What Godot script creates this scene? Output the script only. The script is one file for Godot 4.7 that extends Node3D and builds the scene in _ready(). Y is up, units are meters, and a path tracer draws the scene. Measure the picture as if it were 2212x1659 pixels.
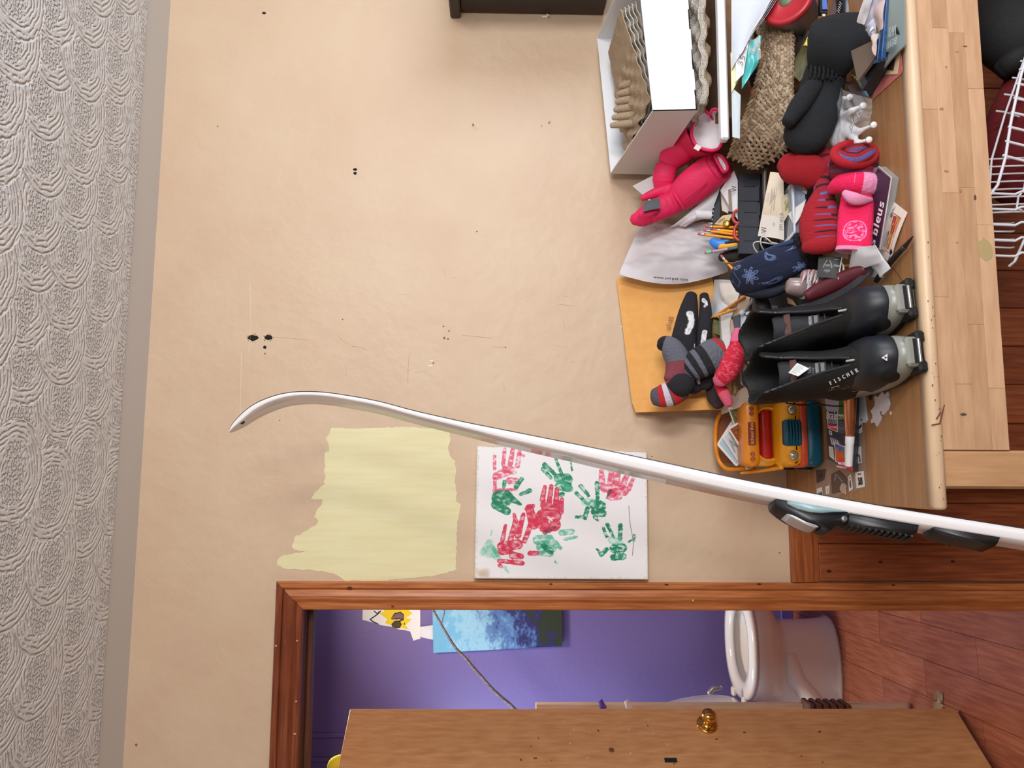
extends Node3D
# A hallway wall with a cluttered desk, photographed with the camera turned on its side: the ceiling is at the left of the frame.
const F := 1630.34
const EYE := Vector3(0, 1.52, 2.0545)
const H := 2.472
const DESK := 0.738
const UPV := Vector3.UP
var fw: Vector3
var rt: Vector3
var up: Vector3
var used := {}
var mats := {}
var noise := FastNoiseLite.new()
var rng := RandomNumberGenerator.new()

# ---------------------------------------------------------------- camera geometry: where a line of sight meets a real plane
func ray(px: float, py: float) -> Vector3:
	return fw + rt * ((829.5 - py) / F) + up * ((1106.0 - px) / F)
func Z(px: float, py: float, z: float) -> Vector3:
	var d := ray(px, py)
	return EYE + d * ((z - EYE.z) / d.z)
func Y(px: float, py: float, y: float) -> Vector3:
	var d := ray(px, py)
	return EYE + d * ((y - EYE.y) / d.y)
func mpp(p: Vector3) -> float:
	return (p - EYE).dot(fw) / F

# ---------------------------------------------------------------- meshes
class M:
	var v := PackedVector3Array()
	var t := PackedVector2Array()
	var g := PackedInt32Array()
	var cur := 1
	func tri(a: Vector3, b: Vector3, c: Vector3, ua := Vector2.ZERO, ub := Vector2.ZERO, uc := Vector2.ZERO) -> void:
		v.append(a); v.append(b); v.append(c)
		t.append(ua); t.append(ub); t.append(uc)
		g.append(cur); g.append(cur); g.append(cur)
	func quad(a: Vector3, b: Vector3, c: Vector3, d: Vector3, ua := Vector2.ZERO, ub := Vector2.ZERO, uc := Vector2.ZERO, ud := Vector2.ZERO) -> void:
		tri(a, b, c, ua, ub, uc)
		tri(a, c, d, ua, uc, ud)
	func start() -> int:
		cur += 1
		return v.size()
	func fix(s: int) -> void:
		var o := v[s]
		var vol := 0.0
		for i in range(s, v.size(), 3):
			vol += (v[i] - o).dot((v[i + 1] - o).cross(v[i + 2] - o))
		if vol > 0.0:
			for i in range(s, v.size(), 3):
				var a := v[i + 1]; v[i + 1] = v[i + 2]; v[i + 2] = a
				var b := t[i + 1]; t[i + 1] = t[i + 2]; t[i + 2] = b
	func face(pts: Array, mid: Vector3, uvs: Array = []) -> void:   # a flat polygon that looks away from mid
		cur += 1
		var n: Vector3 = (pts[1] - pts[0]).cross(pts[2] - pts[0])
		var c := Vector3.ZERO
		for p in pts: c += p
		var flip: bool = n.dot(c / pts.size() - mid) > 0.0
		for i in range(1, pts.size() - 1):
			var j := i + 1 if flip else i
			var k := i if flip else i + 1
			if uvs.is_empty(): tri(pts[0], pts[j], pts[k])
			else: tri(pts[0], pts[j], pts[k], uvs[0], uvs[j], uvs[k])

func box(m: M, c: Vector3, s: Vector3, bev := 0.002, ba := Basis.IDENTITY) -> void:
	var h := s / 2.0
	bev = minf(bev, minf(h.x, minf(h.y, h.z)) * 0.9)
	var i := Vector3(h.x - bev, h.y - bev, h.z - bev)
	for k in 3:
		var a := (k + 1) % 3
		var b := (k + 2) % 3
		for sg in [-1.0, 1.0]:
			var q := []
			var uv := []
			for e in [[-1, -1], [1, -1], [1, 1], [-1, 1]]:
				var p := Vector3.ZERO
				p[k] = sg * h[k]; p[a] = e[0] * i[a]; p[b] = e[1] * i[b]
				q.append(c + ba * p)
				uv.append(Vector2(e[0] * 0.5 + 0.5, 0.5 - e[1] * 0.5))
			m.face(q, c, uv)
		if bev > 0.0:
			for s1 in [-1.0, 1.0]:
				for s2 in [-1.0, 1.0]:
					var q := []
					for e in [[0, -1], [0, 1], [1, 1], [1, -1]]:
						var p := Vector3.ZERO
						p[k] = e[1] * i[k]
						p[a] = s1 * (h[a] if e[0] == 0 else i[a])
						p[b] = s2 * (i[b] if e[0] == 0 else h[b])
						q.append(c + ba * p)
					m.face(q, c)
	if bev > 0.0:
		for x in [-1.0, 1.0]:
			for y in [-1.0, 1.0]:
				for z in [-1.0, 1.0]:
					m.face([c + ba * Vector3(x * h.x, y * i.y, z * i.z), c + ba * Vector3(x * i.x, y * h.y, z * i.z), c + ba * Vector3(x * i.x, y * i.y, z * h.z)], c)

func span(m: M, a: Vector3, b: Vector3, bev := 0.002) -> void:     # a box between two corners
	box(m, (a + b) / 2.0, (b - a).abs(), bev)

func hexa(m: M, f: Array, back: Vector3) -> void:                 # four front corners pushed along a vector
	var q := []
	for p in f: q.append(p + back)
	var c := Vector3.ZERO
	for p in f: c += p / 4.0
	c += back / 2.0
	var uv := [Vector2(0, 0), Vector2(1, 0), Vector2(1, 1), Vector2(0, 1)]
	m.face(f, c, uv)
	m.face(q, c, uv)
	for i in 4:
		var j := (i + 1) % 4
		m.face([f[i], f[j], q[j], q[i]], c, [Vector2(0.01, 0.97), Vector2(0.02, 0.97), Vector2(0.02, 0.98), Vector2(0.01, 0.98)])

func loft(m: M, rings: Array, cap0 := true, cap1 := true) -> void:
	var s := m.start()
	var n: int = rings[0].size()
	var k := rings.size()
	for i in k - 1:
		var a: PackedVector3Array = rings[i]
		var b: PackedVector3Array = rings[i + 1]
		var v0 := float(i) / (k - 1)
		var v1 := float(i + 1) / (k - 1)
		for j in n:
			var l := (j + 1) % n
			var u0 := float(j) / n
			var u1 := float(j + 1) / n
			m.quad(a[j], a[l], b[l], b[j], Vector2(u0, v0), Vector2(u1, v0), Vector2(u1, v1), Vector2(u0, v1))
	for e in 2:
		if not [cap0, cap1][e]: continue
		var r: PackedVector3Array = rings[0 if e == 0 else k - 1]
		var c := Vector3.ZERO
		for p in r: c += p / n
		for j in n:
			if e == 0: m.tri(c, r[(j + 1) % n], r[j], Vector2(0.5, 0), Vector2(0.5, 0), Vector2(0.5, 0))
			else: m.tri(c, r[j], r[(j + 1) % n], Vector2(0.5, 1), Vector2(0.5, 1), Vector2(0.5, 1))
	m.fix(s)

func frames(p: Array) -> Array:
	var out := []
	var n := p.size()
	var ref := Vector3(0.31, 0.87, 0.38)
	for i in n:
		var tg: Vector3 = (p[mini(i + 1, n - 1)] - p[maxi(i - 1, 0)]).normalized()
		if i == 0 and absf(tg.dot(ref)) > 0.95: ref = Vector3(1, 0, 0)
		var a := (ref - tg * ref.dot(tg)).normalized()
		ref = a
		out.append([a, tg.cross(a), tg])
	return out

func tube(m: M, p: Array, r, n := 10, rounded := true) -> void:
	var fr := frames(p)
	var rings := []
	var k := p.size()
	var rr := []
	for i in k: rr.append(r[i] if r is Array else r)
	if rounded:
		for e in [0.0, 0.5, 0.8]:
			rings.append(circle(p[0] - fr[0][2] * rr[0] * (1.0 - e) * 0.8, fr[0], rr[0] * maxf(sqrt(1.0 - (1.0 - e) * (1.0 - e)), 0.05), n))
	for i in k: rings.append(circle(p[i], fr[i], rr[i], n))
	if rounded:
		for e in [0.8, 0.5, 0.0]:
			rings.append(circle(p[k - 1] + fr[k - 1][2] * rr[k - 1] * (1.0 - e) * 0.8, fr[k - 1], rr[k - 1] * maxf(sqrt(1.0 - (1.0 - e) * (1.0 - e)), 0.05), n))
	loft(m, rings)

func circle(c: Vector3, f: Array, r: float, n: int) -> PackedVector3Array:
	var o := PackedVector3Array()
	for j in n:
		var a := TAU * j / n
		o.append(c + f[0] * cos(a) * r + f[1] * sin(a) * r)
	return o

func lathe(m: M, prof: Array, xf: Transform3D, n := 28) -> void:  # prof: [radius, height] from bottom to top
	var rings := []
	for q in prof:
		var o := PackedVector3Array()
		for j in n:
			var a := TAU * j / n
			o.append(xf * Vector3(cos(a) * maxf(q[0], 0.0002), q[1], sin(a) * maxf(q[0], 0.0002)))
		rings.append(o)
	loft(m, rings)

func crisp(m: M, prof: Array, xf: Transform3D, n := 28) -> void:   # the same with a hard edge at every ring
	for i in prof.size() - 1:
		m.start()
		for j in n:
			var a := TAU * j / n
			var b := TAU * (j + 1) / n
			var q := []
			for e in [[i, a], [i, b], [i + 1, b], [i + 1, a]]:
				var w: Array = prof[e[0]]
				q.append(xf * Vector3(cos(e[1]) * w[0], w[1], sin(e[1]) * w[0]))
			m.quad(q[0], q[1], q[2], q[3])

func prism(m: M, pts: PackedVector2Array, xf: Transform3D, depth: float) -> void:   # outline in local x, y; front at z = 0, back at -depth
	var lo := pts[0]
	var hi := pts[0]
	for p in pts:
		lo = lo.min(p); hi = hi.max(p)
	var sz := hi - lo
	var s := m.start()
	var idx := Geometry2D.triangulate_polygon(pts)
	for i in range(0, idx.size(), 3):
		var a := pts[idx[i]]; var b := pts[idx[i + 1]]; var c := pts[idx[i + 2]]
		var ua := (a - lo) / sz; var ub := (b - lo) / sz; var uc := (c - lo) / sz
		m.tri(xf * Vector3(a.x, a.y, 0), xf * Vector3(b.x, b.y, 0), xf * Vector3(c.x, c.y, 0), ua, ub, uc)
	m.cur += 1
	for i in range(0, idx.size(), 3):
		var a := pts[idx[i]]; var b := pts[idx[i + 1]]; var c := pts[idx[i + 2]]
		m.tri(xf * Vector3(a.x, a.y, -depth), xf * Vector3(c.x, c.y, -depth), xf * Vector3(b.x, b.y, -depth), (a - lo) / sz, (c - lo) / sz, (b - lo) / sz)
	var ccw := not Geometry2D.is_polygon_clockwise(pts)
	# triangulate_polygon keeps the outline's winding
	for i in pts.size():
		m.cur += 1
		var a := pts[i]; var b := pts[(i + 1) % pts.size()]
		var q := [xf * Vector3(a.x, a.y, 0), xf * Vector3(a.x, a.y, -depth), xf * Vector3(b.x, b.y, -depth), xf * Vector3(b.x, b.y, 0)]
		m.quad(q[0], q[1], q[2], q[3], (a - lo) / sz, (a - lo) / sz, (b - lo) / sz, (b - lo) / sz)
	m.fix(s)
	if not ccw: pass

func sheet(m: M, f: Callable, nu: int, nv: int, th: float) -> void:
	var s := m.start()
	var P := []
	for i in nu + 1:
		for j in nv + 1: P.append(f.call(float(i) / nu, float(j) / nv))
	var N := []
	for i in nu + 1:
		for j in nv + 1:
			var du: Vector3 = P[mini(i + 1, nu) * (nv + 1) + j] - P[maxi(i - 1, 0) * (nv + 1) + j]
			var dv: Vector3 = P[i * (nv + 1) + mini(j + 1, nv)] - P[i * (nv + 1) + maxi(j - 1, 0)]
			N.append(du.cross(dv).normalized() * th)
	for side in 2:
		m.cur += 1
		for i in nu:
			for j in nv:
				var id := [i * (nv + 1) + j, (i + 1) * (nv + 1) + j, (i + 1) * (nv + 1) + j + 1, i * (nv + 1) + j + 1]
				var uv := [Vector2(float(i) / nu, float(j) / nv), Vector2(float(i + 1) / nu, float(j) / nv), Vector2(float(i + 1) / nu, float(j + 1) / nv), Vector2(float(i) / nu, float(j + 1) / nv)]
				var q := []
				for d in id: q.append(P[d] + (N[d] if side else Vector3.ZERO))
				if side: m.quad(q[0], q[1], q[2], q[3], uv[0], uv[1], uv[2], uv[3])
				else: m.quad(q[0], q[3], q[2], q[1], uv[0], uv[3], uv[2], uv[1])
	m.cur += 1
	var rim := []
	for i in nu: rim.append([i * (nv + 1), (i + 1) * (nv + 1), Vector2(float(i) / nu, 0)])
	for j in nv: rim.append([nu * (nv + 1) + j, nu * (nv + 1) + j + 1, Vector2(1, float(j) / nv)])
	for i in range(nu, 0, -1): rim.append([i * (nv + 1) + nv, (i - 1) * (nv + 1) + nv, Vector2(float(i) / nu, 1)])
	for j in range(nv, 0, -1): rim.append([j, j - 1, Vector2(0, float(j) / nv)])
	for e in rim:
		m.quad(P[e[0]], P[e[1]], P[e[1]] + N[e[1]], P[e[0]] + N[e[0]], e[2], e[2], e[2], e[2])
	m.fix(s)

func bil(q: Array, u: float, v: float) -> Vector3:   # q: 00, 10, 11, 01
	return q[0].lerp(q[1], u).lerp(q[3].lerp(q[2], u), v)

func paper(m: M, q: Array, th := 0.0004, bulge := 0.0, n := 10, wav := 0.0, sd := 0.0) -> void:
	var nrm: Vector3 = (q[1] - q[0]).cross(q[3] - q[0]).normalized()
	if nrm.dot(EYE - q[0]) < 0.0: nrm = -nrm
	sheet(m, func(u, v): return bil(q, u, v) + nrm * (bulge * 4.0 * u * (1.0 - u) * (0.4 + 2.4 * v * (1.0 - v)) + wav * noise.get_noise_3d(u * 60.0 + sd, v * 60.0, sd * 7.0)), n, n, th)

func cat(p: Array, i: int, x: float) -> Array:      # Catmull-Rom through rows of numbers
	var n := p.size()
	var a: Array = p[maxi(i - 1, 0)]; var b: Array = p[i]; var c: Array = p[mini(i + 1, n - 1)]; var d: Array = p[mini(i + 2, n - 1)]
	var o := []
	for k in b.size():
		o.append(0.5 * (2.0 * b[k] + (c[k] - a[k]) * x + (2.0 * a[k] - 5.0 * b[k] + 4.0 * c[k] - d[k]) * x * x + (3.0 * b[k] - a[k] - 3.0 * c[k] + d[k]) * x * x * x))
	return o

# A soft flattened body along a path. rows: [px, py, z, half width in photo pixels, half thickness in metres]; the path is turned into world points first.
func soft(m: M, rows: Array, amp := 0.0, freq := 40.0, per := 7, n := 26, open_end := false, round0 := 0.8, round1 := 0.8, ripple := 0.0, ripn := 0.0, pw := 0.85) -> Array:
	var w := []
	for r in rows:
		var p := Z(r[0], r[1], r[2])
		w.append([p.x, p.y, p.z, r[3] * mpp(p), r[4]])
	var s := []
	for i in w.size() - 1:
		for k in per: s.append(cat(w, i, float(k) / per))
	s.append(w[w.size() - 1])
	var c := []
	for r in s: c.append([Vector3(r[0], r[1], r[2]), r[3], r[4]])
	var k := c.size()
	var rings := []
	var last := []
	for i in k:
		var P: Vector3 = c[i][0]
		var T: Vector3 = (c[mini(i + 1, k - 1)][0] - c[maxi(i - 1, 0)][0]).normalized()
		var V := (EYE - P).normalized()
		var S := T.cross(V).normalized()
		var N := S.cross(T).normalized()
		if N.dot(V) < 0.0: N = -N
		var a: float = c[i][1]
		var b: float = c[i][2]
		var rp := 1.0 + ripple * sin(ripn * TAU * i / k)
		if i == 0 and round0 > 0.0:
			for e in [1.0, 0.92, 0.7, 0.4]:
				rings.append(oval(P - T * a * round0 * e, S, N, a * maxf(sqrt(1.0 - e * e), 0.04), b * maxf(sqrt(1.0 - e * e), 0.04), n, amp, freq, pw))
		rings.append(oval(P, S, N, a * rp, b * rp, n, amp, freq, pw))
		last = [P, S, N, a, b, T]
		if i == k - 1 and round1 > 0.0 and not open_end:
			for e in [0.4, 0.7, 0.92, 1.0]:
				rings.append(oval(P + T * a * round1 * e, S, N, a * maxf(sqrt(1.0 - e * e), 0.04), b * maxf(sqrt(1.0 - e * e), 0.04), n, amp, freq, pw))
	if open_end:
		for e in [[0.93, 0.002], [0.86, 0.0], [0.82, -0.01], [0.72, -0.03]]:
			rings.append(oval(last[0] + last[5] * e[1], last[1], last[2], last[3] * e[0], last[4] * e[0], n, amp, freq, pw))
	loft(m, rings)
	return last

func oval(p: Vector3, S: Vector3, N: Vector3, a: float, b: float, n: int, amp: float, freq: float, pw := 0.85) -> PackedVector3Array:
	var o := PackedVector3Array()
	for j in n:
		var th := TAU * j / n
		var cx := cos(th); var sy := sin(th)
		var d := S * signf(cx) * pow(absf(cx), pw) * a + N * signf(sy) * pow(absf(sy), pw) * b
		var q := p + d
		if amp > 0.0:
			q += d.normalized() * amp * noise.get_noise_3d(q.x * freq * 10.0, q.y * freq * 10.0, q.z * freq * 10.0) * minf(1.0, b / 0.008)
		o.append(q)
	return o

func net(m: M, lo: Vector3, hi: Vector3, cell: float, f: Callable) -> void:   # surface nets of a signed distance
	var s := m.start()
	var nx := int(ceil((hi.x - lo.x) / cell)) + 1
	var ny := int(ceil((hi.y - lo.y) / cell)) + 1
	var nz := int(ceil((hi.z - lo.z) / cell)) + 1
	var g := PackedFloat32Array()
	g.resize(nx * ny * nz)
	for z in nz:
		for y in ny:
			for x in nx:
				g[(z * ny + y) * nx + x] = f.call(lo + Vector3(x, y, z) * cell)
	var at := PackedInt32Array()
	at.resize(nx * ny * nz)
	at.fill(-1)
	var P := PackedVector3Array()
	var off := [0, 1, nx, nx + 1, nx * ny, nx * ny + 1, nx * ny + nx, nx * ny + nx + 1]
	var ed := [[0, 1], [0, 2], [0, 4], [1, 3], [1, 5], [2, 3], [2, 6], [3, 7], [4, 5], [4, 6], [5, 7], [6, 7]]
	var cp := []
	for i in 8: cp.append(Vector3(i & 1, (i >> 1) & 1, i >> 2))
	for z in nz - 1:
		for y in ny - 1:
			for x in nx - 1:
				var b := (z * ny + y) * nx + x
				var k := 0
				for i in 8:
					if g[b + off[i]] < 0.0: k += 1
				if k == 0 or k == 8: continue
				var sum := Vector3.ZERO
				var c := 0
				for e in ed:
					var d0 := g[b + off[e[0]]]; var d1 := g[b + off[e[1]]]
					if (d0 < 0.0) != (d1 < 0.0):
						sum += cp[e[0]].lerp(cp[e[1]], d0 / (d0 - d1)); c += 1
				at[b] = P.size()
				P.append(lo + (Vector3(x, y, z) + sum / c) * cell)
	var st := [1, nx, nx * ny]
	for z in range(1, nz - 1):
		for y in range(1, ny - 1):
			for x in range(1, nx - 1):
				var b := (z * ny + y) * nx + x
				for k in 3:
					if (g[b] < 0.0) == (g[b + st[k]] < 0.0): continue
					var u: int = st[(k + 1) % 3]; var w: int = st[(k + 2) % 3]
					var q := [at[b - u - w], at[b - w], at[b], at[b - u]]
					if q.min() < 0: continue
					if g[b] < 0.0: m.quad(P[q[0]], P[q[3]], P[q[2]], P[q[1]])
					else: m.quad(P[q[0]], P[q[1]], P[q[2]], P[q[3]])
	m.fix(s)

static func cap(p: Vector3, a: Vector3, b: Vector3, ra: float, rb: float) -> float:
	var ab := b - a
	var h := clampf((p - a).dot(ab) / ab.length_squared(), 0.0, 1.0)
	return (p - a - ab * h).length() - lerpf(ra, rb, h)
static func smin(a: float, b: float, k: float) -> float:
	var h := clampf(0.5 + 0.5 * (b - a) / k, 0.0, 1.0)
	return lerpf(b, a, h) - k * h * (1.0 - h)

# ---------------------------------------------------------------- nodes
func org(n: Node) -> Vector3:
	var p := Vector3.ZERO
	while n != self:
		p += n.position
		n = n.get_parent()
	return p
func numbered(s: String) -> String:
	if not used.has(s):
		used[s] = 0
		return s
	used[s] += 1
	return "%s_%03d" % [s, used[s]]
func arr(m: M, c: Vector3) -> ArrayMesh:
	var st := SurfaceTool.new()
	st.begin(Mesh.PRIMITIVE_TRIANGLES)
	for i in m.v.size():
		st.set_smooth_group(m.g[i])
		st.set_uv(m.t[i])
		st.add_vertex(m.v[i] - c)
	st.generate_normals()
	st.index()
	return st.commit()
func put(m: M, nm: String, mat: Material, parent: Node = self) -> MeshInstance3D:
	var lo := m.v[0]
	var hi := m.v[0]
	for p in m.v:
		lo = lo.min(p); hi = hi.max(p)
	var c := Vector3((lo.x + hi.x) / 2.0, lo.y, (lo.z + hi.z) / 2.0)
	var o := MeshInstance3D.new()
	o.name = numbered(nm) if parent == self else nm
	o.mesh = arr(m, c)
	o.material_override = mat
	parent.add_child(o, true)
	o.position = c - (org(parent) if parent != self else Vector3.ZERO)
	return o
func tag(o: Node, label: String, category: String, group := "") -> Node:
	o.set_meta("label", label)
	o.set_meta("category", category)
	if group: o.set_meta("group", group)
	return o
func thing(nm: String, label: String, category: String, at: Vector3, group := "") -> Node3D:
	var o := Node3D.new()
	o.name = numbered(nm)
	add_child(o)
	o.position = at
	tag(o, label, category, group)
	return o
func struct(m: M, nm: String, mat: Material) -> MeshInstance3D:
	var o := put(m, nm, mat)
	o.set_meta("kind", "structure")
	return o
func text(s: String, p0: Vector3, p1: Vector3, n: Vector3, mat: Material, parent: Node, squash := 1.0, face := "Droid Sans", wt := 700, off := 0.0006, kk := 0.0) -> void:
	var tm := TextMesh.new()
	var f := SystemFont.new()
	f.font_names = PackedStringArray([face])
	f.font_weight = wt
	tm.font = f
	tm.text = s
	tm.font_size = 32
	tm.pixel_size = 0.01
	tm.depth = 0.02
	tm.curve_step = 1.0
	var w: float = maxf(tm.get_aabb().size.x, 0.01)
	var k := (p1 - p0).length() / w if kk == 0.0 else kk
	var x := (p1 - p0).normalized()
	var z := (n - x * n.dot(x)).normalized()
	var y := z.cross(x)
	var o := MeshInstance3D.new()
	o.name = "lettering"
	o.mesh = tm
	o.material_override = mat
	parent.add_child(o, true)
	o.transform = Transform3D(Basis(x * k, y * k * squash, z * minf(k, 0.02)), (p0 + p1) / 2.0 + z * off - org(parent))

# ---------------------------------------------------------------- materials
func mt(c: Color, rough := 0.7, metal := 0.0, key := "") -> StandardMaterial3D:
	var id := "%s|%.2f|%.2f|%s" % [c.to_html(), rough, metal, key]
	if not mats.has(id):
		var m := StandardMaterial3D.new()
		m.albedo_color = c
		m.roughness = rough
		m.metallic = metal
		mats[id] = m
	return mats[id]
func rgb(r: float, g: float, b: float) -> Color:
	return Color(r / 255.0, g / 255.0, b / 255.0)
func ntex(fr: float, oct: int, sd: int, c0: Color, c1: Color, size := 512, normal := false, kind := FastNoiseLite.TYPE_SIMPLEX_SMOOTH, stops: Array = []) -> NoiseTexture2D:
	var f := FastNoiseLite.new()
	f.seed = sd
	f.frequency = fr
	f.noise_type = kind
	f.fractal_octaves = oct
	var t := NoiseTexture2D.new()
	t.width = size; t.height = size
	t.seamless = true
	t.noise = f
	if normal:
		t.as_normal_map = true
		t.bump_strength = 6.0
	else:
		var g := Gradient.new()
		g.set_color(0, c0); g.set_color(1, c1)
		for s in stops: g.add_point(s[0], s[1])
		t.color_ramp = g
	return t
var _cloth_n: NoiseTexture2D
func cloth(c: Color, rough := 0.9, k := 0.5, sc := 60.0) -> StandardMaterial3D:
	var id := "cloth%s%.2f%.2f%.0f" % [c.to_html(), rough, k, sc]
	if not mats.has(id):
		if _cloth_n == null: _cloth_n = ntex(0.06, 3, 5, Color.BLACK, Color.WHITE, 256, true)
		var m := StandardMaterial3D.new()
		m.albedo_color = c
		m.roughness = rough
		m.normal_enabled = true
		m.normal_texture = _cloth_n
		m.normal_scale = k
		m.uv1_triplanar = true
		m.uv1_scale = Vector3.ONE * sc / 4.0
		mats[id] = m
	return mats[id]
func wood(key: String, c0: Color, c1: Color, sc: Vector3, rough := 0.5, sd := 1, bump := 0.0, mid: Array = []) -> StandardMaterial3D:
	if not mats.has(key):
		var m := StandardMaterial3D.new()
		m.albedo_texture = ntex(0.012, 5, sd, c0, c1, 512, false, FastNoiseLite.TYPE_SIMPLEX_SMOOTH, mid)
		m.roughness = rough
		m.uv1_triplanar = true
		m.uv1_scale = sc
		mats[key] = m
	return mats[key]
func pic(img: Image, rough := 0.8, alpha := false) -> StandardMaterial3D:
	var m := StandardMaterial3D.new()
	m.albedo_texture = ImageTexture.create_from_image(img)
	m.roughness = rough
	if alpha: m.transparency = BaseMaterial3D.TRANSPARENCY_ALPHA
	return m
func clear(c: Color, a: float, rough := 0.06) -> StandardMaterial3D:
	var id := "clear%s%.2f%.2f" % [c.to_html(), a, rough]
	if not mats.has(id):
		var m := StandardMaterial3D.new()
		m.albedo_color = Color(c.r, c.g, c.b, a)
		m.roughness = rough
		m.transparency = BaseMaterial3D.TRANSPARENCY_ALPHA
		mats[id] = m
	return mats[id]

# ---------------------------------------------------------------- painting flat print into images
func im(w: int, h: int, c: Color) -> Image:
	var i := Image.create(w, h, false, Image.FORMAT_RGBA8)
	i.fill(c)
	return i
func pcap(i: Image, a: Vector2, b: Vector2, ra: float, rb: float, c: Color, edge := 1.2, grain := 0.0, lo := 0.0) -> void:
	var r := maxf(ra, rb) + edge + 1.0
	var x0 := maxi(int(minf(a.x, b.x) - r), 0); var x1 := mini(int(maxf(a.x, b.x) + r), i.get_width() - 1)
	var y0 := maxi(int(minf(a.y, b.y) - r), 0); var y1 := mini(int(maxf(a.y, b.y) + r), i.get_height() - 1)
	var ab := b - a
	var l2 := maxf(ab.length_squared(), 0.0001)
	for y in range(y0, y1 + 1):
		for x in range(x0, x1 + 1):
			var p := Vector2(x, y)
			var h := clampf((p - a).dot(ab) / l2, 0.0, 1.0)
			var d := (p - a - ab * h).length() - lerpf(ra, rb, h)
			if grain > 0.0: d += noise.get_noise_2d(x * 9.0, y * 9.0) * grain * 3.6
			if d > edge: continue
			var k := clampf((edge - d) / (edge * 2.0), 0.0, 1.0) * c.a
			if grain > 0.0: k *= clampf(0.75 + grain * 1.6 * noise.get_noise_2d(x * 2.6 + 300.0, y * 4.2) + (0.35 if d > -3.5 else 0.0), lo, 1.0)
			i.set_pixel(x, y, i.get_pixel(x, y).lerp(Color(c.r, c.g, c.b, 1.0), k))
func pline(i: Image, pts: Array, r: float, c: Color) -> void:
	for k in pts.size() - 1: pcap(i, pts[k], pts[k + 1], r, r, c, 0.9)
func ppoly(i: Image, pts: Array, c: Color) -> void:
	var y0 := 1e9
	var y1 := -1e9
	for p in pts:
		y0 = minf(y0, p.y); y1 = maxf(y1, p.y)
	for y in range(maxi(int(y0), 0), mini(int(y1) + 1, i.get_height())):
		var xs := []
		for k in pts.size():
			var a: Vector2 = pts[k]; var b: Vector2 = pts[(k + 1) % pts.size()]
			if (a.y <= y + 0.5) != (b.y <= y + 0.5): xs.append(a.x + (y + 0.5 - a.y) / (b.y - a.y) * (b.x - a.x))
		xs.sort()
		for k in range(0, xs.size() - 1, 2): i.fill_rect(Rect2i(int(xs[k]), y, int(xs[k + 1]) - int(xs[k]) + 1, 1), c)

# ---------------------------------------------------------------- the scene
func _ready() -> void:
	rng.seed = 7
	noise.seed = 3
	noise.frequency = 0.01
	noise.fractal_octaves = 3
	var ya := 0.117
	var pi := 0.0193
	var ro := 0.0078
	fw = Vector3(sin(ya) * cos(pi), -sin(pi), -cos(ya) * cos(pi))
	var r0 := Vector3(cos(ya), 0, sin(ya))
	var u0 := r0.cross(fw)
	rt = r0 * cos(ro) + u0 * sin(ro)
	up = u0 * cos(ro) - r0 * sin(ro)
	var cam := Camera3D.new()
	cam.name = "camera"
	add_child(cam)
	cam.transform = Transform3D(Basis(-up, rt, -fw), EYE)
	cam.fov = rad_to_deg(2.0 * atan(829.5 / F))
	cam.near = 0.05
	cam.current = true
	var we := WorldEnvironment.new()
	we.name = "environment"
	var e := Environment.new()
	e.background_mode = Environment.BG_SKY
	var sky := Sky.new()
	var sm := ProceduralSkyMaterial.new()
	sm.sky_top_color = Color(0.55, 0.70, 0.92)
	sm.sky_horizon_color = Color(0.86, 0.90, 0.95)
	sm.ground_bottom_color = Color(0.45, 0.45, 0.42)
	sm.ground_horizon_color = Color(0.80, 0.82, 0.84)
	sm.energy_multiplier = 0.5
	sky.sky_material = sm
	e.sky = sky
	e.tonemap_mode = Environment.TONE_MAPPER_LINEAR
	e.tonemap_exposure = 0.84
	e.sdfgi_enabled = true
	e.ssao_enabled = true
	e.ssil_enabled = true
	we.environment = e
	add_child(we)
	# the room's window behind the camera at the right (two panes), a side window, and the bathroom's own window
	daylight("daylight_window", Vector3(1.60, 1.80, 3.15), Vector3(0.1, 1.5, 0.0), Vector2(0.34, 1.05), 5.2, Color(1.0, 0.985, 0.975))
	daylight("daylight_window_pane", Vector3(0.86, 1.80, 3.15), Vector3(0.1, 1.5, 0.0), Vector2(0.34, 1.05), 2.8, Color(1.0, 0.985, 0.975))
	daylight("daylight_right_window", Vector3(2.36, 1.35, 1.7), Vector3(0.2, 2.2, 0.6), Vector2(0.9, 0.8), 3.5, Color(0.90, 0.95, 1.0))
	daylight("daylight_side_window", Vector3(-2.16, 1.55, 1.9), Vector3(0.3, 1.4, 0.0), Vector2(0.9, 0.9), 0.7, Color(1.0, 0.95, 0.90))
	daylight("daylight_bathroom", Vector3(-1.62, 1.55, -1.35), Vector3(0.0, 0.3, -1.3), Vector2(0.5, 0.7), 1.5, Color(0.80, 0.90, 1.0))
	daylight("bathroom_lamp_light", Vector3(-0.55, 2.36, -0.95), Vector3(-0.55, 0.0, -0.951), Vector2(0.3, 0.3), 3.0, Color(1.0, 0.94, 0.86))
	room()
	door_frame()
	bathroom()
	wall_marks()
	desk()
	painting()
	ski()
	boxes()
	mittens()
	paper_side()
	pencils()
	front_pile()
	bandana()
	left_bin()
	socks()
	boots()
	school_bus()
	left_front()
	under_desk()
	right_stack()

func daylight(nm: String, at: Vector3, to: Vector3, size: Vector2, en: float, c: Color) -> void:
	var l := AreaLight3D.new()
	l.name = nm
	l.area_size = size
	l.light_energy = en
	l.light_color = c
	l.area_range = 12.0
	l.area_attenuation = 2.0
	l.shadow_enabled = true
	add_child(l)
	l.look_at_from_position(at, to)

var WALLC := rgb(213, 190, 160)
var XO := -0.37      # right edge of the door opening
var YO := 2.03       # top edge of the door opening
const XH := -1.07    # hinge side of the door opening

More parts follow.
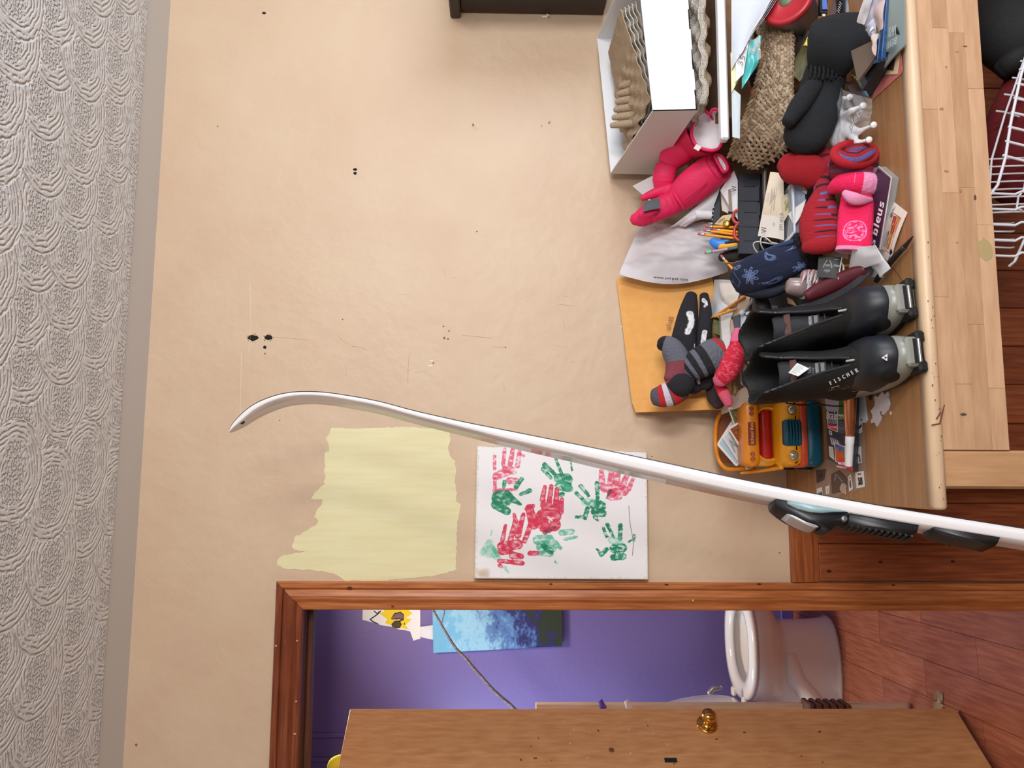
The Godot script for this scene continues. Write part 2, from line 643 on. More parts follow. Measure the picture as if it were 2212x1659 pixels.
func room() -> void:
	XO = Z(1200, 1318, 0.012).x
	YO = Z(655, 1320, 0.012).y
	var paint := StandardMaterial3D.new()
	paint.albedo_texture = ntex(0.006, 5, 21, rgb(204, 176, 149), rgb(210, 186, 158), 512)
	paint.roughness = 0.5
	paint.uv1_triplanar = true
	paint.uv1_scale = Vector3.ONE * 0.9
	paint.normal_enabled = true
	paint.normal_texture = ntex(0.035, 3, 22, Color.BLACK, Color.WHITE, 512, true)
	paint.normal_scale = 0.10
	mats["wallpaint"] = paint
	var m := M.new()
	span(m, Vector3(XO + 0.02, 0, -0.12), Vector3(2.4, H, 0.0), 0.0)
	span(m, Vector3(XH - 0.02, YO + 0.02, -0.12), Vector3(XO + 0.02, H, 0.0), 0.0)
	span(m, Vector3(-2.2, 0, -0.12), Vector3(XH - 0.02, H, 0.0), 0.0)
	struct(m, "wall_back", paint)
	var pale := mt(rgb(176, 156, 130), 0.8)
	m = M.new(); span(m, Vector3(-2.32, 0, -0.12), Vector3(-2.2, H, 1.4), 0.0); span(m, Vector3(-2.32, 0, 2.4), Vector3(-2.2, H, 3.32), 0.0)
	span(m, Vector3(-2.32, 0, 1.4), Vector3(-2.2, 1.05, 2.4), 0.0); span(m, Vector3(-2.32, 2.05, 1.4), Vector3(-2.2, H, 2.4), 0.0)
	struct(m, "wall_left", pale)
	m = M.new(); span(m, Vector3(2.4, 0, -0.12), Vector3(2.52, H, 1.2), 0.0); span(m, Vector3(2.4, 0, 2.2), Vector3(2.52, H, 3.32), 0.0)
	span(m, Vector3(2.4, 0, 1.2), Vector3(2.52, 0.9, 2.2), 0.0); span(m, Vector3(2.4, 1.8, 1.2), Vector3(2.52, H, 2.2), 0.0)
	struct(m, "wall_right", pale)
	m = M.new(); span(m, Vector3(-2.2, 0, 3.2), Vector3(0.5, H, 3.32), 0.0); span(m, Vector3(1.8, 0, 3.2), Vector3(2.4, H, 3.32), 0.0)
	span(m, Vector3(0.5, 0, 3.2), Vector3(1.8, 1.15, 3.32), 0.0); span(m, Vector3(0.5, 2.35, 3.2), Vector3(1.8, H, 3.32), 0.0)
	struct(m, "wall_front", pale)
	ceiling()
	var fl := wood("hallfloor", rgb(96, 56, 34), rgb(134, 82, 50), Vector3(0.8, 3, 9), 0.4, 31)
	m = M.new(); span(m, Vector3(-2.32, -0.1, -0.12), Vector3(2.52, 0.0, 3.32), 0.0)
	struct(m, "floor", fl)
	# chair rail and the boarding under it
	var red := wood("wainscot", rgb(108, 50, 26), rgb(160, 88, 52), Vector3(14, 1.1, 14), 0.42, 33, 0.0, [[0.25, rgb(120, 60, 33)]])
	var trim := wood("railwood", rgb(128, 66, 34), rgb(178, 104, 62), Vector3(1.2, 16, 16), 0.35, 34)
	var yt := Z(1709, 1200, 0.012).y
	var yb := Z(1769, 1200, 0.012).y
	m = M.new()
	var x0 := Z(1700, 1257.0, 0.0).x + 0.0015
	var prof := [[0.0, yb], [0.009, yb], [0.011, yb + 0.012], [0.016, yb + 0.02], [0.017, yb + 0.045], [0.02, yb + 0.055], [0.02, yt - 0.005], [0.014, yt], [0.0, yt]]
	for k in prof.size() - 1:
		m.start()
		m.quad(Vector3(x0, prof[k][1], prof[k][0]), Vector3(x0, prof[k + 1][1], prof[k + 1][0]), Vector3(2.4, prof[k + 1][1], prof[k + 1][0]), Vector3(2.4, prof[k][1], prof[k][0]))
	struct(m, "trim_1", trim)
	var w := M.new(); span(w, Vector3(x0, 0.0, 0.0005), Vector3(2.4, yb, 0.002), 0.0)
	var boards := struct(w, "trim_2", red)
	var ym := [1257.0, 1175.0, 1086.0]
	var xs := []
	for y in ym: xs.append(Z(1900, y, 0.012).x)
	for k in 20: xs.append(xs[2] + 0.108 * (k + 1))
	for k in xs.size() - 1:
		if xs[k + 1] > 2.39: break
		m = M.new()
		box(m, Vector3((xs[k] + xs[k + 1]) / 2.0, yb / 2.0, 0.007), Vector3(xs[k + 1] - xs[k] - 0.0012, yb - 0.002, 0.01), 0.0025)
		put(m, "plank", red if k % 2 else wood("wainscot2", rgb(118, 58, 31), rgb(168, 96, 58), Vector3(13, 0.9, 13), 0.42, 37), boards)
	var kn := mt(rgb(52, 22, 12), 0.5)
	for q in [[1782, 1138, 5], [1902, 1214, 5], [1791, 1234, 6], [2058, 1213, 5], [2052, 1178, 4], [1905, 1077, 4]]:
		m = M.new()
		var p := Z(q[0], q[1], 0.0122)
		var pts := PackedVector2Array()
		for j in 12: pts.append(Vector2(cos(TAU * j / 12.0) * 0.0032, sin(TAU * j / 12.0) * 0.006) * (q[2] / 5.0))
		prism(m, pts, Transform3D(Basis.IDENTITY, p), 0.0006)
		put(m, "knot", kn, boards)

func ceiling() -> void:
	# swirled stucco: trowel stamps of concentric ridges with a stippled middle, laid over each other in rows
	var S := 236
	var stamps := []
	for k in 4:
		var st := im(S, S, Color(0, 0, 0, 0))
		var c := S / 2.0
		for y in S:
			for x in S:
				var dx := x - c
				var dy := y - c
				var rr := sqrt(dx * dx + dy * dy * 0.86)
				if rr > 112.0: continue
				var wob := noise.get_noise_2d(x * 1.2 + k * 500.0, y * 1.2) * 7.0
				var h := 0.26 + 0.10 * rr / 112.0
				var core := sqrt(dx * dx * 1.7 + (dy - 6.0) * (dy - 6.0) * 0.5)
				var cm := smoothstep(60.0, 44.0, core + wob * 2.2)
				var ring := sin((rr + wob) * 0.56) * 0.5 + 0.5
				var br := clampf(noise.get_noise_2d(dx * 3.2 + k * 90.0, dy * 3.2) * 2.0 + 0.62, 0.0, 1.0)
				h += pow(ring, 2.2) * 0.42 * br * (1.0 - cm)
				h += clampf(noise.get_noise_2d(x * 11.0 + k * 77.0, y * 7.5) * 1.5 + 0.12, 0.0, 0.5) * cm
				if rr > 102.0: h += 0.22 * (1.0 - absf(rr - 107.0) / 5.0)
				st.set_pixel(x, y, Color(h, h, h, clampf((112.0 - rr) / 3.0, 0.0, 1.0)))
		stamps.append(st)
	var W := 1536
	var tx := im(W, W, Color(0.3, 0.3, 0.3))
	for pass_n in 2:
		for r in range(12 if pass_n == 0 else 3, -1, -1):
			for k in 10:
				var x := int((k + rng.randf_range(-0.12, 0.12)) * W / 10.0)
				var y := int((r + 0.5 * (k % 2) + rng.randf_range(-0.16, 0.16)) * W / 12.0)
				var s: Image = stamps[rng.randi() % 4]
				for ox in [-W, 0, W]:
					for oy in [-W, 0, W]: tx.blend_rect(s, Rect2i(0, 0, S, S), Vector2i(x - 118 + ox, y - 118 + oy))
		if pass_n == 0: continue
	var mm := StandardMaterial3D.new()
	mm.albedo_color = rgb(219, 220, 221)
	mm.roughness = 0.75
	mm.heightmap_enabled = true
	mm.heightmap_texture = ImageTexture.create_from_image(tx)
	mm.heightmap_scale = 0.9
	var m := M.new()
	var a := Vector3(-2.32, H - 0.003, 0.135)
	var b := Vector3(2.52, H - 0.003, 3.32)
	var k := 1.0 / 1.35
	m.start()
	# the swirls' rows run along x
	m.quad(Vector3(a.x, a.y, a.z), Vector3(b.x, a.y, a.z), Vector3(b.x, a.y, b.z), Vector3(a.x, a.y, b.z), Vector2(a.z, -a.x) * k, Vector2(a.z, -b.x) * k, Vector2(b.z, -b.x) * k, Vector2(b.z, -a.x) * k)
	span(m, Vector3(a.x, H - 0.0029, a.z + 0.0005), Vector3(b.x, H + 0.12, b.z), 0.0)
	struct(m, "ceiling", mm)
	# smooth margin along the wall
	m = M.new()
	span(m, Vector3(-2.32, H, -0.12), Vector3(2.52, H + 0.12, 0.1355), 0.0)
	var mar := struct(m, "trim_3", mt(rgb(206, 205, 203), 0.5))
	for q in 46:                                       # crumbs of plaster along the edge of the swirls
		m = M.new()
		var x := -1.1 + q * 0.05 + rng.randf_range(-0.02, 0.02)
		lathe(m, [[0.0, -0.0022], [0.004, -0.0018], [0.006, 0.0]], Transform3D(Basis().scaled(Vector3(rng.randf_range(0.8, 2.6), 1, rng.randf_range(0.5, 1.0))), Vector3(x, H, 0.134)), 8)
		put(m, "plaster_crumb", mt(rgb(188, 188, 190), 0.6), mar)

func casing_ring(prof: Array, kind: int, y: float) -> PackedVector3Array:
	var o := PackedVector3Array()
	for q in prof:
		if kind == 0: o.append(Vector3(XO + q[0], y, q[1]))
		elif kind == 1: o.append(Vector3(XO + q[0], YO + q[0], q[1]))
		else: o.append(Vector3(y, YO + q[0], q[1]))
	return o

func door_frame() -> void:
	var w := Z(1200, 1257.0, 0.004).x - XO
	var prof := [[0.0, 0.0], [0.0, 0.012], [0.003, 0.0145], [w * 0.22, 0.0155], [w * 0.25, 0.012], [w * 0.27, 0.0125], [w * 0.38, 0.0185], [w * 0.50, 0.0205], [w * 0.62, 0.0185], [w * 0.72, 0.0145], [w * 0.745, 0.012], [w * 0.765, 0.0165], [w * 0.8, 0.018], [w - 0.003, 0.018], [w, 0.0145], [w, 0.0]]
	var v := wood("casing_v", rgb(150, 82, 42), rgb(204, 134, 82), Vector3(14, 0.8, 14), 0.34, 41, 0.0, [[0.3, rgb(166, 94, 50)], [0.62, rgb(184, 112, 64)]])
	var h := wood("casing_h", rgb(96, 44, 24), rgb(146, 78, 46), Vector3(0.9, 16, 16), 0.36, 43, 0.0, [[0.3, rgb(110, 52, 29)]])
	for side in 2:
		var m := M.new()
		var a := casing_ring(prof, 0 if side == 0 else 1, 0.0)
		var b := casing_ring(prof, 1 if side == 0 else 2, XH - w)
		if side == 0:
			for i in b.size(): b[i].y -= 0.0006
		else:
			for i in a.size(): a[i].y += 0.0006
		for j in prof.size() - 1:
			m.start()
			m.quad(a[j], a[j + 1], b[j + 1], b[j])
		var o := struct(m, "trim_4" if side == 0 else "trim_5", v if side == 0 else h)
		if side == 0:
			m = M.new()
			lathe(m, [[0.0, 0.0], [0.0022, 0.0003], [0.0028, 0.0]], Transform3D(Basis(Vector3.RIGHT, PI / 2), Z(1497, 1297, 0.0206)), 12)
			put(m, "paint_spot", mt(rgb(205, 180, 70), 0.5), o)
			for q in [[755, 1270, 6, 3], [1190, 1262, 4, 2], [1440, 1263, 5, 2], [848, 1310, 3, 1.5], [1640, 1262, 5, 2], [1930, 1264, 4, 2]]:
				m = M.new()
				var pts := PackedVector2Array()
				for j in 12: pts.append(Vector2(cos(TAU * j / 12.0) * q[3], sin(TAU * j / 12.0) * q[2]) * 0.0012)
				prism(m, pts, Transform3D(Basis.IDENTITY, Z(q[0], q[1], 0.0184)), 0.0006)
				put(m, "knot", mt(rgb(70, 30, 14), 0.5), o)
		else:
			for q in [[620, 1386, 3], [642, 1384, 2], [596, 1395, 2], [637, 1585, 2.4], [640, 1515, 2], [622, 1388, 1.6]]:
				m = M.new()
				box(m, Z(q[0], q[1], 0.0186), Vector3(0.0016, 0.0026, 0.0006) * q[2], 0.0)
				put(m, "dent", mt(rgb(214, 160, 120), 0.7), o)
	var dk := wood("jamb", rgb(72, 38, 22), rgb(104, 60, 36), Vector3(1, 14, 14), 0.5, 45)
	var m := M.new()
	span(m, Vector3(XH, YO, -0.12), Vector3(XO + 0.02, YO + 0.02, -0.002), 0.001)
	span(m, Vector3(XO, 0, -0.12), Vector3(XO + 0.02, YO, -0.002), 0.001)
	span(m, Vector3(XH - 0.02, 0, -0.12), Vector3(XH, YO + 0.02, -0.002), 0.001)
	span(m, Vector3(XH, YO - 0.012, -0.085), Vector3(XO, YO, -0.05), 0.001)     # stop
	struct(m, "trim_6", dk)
	# the door leaf, swung into the bathroom
	var f0 := Y(2064, 1530.5, 0.012)
	var hz := Vector3(XH + 0.01, 0.012, -0.07)
	var d := (f0 - hz).normalized()
	var wd := (f0 - hz).length()
	var nrm := Vector3.UP.cross(d).normalized()
	if nrm.dot(EYE - f0) < 0.0: nrm = -nrm
	var leafm := wood("leaf", rgb(178, 122, 76), rgb(214, 164, 112), Vector3(11, 1.3, 11), 0.5, 47, 0.0, [[0.35, rgb(196, 140, 90)], [0.6, rgb(203, 149, 98)]])
	var door := M.new()
	var top := Z(756, 1537.5, f0.z).y
	var ba := Basis(d, UPV, nrm)
	if ba.determinant() < 0.0: ba = Basis(-d, UPV, nrm)
	box(door, (hz + f0) / 2.0 + Vector3(0, (top - 0.012) / 2.0, 0) - nrm * 0.0175, Vector3(wd, top - 0.012, 0.035), 0.0015, ba)
	var leaf := put(door, "door_1", leafm)
	leaf.set_meta("kind", "structure")
	# brass knob
	var kp := on_leaf(1527, 1566, f0, nrm)
	var brass := mt(rgb(226, 178, 86), 0.16, 1.0)
	var ax := Transform3D(Basis(nrm.cross(UPV), nrm, UPV), kp)
	var kn := M.new()
	lathe(kn, [[0.032, 0.0], [0.033, 0.003], [0.030, 0.006], [0.022, 0.008], [0.013, 0.010], [0.010, 0.016], [0.011, 0.022], [0.015, 0.026], [0.022, 0.034], [0.0245, 0.043], [0.022, 0.052], [0.015, 0.0585], [0.006, 0.061], [0.0, 0.0615]], ax, 32)
	put(kn, "door_knob", brass, leaf)
	var bx := M.new()
	box(bx, on_leaf(1449, 1642.5, f0, nrm) + nrm * 0.001, Vector3(0.014, 0.038, 0.002), 0.0, Basis(nrm.cross(UPV), UPV, nrm).orthonormalized())
	put(bx, "black_tape", mt(rgb(22, 22, 24), 0.6), leaf)
	bx = M.new()
	lathe(bx, [[0.0, 0.0012], [0.007, 0.0008], [0.009, 0.0]], Transform3D(Basis(nrm.cross(UPV), nrm, UPV), on_leaf(1321, 1620, f0, nrm)), 10)
	put(bx, "chipped_hole", mt(rgb(120, 70, 40), 0.8), leaf)
	for k in 40:                                       # scratches and chips in the varnish
		var q := Vector2(rng.randf_range(1120, 1790), rng.randf_range(1546, 1656))
		var p := on_leaf(q.x, q.y, f0, nrm)
		bx = M.new()
		var sz := rng.randf_range(0.6, 1.8)
		box(bx, p + nrm * 0.0003, Vector3(0.003 * sz, 0.006 * sz * rng.randf_range(0.3, 1.2), 0.0005), 0.0, (Basis(nrm.cross(UPV), UPV, nrm).orthonormalized()) * Basis(Vector3(0, 0, 1), rng.randf_range(-1, 1)))
		put(bx, "chip", mt(rgb(214, 170, 128) if k % 3 else rgb(120, 66, 34), 0.7), leaf)

func on_leaf(px: float, py: float, f0: Vector3, n: Vector3) -> Vector3:
	var d := ray(px, py)
	return EYE + d * ((f0 - EYE).dot(n) / d.dot(n))

func bathroom() -> void:
	var zb := -1.9
	var pur := StandardMaterial3D.new()
	pur.albedo_color = rgb(117, 101, 158)
	pur.roughness = 0.45
	pur.normal_enabled = true
	pur.normal_texture = ntex(0.04, 3, 52, Color.BLACK, Color.WHITE, 256, true)
	pur.normal_scale = 0.05
	pur.uv1_triplanar = true
	pur.uv1_scale = Vector3.ONE * 2.0
	var m := M.new()
	span(m, Vector3(-1.8, 0, zb - 0.1), Vector3(0.9, H, zb), 0.0)
	var wb := struct(m, "wall_bathroom_back", pur)
	m = M.new()
	span(m, Vector3(-1.8, 0, zb), Vector3(-1.7, 1.0, -0.12), 0.0)
	span(m, Vector3(-1.8, 2.05, zb), Vector3(-1.7, H, -0.12), 0.0)
	span(m, Vector3(-1.8, 1.0, zb), Vector3(-1.7, 2.05, -1.65), 0.0)
	span(m, Vector3(-1.8, 1.0, -1.05), Vector3(-1.7, 2.05, -0.12), 0.0)
	struct(m, "wall_bathroom_left", pur)
	m = M.new(); span(m, Vector3(0.8, 0, zb), Vector3(0.9, H, -0.12), 0.0)
	struct(m, "wall_bathroom_right", pur)
	m = M.new(); span(m, Vector3(-1.8, H, zb - 0.1), Vector3(0.9, H + 0.1, -0.12), 0.0)
	struct(m, "ceiling_bathroom", mt(rgb(225, 222, 218), 0.8))
	m = M.new(); span(m, Vector3(-1.8, 0, zb), Vector3(0.9, 0.06, zb + 0.012), 0.003)
	struct(m, "baseboard_bathroom", mt(rgb(96, 78, 160), 0.5))
	m = M.new()
	for q in [1588.0, 1640.0]:
		var p := Z(705, q, zb)
		span(m, Vector3(p.x - 0.011, p.y - 0.18, zb), Vector3(p.x + 0.011, H, zb + 0.012), 0.004)
	struct(m, "trim_7", pur)
	# floor boards running aslant
	m = M.new(); span(m, Vector3(-1.8, -0.1, zb), Vector3(0.9, -0.004, -0.12), 0.0)
	var fl := struct(m, "floor_bathroom", mt(rgb(70, 36, 24), 0.5))
	var d := (Y(2069, 1478, 0.0) - Y(1914, 1418, 0.0)).normalized()
	var s := Vector3.UP.cross(d)
	var c := Vector3(-0.6, 0, -1.0)
	for r in range(-10, 11):
		for q in range(-3, 3):
			var o := c + s * (r * 0.125) + d * (q * 0.62 + (0.31 if posmod(r, 2) else 0.0))
			var poly := PackedVector2Array()
			for e in [[-0.0617, 0.0], [0.0617, 0.0], [0.0617, 0.6185], [-0.0617, 0.6185]]:
				var p: Vector3 = o + s * e[0] + d * e[1]
				poly.append(Vector2(p.x, p.z))
			var cut := Geometry2D.intersect_polygons(poly, PackedVector2Array([Vector2(-1.7, zb + 0.012), Vector2(0.8, zb + 0.012), Vector2(0.8, -0.121), Vector2(-1.7, -0.121)]))
			for p2 in cut:
				var pm := M.new()
				var cc := Vector3(o.x, 0, o.z) + d * 0.31
				var loc := PackedVector2Array()
				for p in p2:
					var w := Vector3(p.x, 0, p.y) - cc
					loc.append(Vector2(w.dot(d), w.dot(s)))
				var i := Geometry2D.triangulate_polygon(loc)
				if i.is_empty(): continue
				prism(pm, loc, Transform3D(Basis(Vector3(1, 0, 0), Vector3(0, 0, -1), Vector3.UP), Vector3.ZERO), 0.004)
				var b := put(pm, "floor_board", plankmat(posmod(r * 3 + q, 3)), fl)
				b.transform = Transform3D(Basis(d, Vector3.UP, -s), cc) * Transform3D(Basis.IDENTITY, b.position + fl.position)
				b.position -= fl.position
	# blue painting on canvas
	var bp := im(420, 240, Color.BLACK)
	for y in 240:
		for x in 420:
			var n := noise.get_noise_2d(x * 2.2, y * 2.2) * 0.30 + noise.get_noise_2d(x * 9.0 + 99.0, y * 9.0) * 0.16
			var t := clampf(x / 420.0 + n * 0.7 - (y - 120) / 900.0, 0.0, 1.0)
			var col := rgb(112, 178, 214).lerp(rgb(148, 196, 220), smoothstep(0.0, 0.2, t))
			col = col.lerp(rgb(84, 120, 176), smoothstep(0.25, 0.5, t)).lerp(rgb(40, 40, 96), smoothstep(0.48, 0.68, t)).lerp(rgb(42, 52, 30), smoothstep(0.68, 0.86, t))
			if n > 0.12: col = col.lerp(rgb(196, 216, 232), (n - 0.12) * 3.2 * (1.0 - smoothstep(0.4, 0.7, t)))
			bp.set_pixel(x, y, col)
	m = M.new()
	hexa(m, [Z(931, 1180, zb + 0.035), Z(1209, 1170, zb + 0.035), Z(1214.5, 1396, zb + 0.035), Z(936, 1410.5, zb + 0.035)], Vector3(0, 0, -0.033))
	tag(put(m, "painting", pic(bp, 0.55)), "blue and black abstract canvas hanging on the purple bathroom wall", "painting")
	# child's drawing on torn paper
	var dr := im(300, 180, rgb(236, 232, 230))
	ppoly(dr, [Vector2(70, 20), Vector2(116, 60), Vector2(86, 66), Vector2(128, 92), Vector2(118, 108), Vector2(152, 118), Vector2(172, 136), Vector2(196, 126), Vector2(240, 134), Vector2(222, 116), Vector2(252, 92), Vector2(222, 86), Vector2(256, 68), Vector2(232, 50), Vector2(240, 10)], rgb(238, 206, 40))
	var ink := rgb(44, 32, 48)
	ppoly(dr, [Vector2(156, 84), Vector2(166, 70), Vector2(194, 64), Vector2(210, 72), Vector2(208, 92), Vector2(188, 88), Vector2(176, 94)], rgb(128, 96, 112))
	pline(dr, [Vector2(150, 88), Vector2(164, 68), Vector2(194, 62), Vector2(210, 72), Vector2(210, 94), Vector2(188, 88), Vector2(152, 90)], 2.0, ink)
	ppoly(dr, [Vector2(152, 112), Vector2(166, 100), Vector2(190, 98), Vector2(200, 112), Vector2(192, 126), Vector2(158, 126)], rgb(78, 72, 44))
	pline(dr, [Vector2(152, 112), Vector2(166, 100), Vector2(190, 98), Vector2(200, 112), Vector2(192, 126), Vector2(158, 126), Vector2(152, 112)], 1.8, ink)
	pline(dr, [Vector2(204, 94), Vector2(190, 100)], 2.6, ink)
	pline(dr, [Vector2(84, 60), Vector2(78, 70), Vector2(40, 92), Vector2(52, 100), Vector2(82, 112)], 2.4, ink)
	pline(dr, [Vector2(60, 58), Vector2(78, 70), Vector2(92, 58)], 2.2, ink)
	pcap(dr, Vector2(216, 108), Vector2(216, 112), 2.2, 2.2, ink)
	var zp := zb + 0.004
	var outl := [[784, 1290], [908, 1290], [908, 1381], [906, 1380], [893, 1384], [886, 1364], [874, 1361], [862, 1360], [848, 1354], [832, 1352], [818, 1349], [806, 1345], [796, 1342], [783, 1339]]
	m = M.new()
	var pp := PackedVector2Array()
	for q in outl:
		var p := Z(q[0], q[1], zp)
		pp.append(Vector2(p.y, -p.x))      # local x points down the wall as in the photograph
	m = M.new()
	var neg := PackedVector2Array()
	for q in pp: neg.append(Vector2(-q.x, q.y))
	# local x = down, local y = left
	prism(m, neg, Transform3D(Basis(Vector3(0, -1, 0), Vector3(-1, 0, 0), Vector3(0, 0, -1)), Vector3(0, 0, zp)), 0.0006)
	var q0 := thing("childs_drawing", "torn white paper with a yellow star wearing dark glasses on the purple wall", "drawing", Vector3(-0.85, 1.9, zp))
	put(m, "paper", pic(dr, 0.85), q0)
	m = M.new()
	paper(m, [Z(908, 1354, zp), Z(938, 1350, zp), Z(938, 1382, zp), Z(906, 1376, zp)], 0.0005, 0.004, 8, 0.01, 4.0)
	tag(put(m, "tissue_strip", mt(rgb(226, 222, 226), 0.9)), "crumpled strip of white tissue between the drawing and the blue canvas", "tissue")
	# bare branch
	m = M.new()
	var br := []
	for q in [[915, 1290], [938, 1322], [955, 1352], [972, 1382], [986, 1402], [1006, 1422], [1020, 1440], [1042, 1464], [1062, 1488], [1084, 1508], [1102, 1522], [1124, 1545], [1150, 1580], [1230, 1612], [1380, 1656], [1560, 1694], [1722, 1716]]: br.append(Z(q[0], q[1], -1.6))
	var rr := []
	for k in br.size(): rr.append(0.0048 + 0.0004 * mini(k, 12) + 0.0007 * sin(k * 2.4))
	tube(m, br, rr, 9)
	var bark := wood("bark", rgb(70, 60, 66), rgb(156, 142, 146), Vector3.ONE * 9.0, 0.9, 71)
	var bt := thing("branch", "thin bare grey branch slanting in front of the blue canvas", "branch", br[12])
	put(m, "stem", bark, bt)
	for q in [[[957, 1300], [960, 1322], [954, 1345]], [[1008, 1424], [1011, 1420], [1012, 1417]], [[1018, 1438], [1022, 1434], [1023, 1431]]]:
		m = M.new()
		var tw := []
		for e in q: tw.append(Z(e[0], e[1], -1.6))
		tube(m, tw, 0.0032, 7)
		put(m, "twig", bark, bt)
	toilet()
	m = M.new()
	crisp(m, [[0.0, 2.372], [0.15, 2.372], [0.17, 2.385], [0.17, H - 0.001]], Transform3D(Basis.IDENTITY, Vector3(-0.55, 0, -0.95)), 32)
	var glow := mt(rgb(250, 244, 232), 0.6, 0.0, "lamp")
	glow.emission_enabled = true
	glow.emission = Color(1.0, 0.94, 0.86)
	glow.emission_energy_multiplier = 0.8
	tag(put(m, "ceiling_lamp", glow), "round flat lamp on the bathroom ceiling above the doorway", "lamp")
	# narrow pale shelf that shows past the edge of the door
	m = M.new()
	var sw := wood("paleshelf", rgb(206, 172, 138), rgb(232, 206, 178), Vector3(8, 0.8, 8), 0.6, 73)
	var zs := -0.78
	var a := Z(1920, 1521.5, zs)
	var b := Z(1158, 1524.5, zs)
	var sh := thing("shelf", "narrow pale wooden shelf standing behind the open door", "shelf", Vector3(a.x - 0.1, a.y, zs))
	span(m, Vector3(a.x - 0.02, 0.02, zs - 0.03), Vector3(a.x, b.y, zs), 0.001)
	put(m, "side_panel", sw, sh)
	m = M.new(); span(m, Vector3(a.x - 0.25, 0.02, zs - 0.03), Vector3(a.x - 0.232, b.y, zs), 0.001)
	put(m, "side_panel", sw, sh)
	for y in [0.03, 0.28, 0.56, 0.86, 1.12, b.y - 0.02]:
		m = M.new(); span(m, Vector3(a.x - 0.232, y, zs - 0.03), Vector3(a.x - 0.02, y + 0.018, zs), 0.001)
		put(m, "shelf_board", sw, sh)
	for q in [[1300, 10], [1355, 8]]:
		m = M.new()
		var p := Z(q[0], 1516, zs + 0.01)
		paper(m, [p + Vector3(0, 0.012, 0), p + Vector3(0.012, 0.0, 0.004), p + Vector3(-0.02, -0.018, 0), p + Vector3(-0.03, 0.004, 0)], 0.0006, 0.003, 5)
		var pu: bool = q[0] == 1300
		tag(put(m, "paper_scrap", mt(rgb(92, 72, 170) if pu else rgb(226, 214, 212), 0.8)), "purple paper scrap poking past the edge of the door" if pu else "pale paper scrap poking past the edge of the door", "paper")
	m = M.new()
	var wk := thing("wicker_basket", "small dark brown wicker basket behind the door's edge", "basket", Z(1830, 1524, -0.72))
	for k in 6:
		var p0 := Z(1748 + k * 16, 1517.5 + k * 0.4, -0.74)
		span(m, Vector3(p0.x - 0.16, p0.y - 0.011, -0.80), Vector3(p0.x, p0.y + 0.008, -0.72), 0.004)
	put(m, "weave", wood("wicker", rgb(60, 34, 28), rgb(124, 80, 62), Vector3.ONE * 30.0, 0.8, 75), wk)
	m = M.new()
	net(m, Y(2060, 1512, 0.0) - Vector3(0.12, 0.02, 0.08), Y(2005, 1530, 0.0) + Vector3(0.12, 0.12, 0.1), 0.012, func(p: Vector3): return M_crumple(p, Y(2036, 1524, 0.02)))
	tag(put(m, "rag", cloth(rgb(206, 192, 160), 0.95)), "crumpled cream rag on the floor at the bottom of the door", "rag")
	m = M.new()
	soft(m, [[718, 1668, -0.44, 12, 0.012], [722, 1652, -0.44, 14, 0.016], [734, 1645, -0.45, 14, 0.016]], 0.001, 30.0)
	tag(put(m, "towel", cloth(rgb(236, 222, 60), 0.9)), "bright yellow cloth hung over the top of the open door", "towel")

func M_crumple(p: Vector3, c: Vector3) -> float:
	return ((p - c) * Vector3(0.9, 1.5, 1.0)).length() - 0.045 + noise.get_noise_3d(p.x * 900.0, p.y * 900.0, p.z * 900.0) * 0.03

func plankmat(k: int) -> StandardMaterial3D:
	return wood("bathplank%d" % k, rgb(120 + 6 * k, 62 + 4 * k, 44 + 2 * k), rgb(160 + 5 * k, 96 + 4 * k, 70 + 2 * k), Vector3(0.9, 9, 9), 0.4, 80 + k)

func ovl(cx: float, cz: float, y: float, l: float, w: float, n := 40, back := 0.0) -> PackedVector3Array:
	var o := PackedVector3Array()
	for j in n:
		var a := TAU * j / n
		var e := pow(absf(cos(a)), 0.9) * signf(cos(a))
		o.append(Vector3(cx + e * l + back, y, cz + pow(absf(sin(a)), 0.85) * signf(sin(a)) * w))
	return o

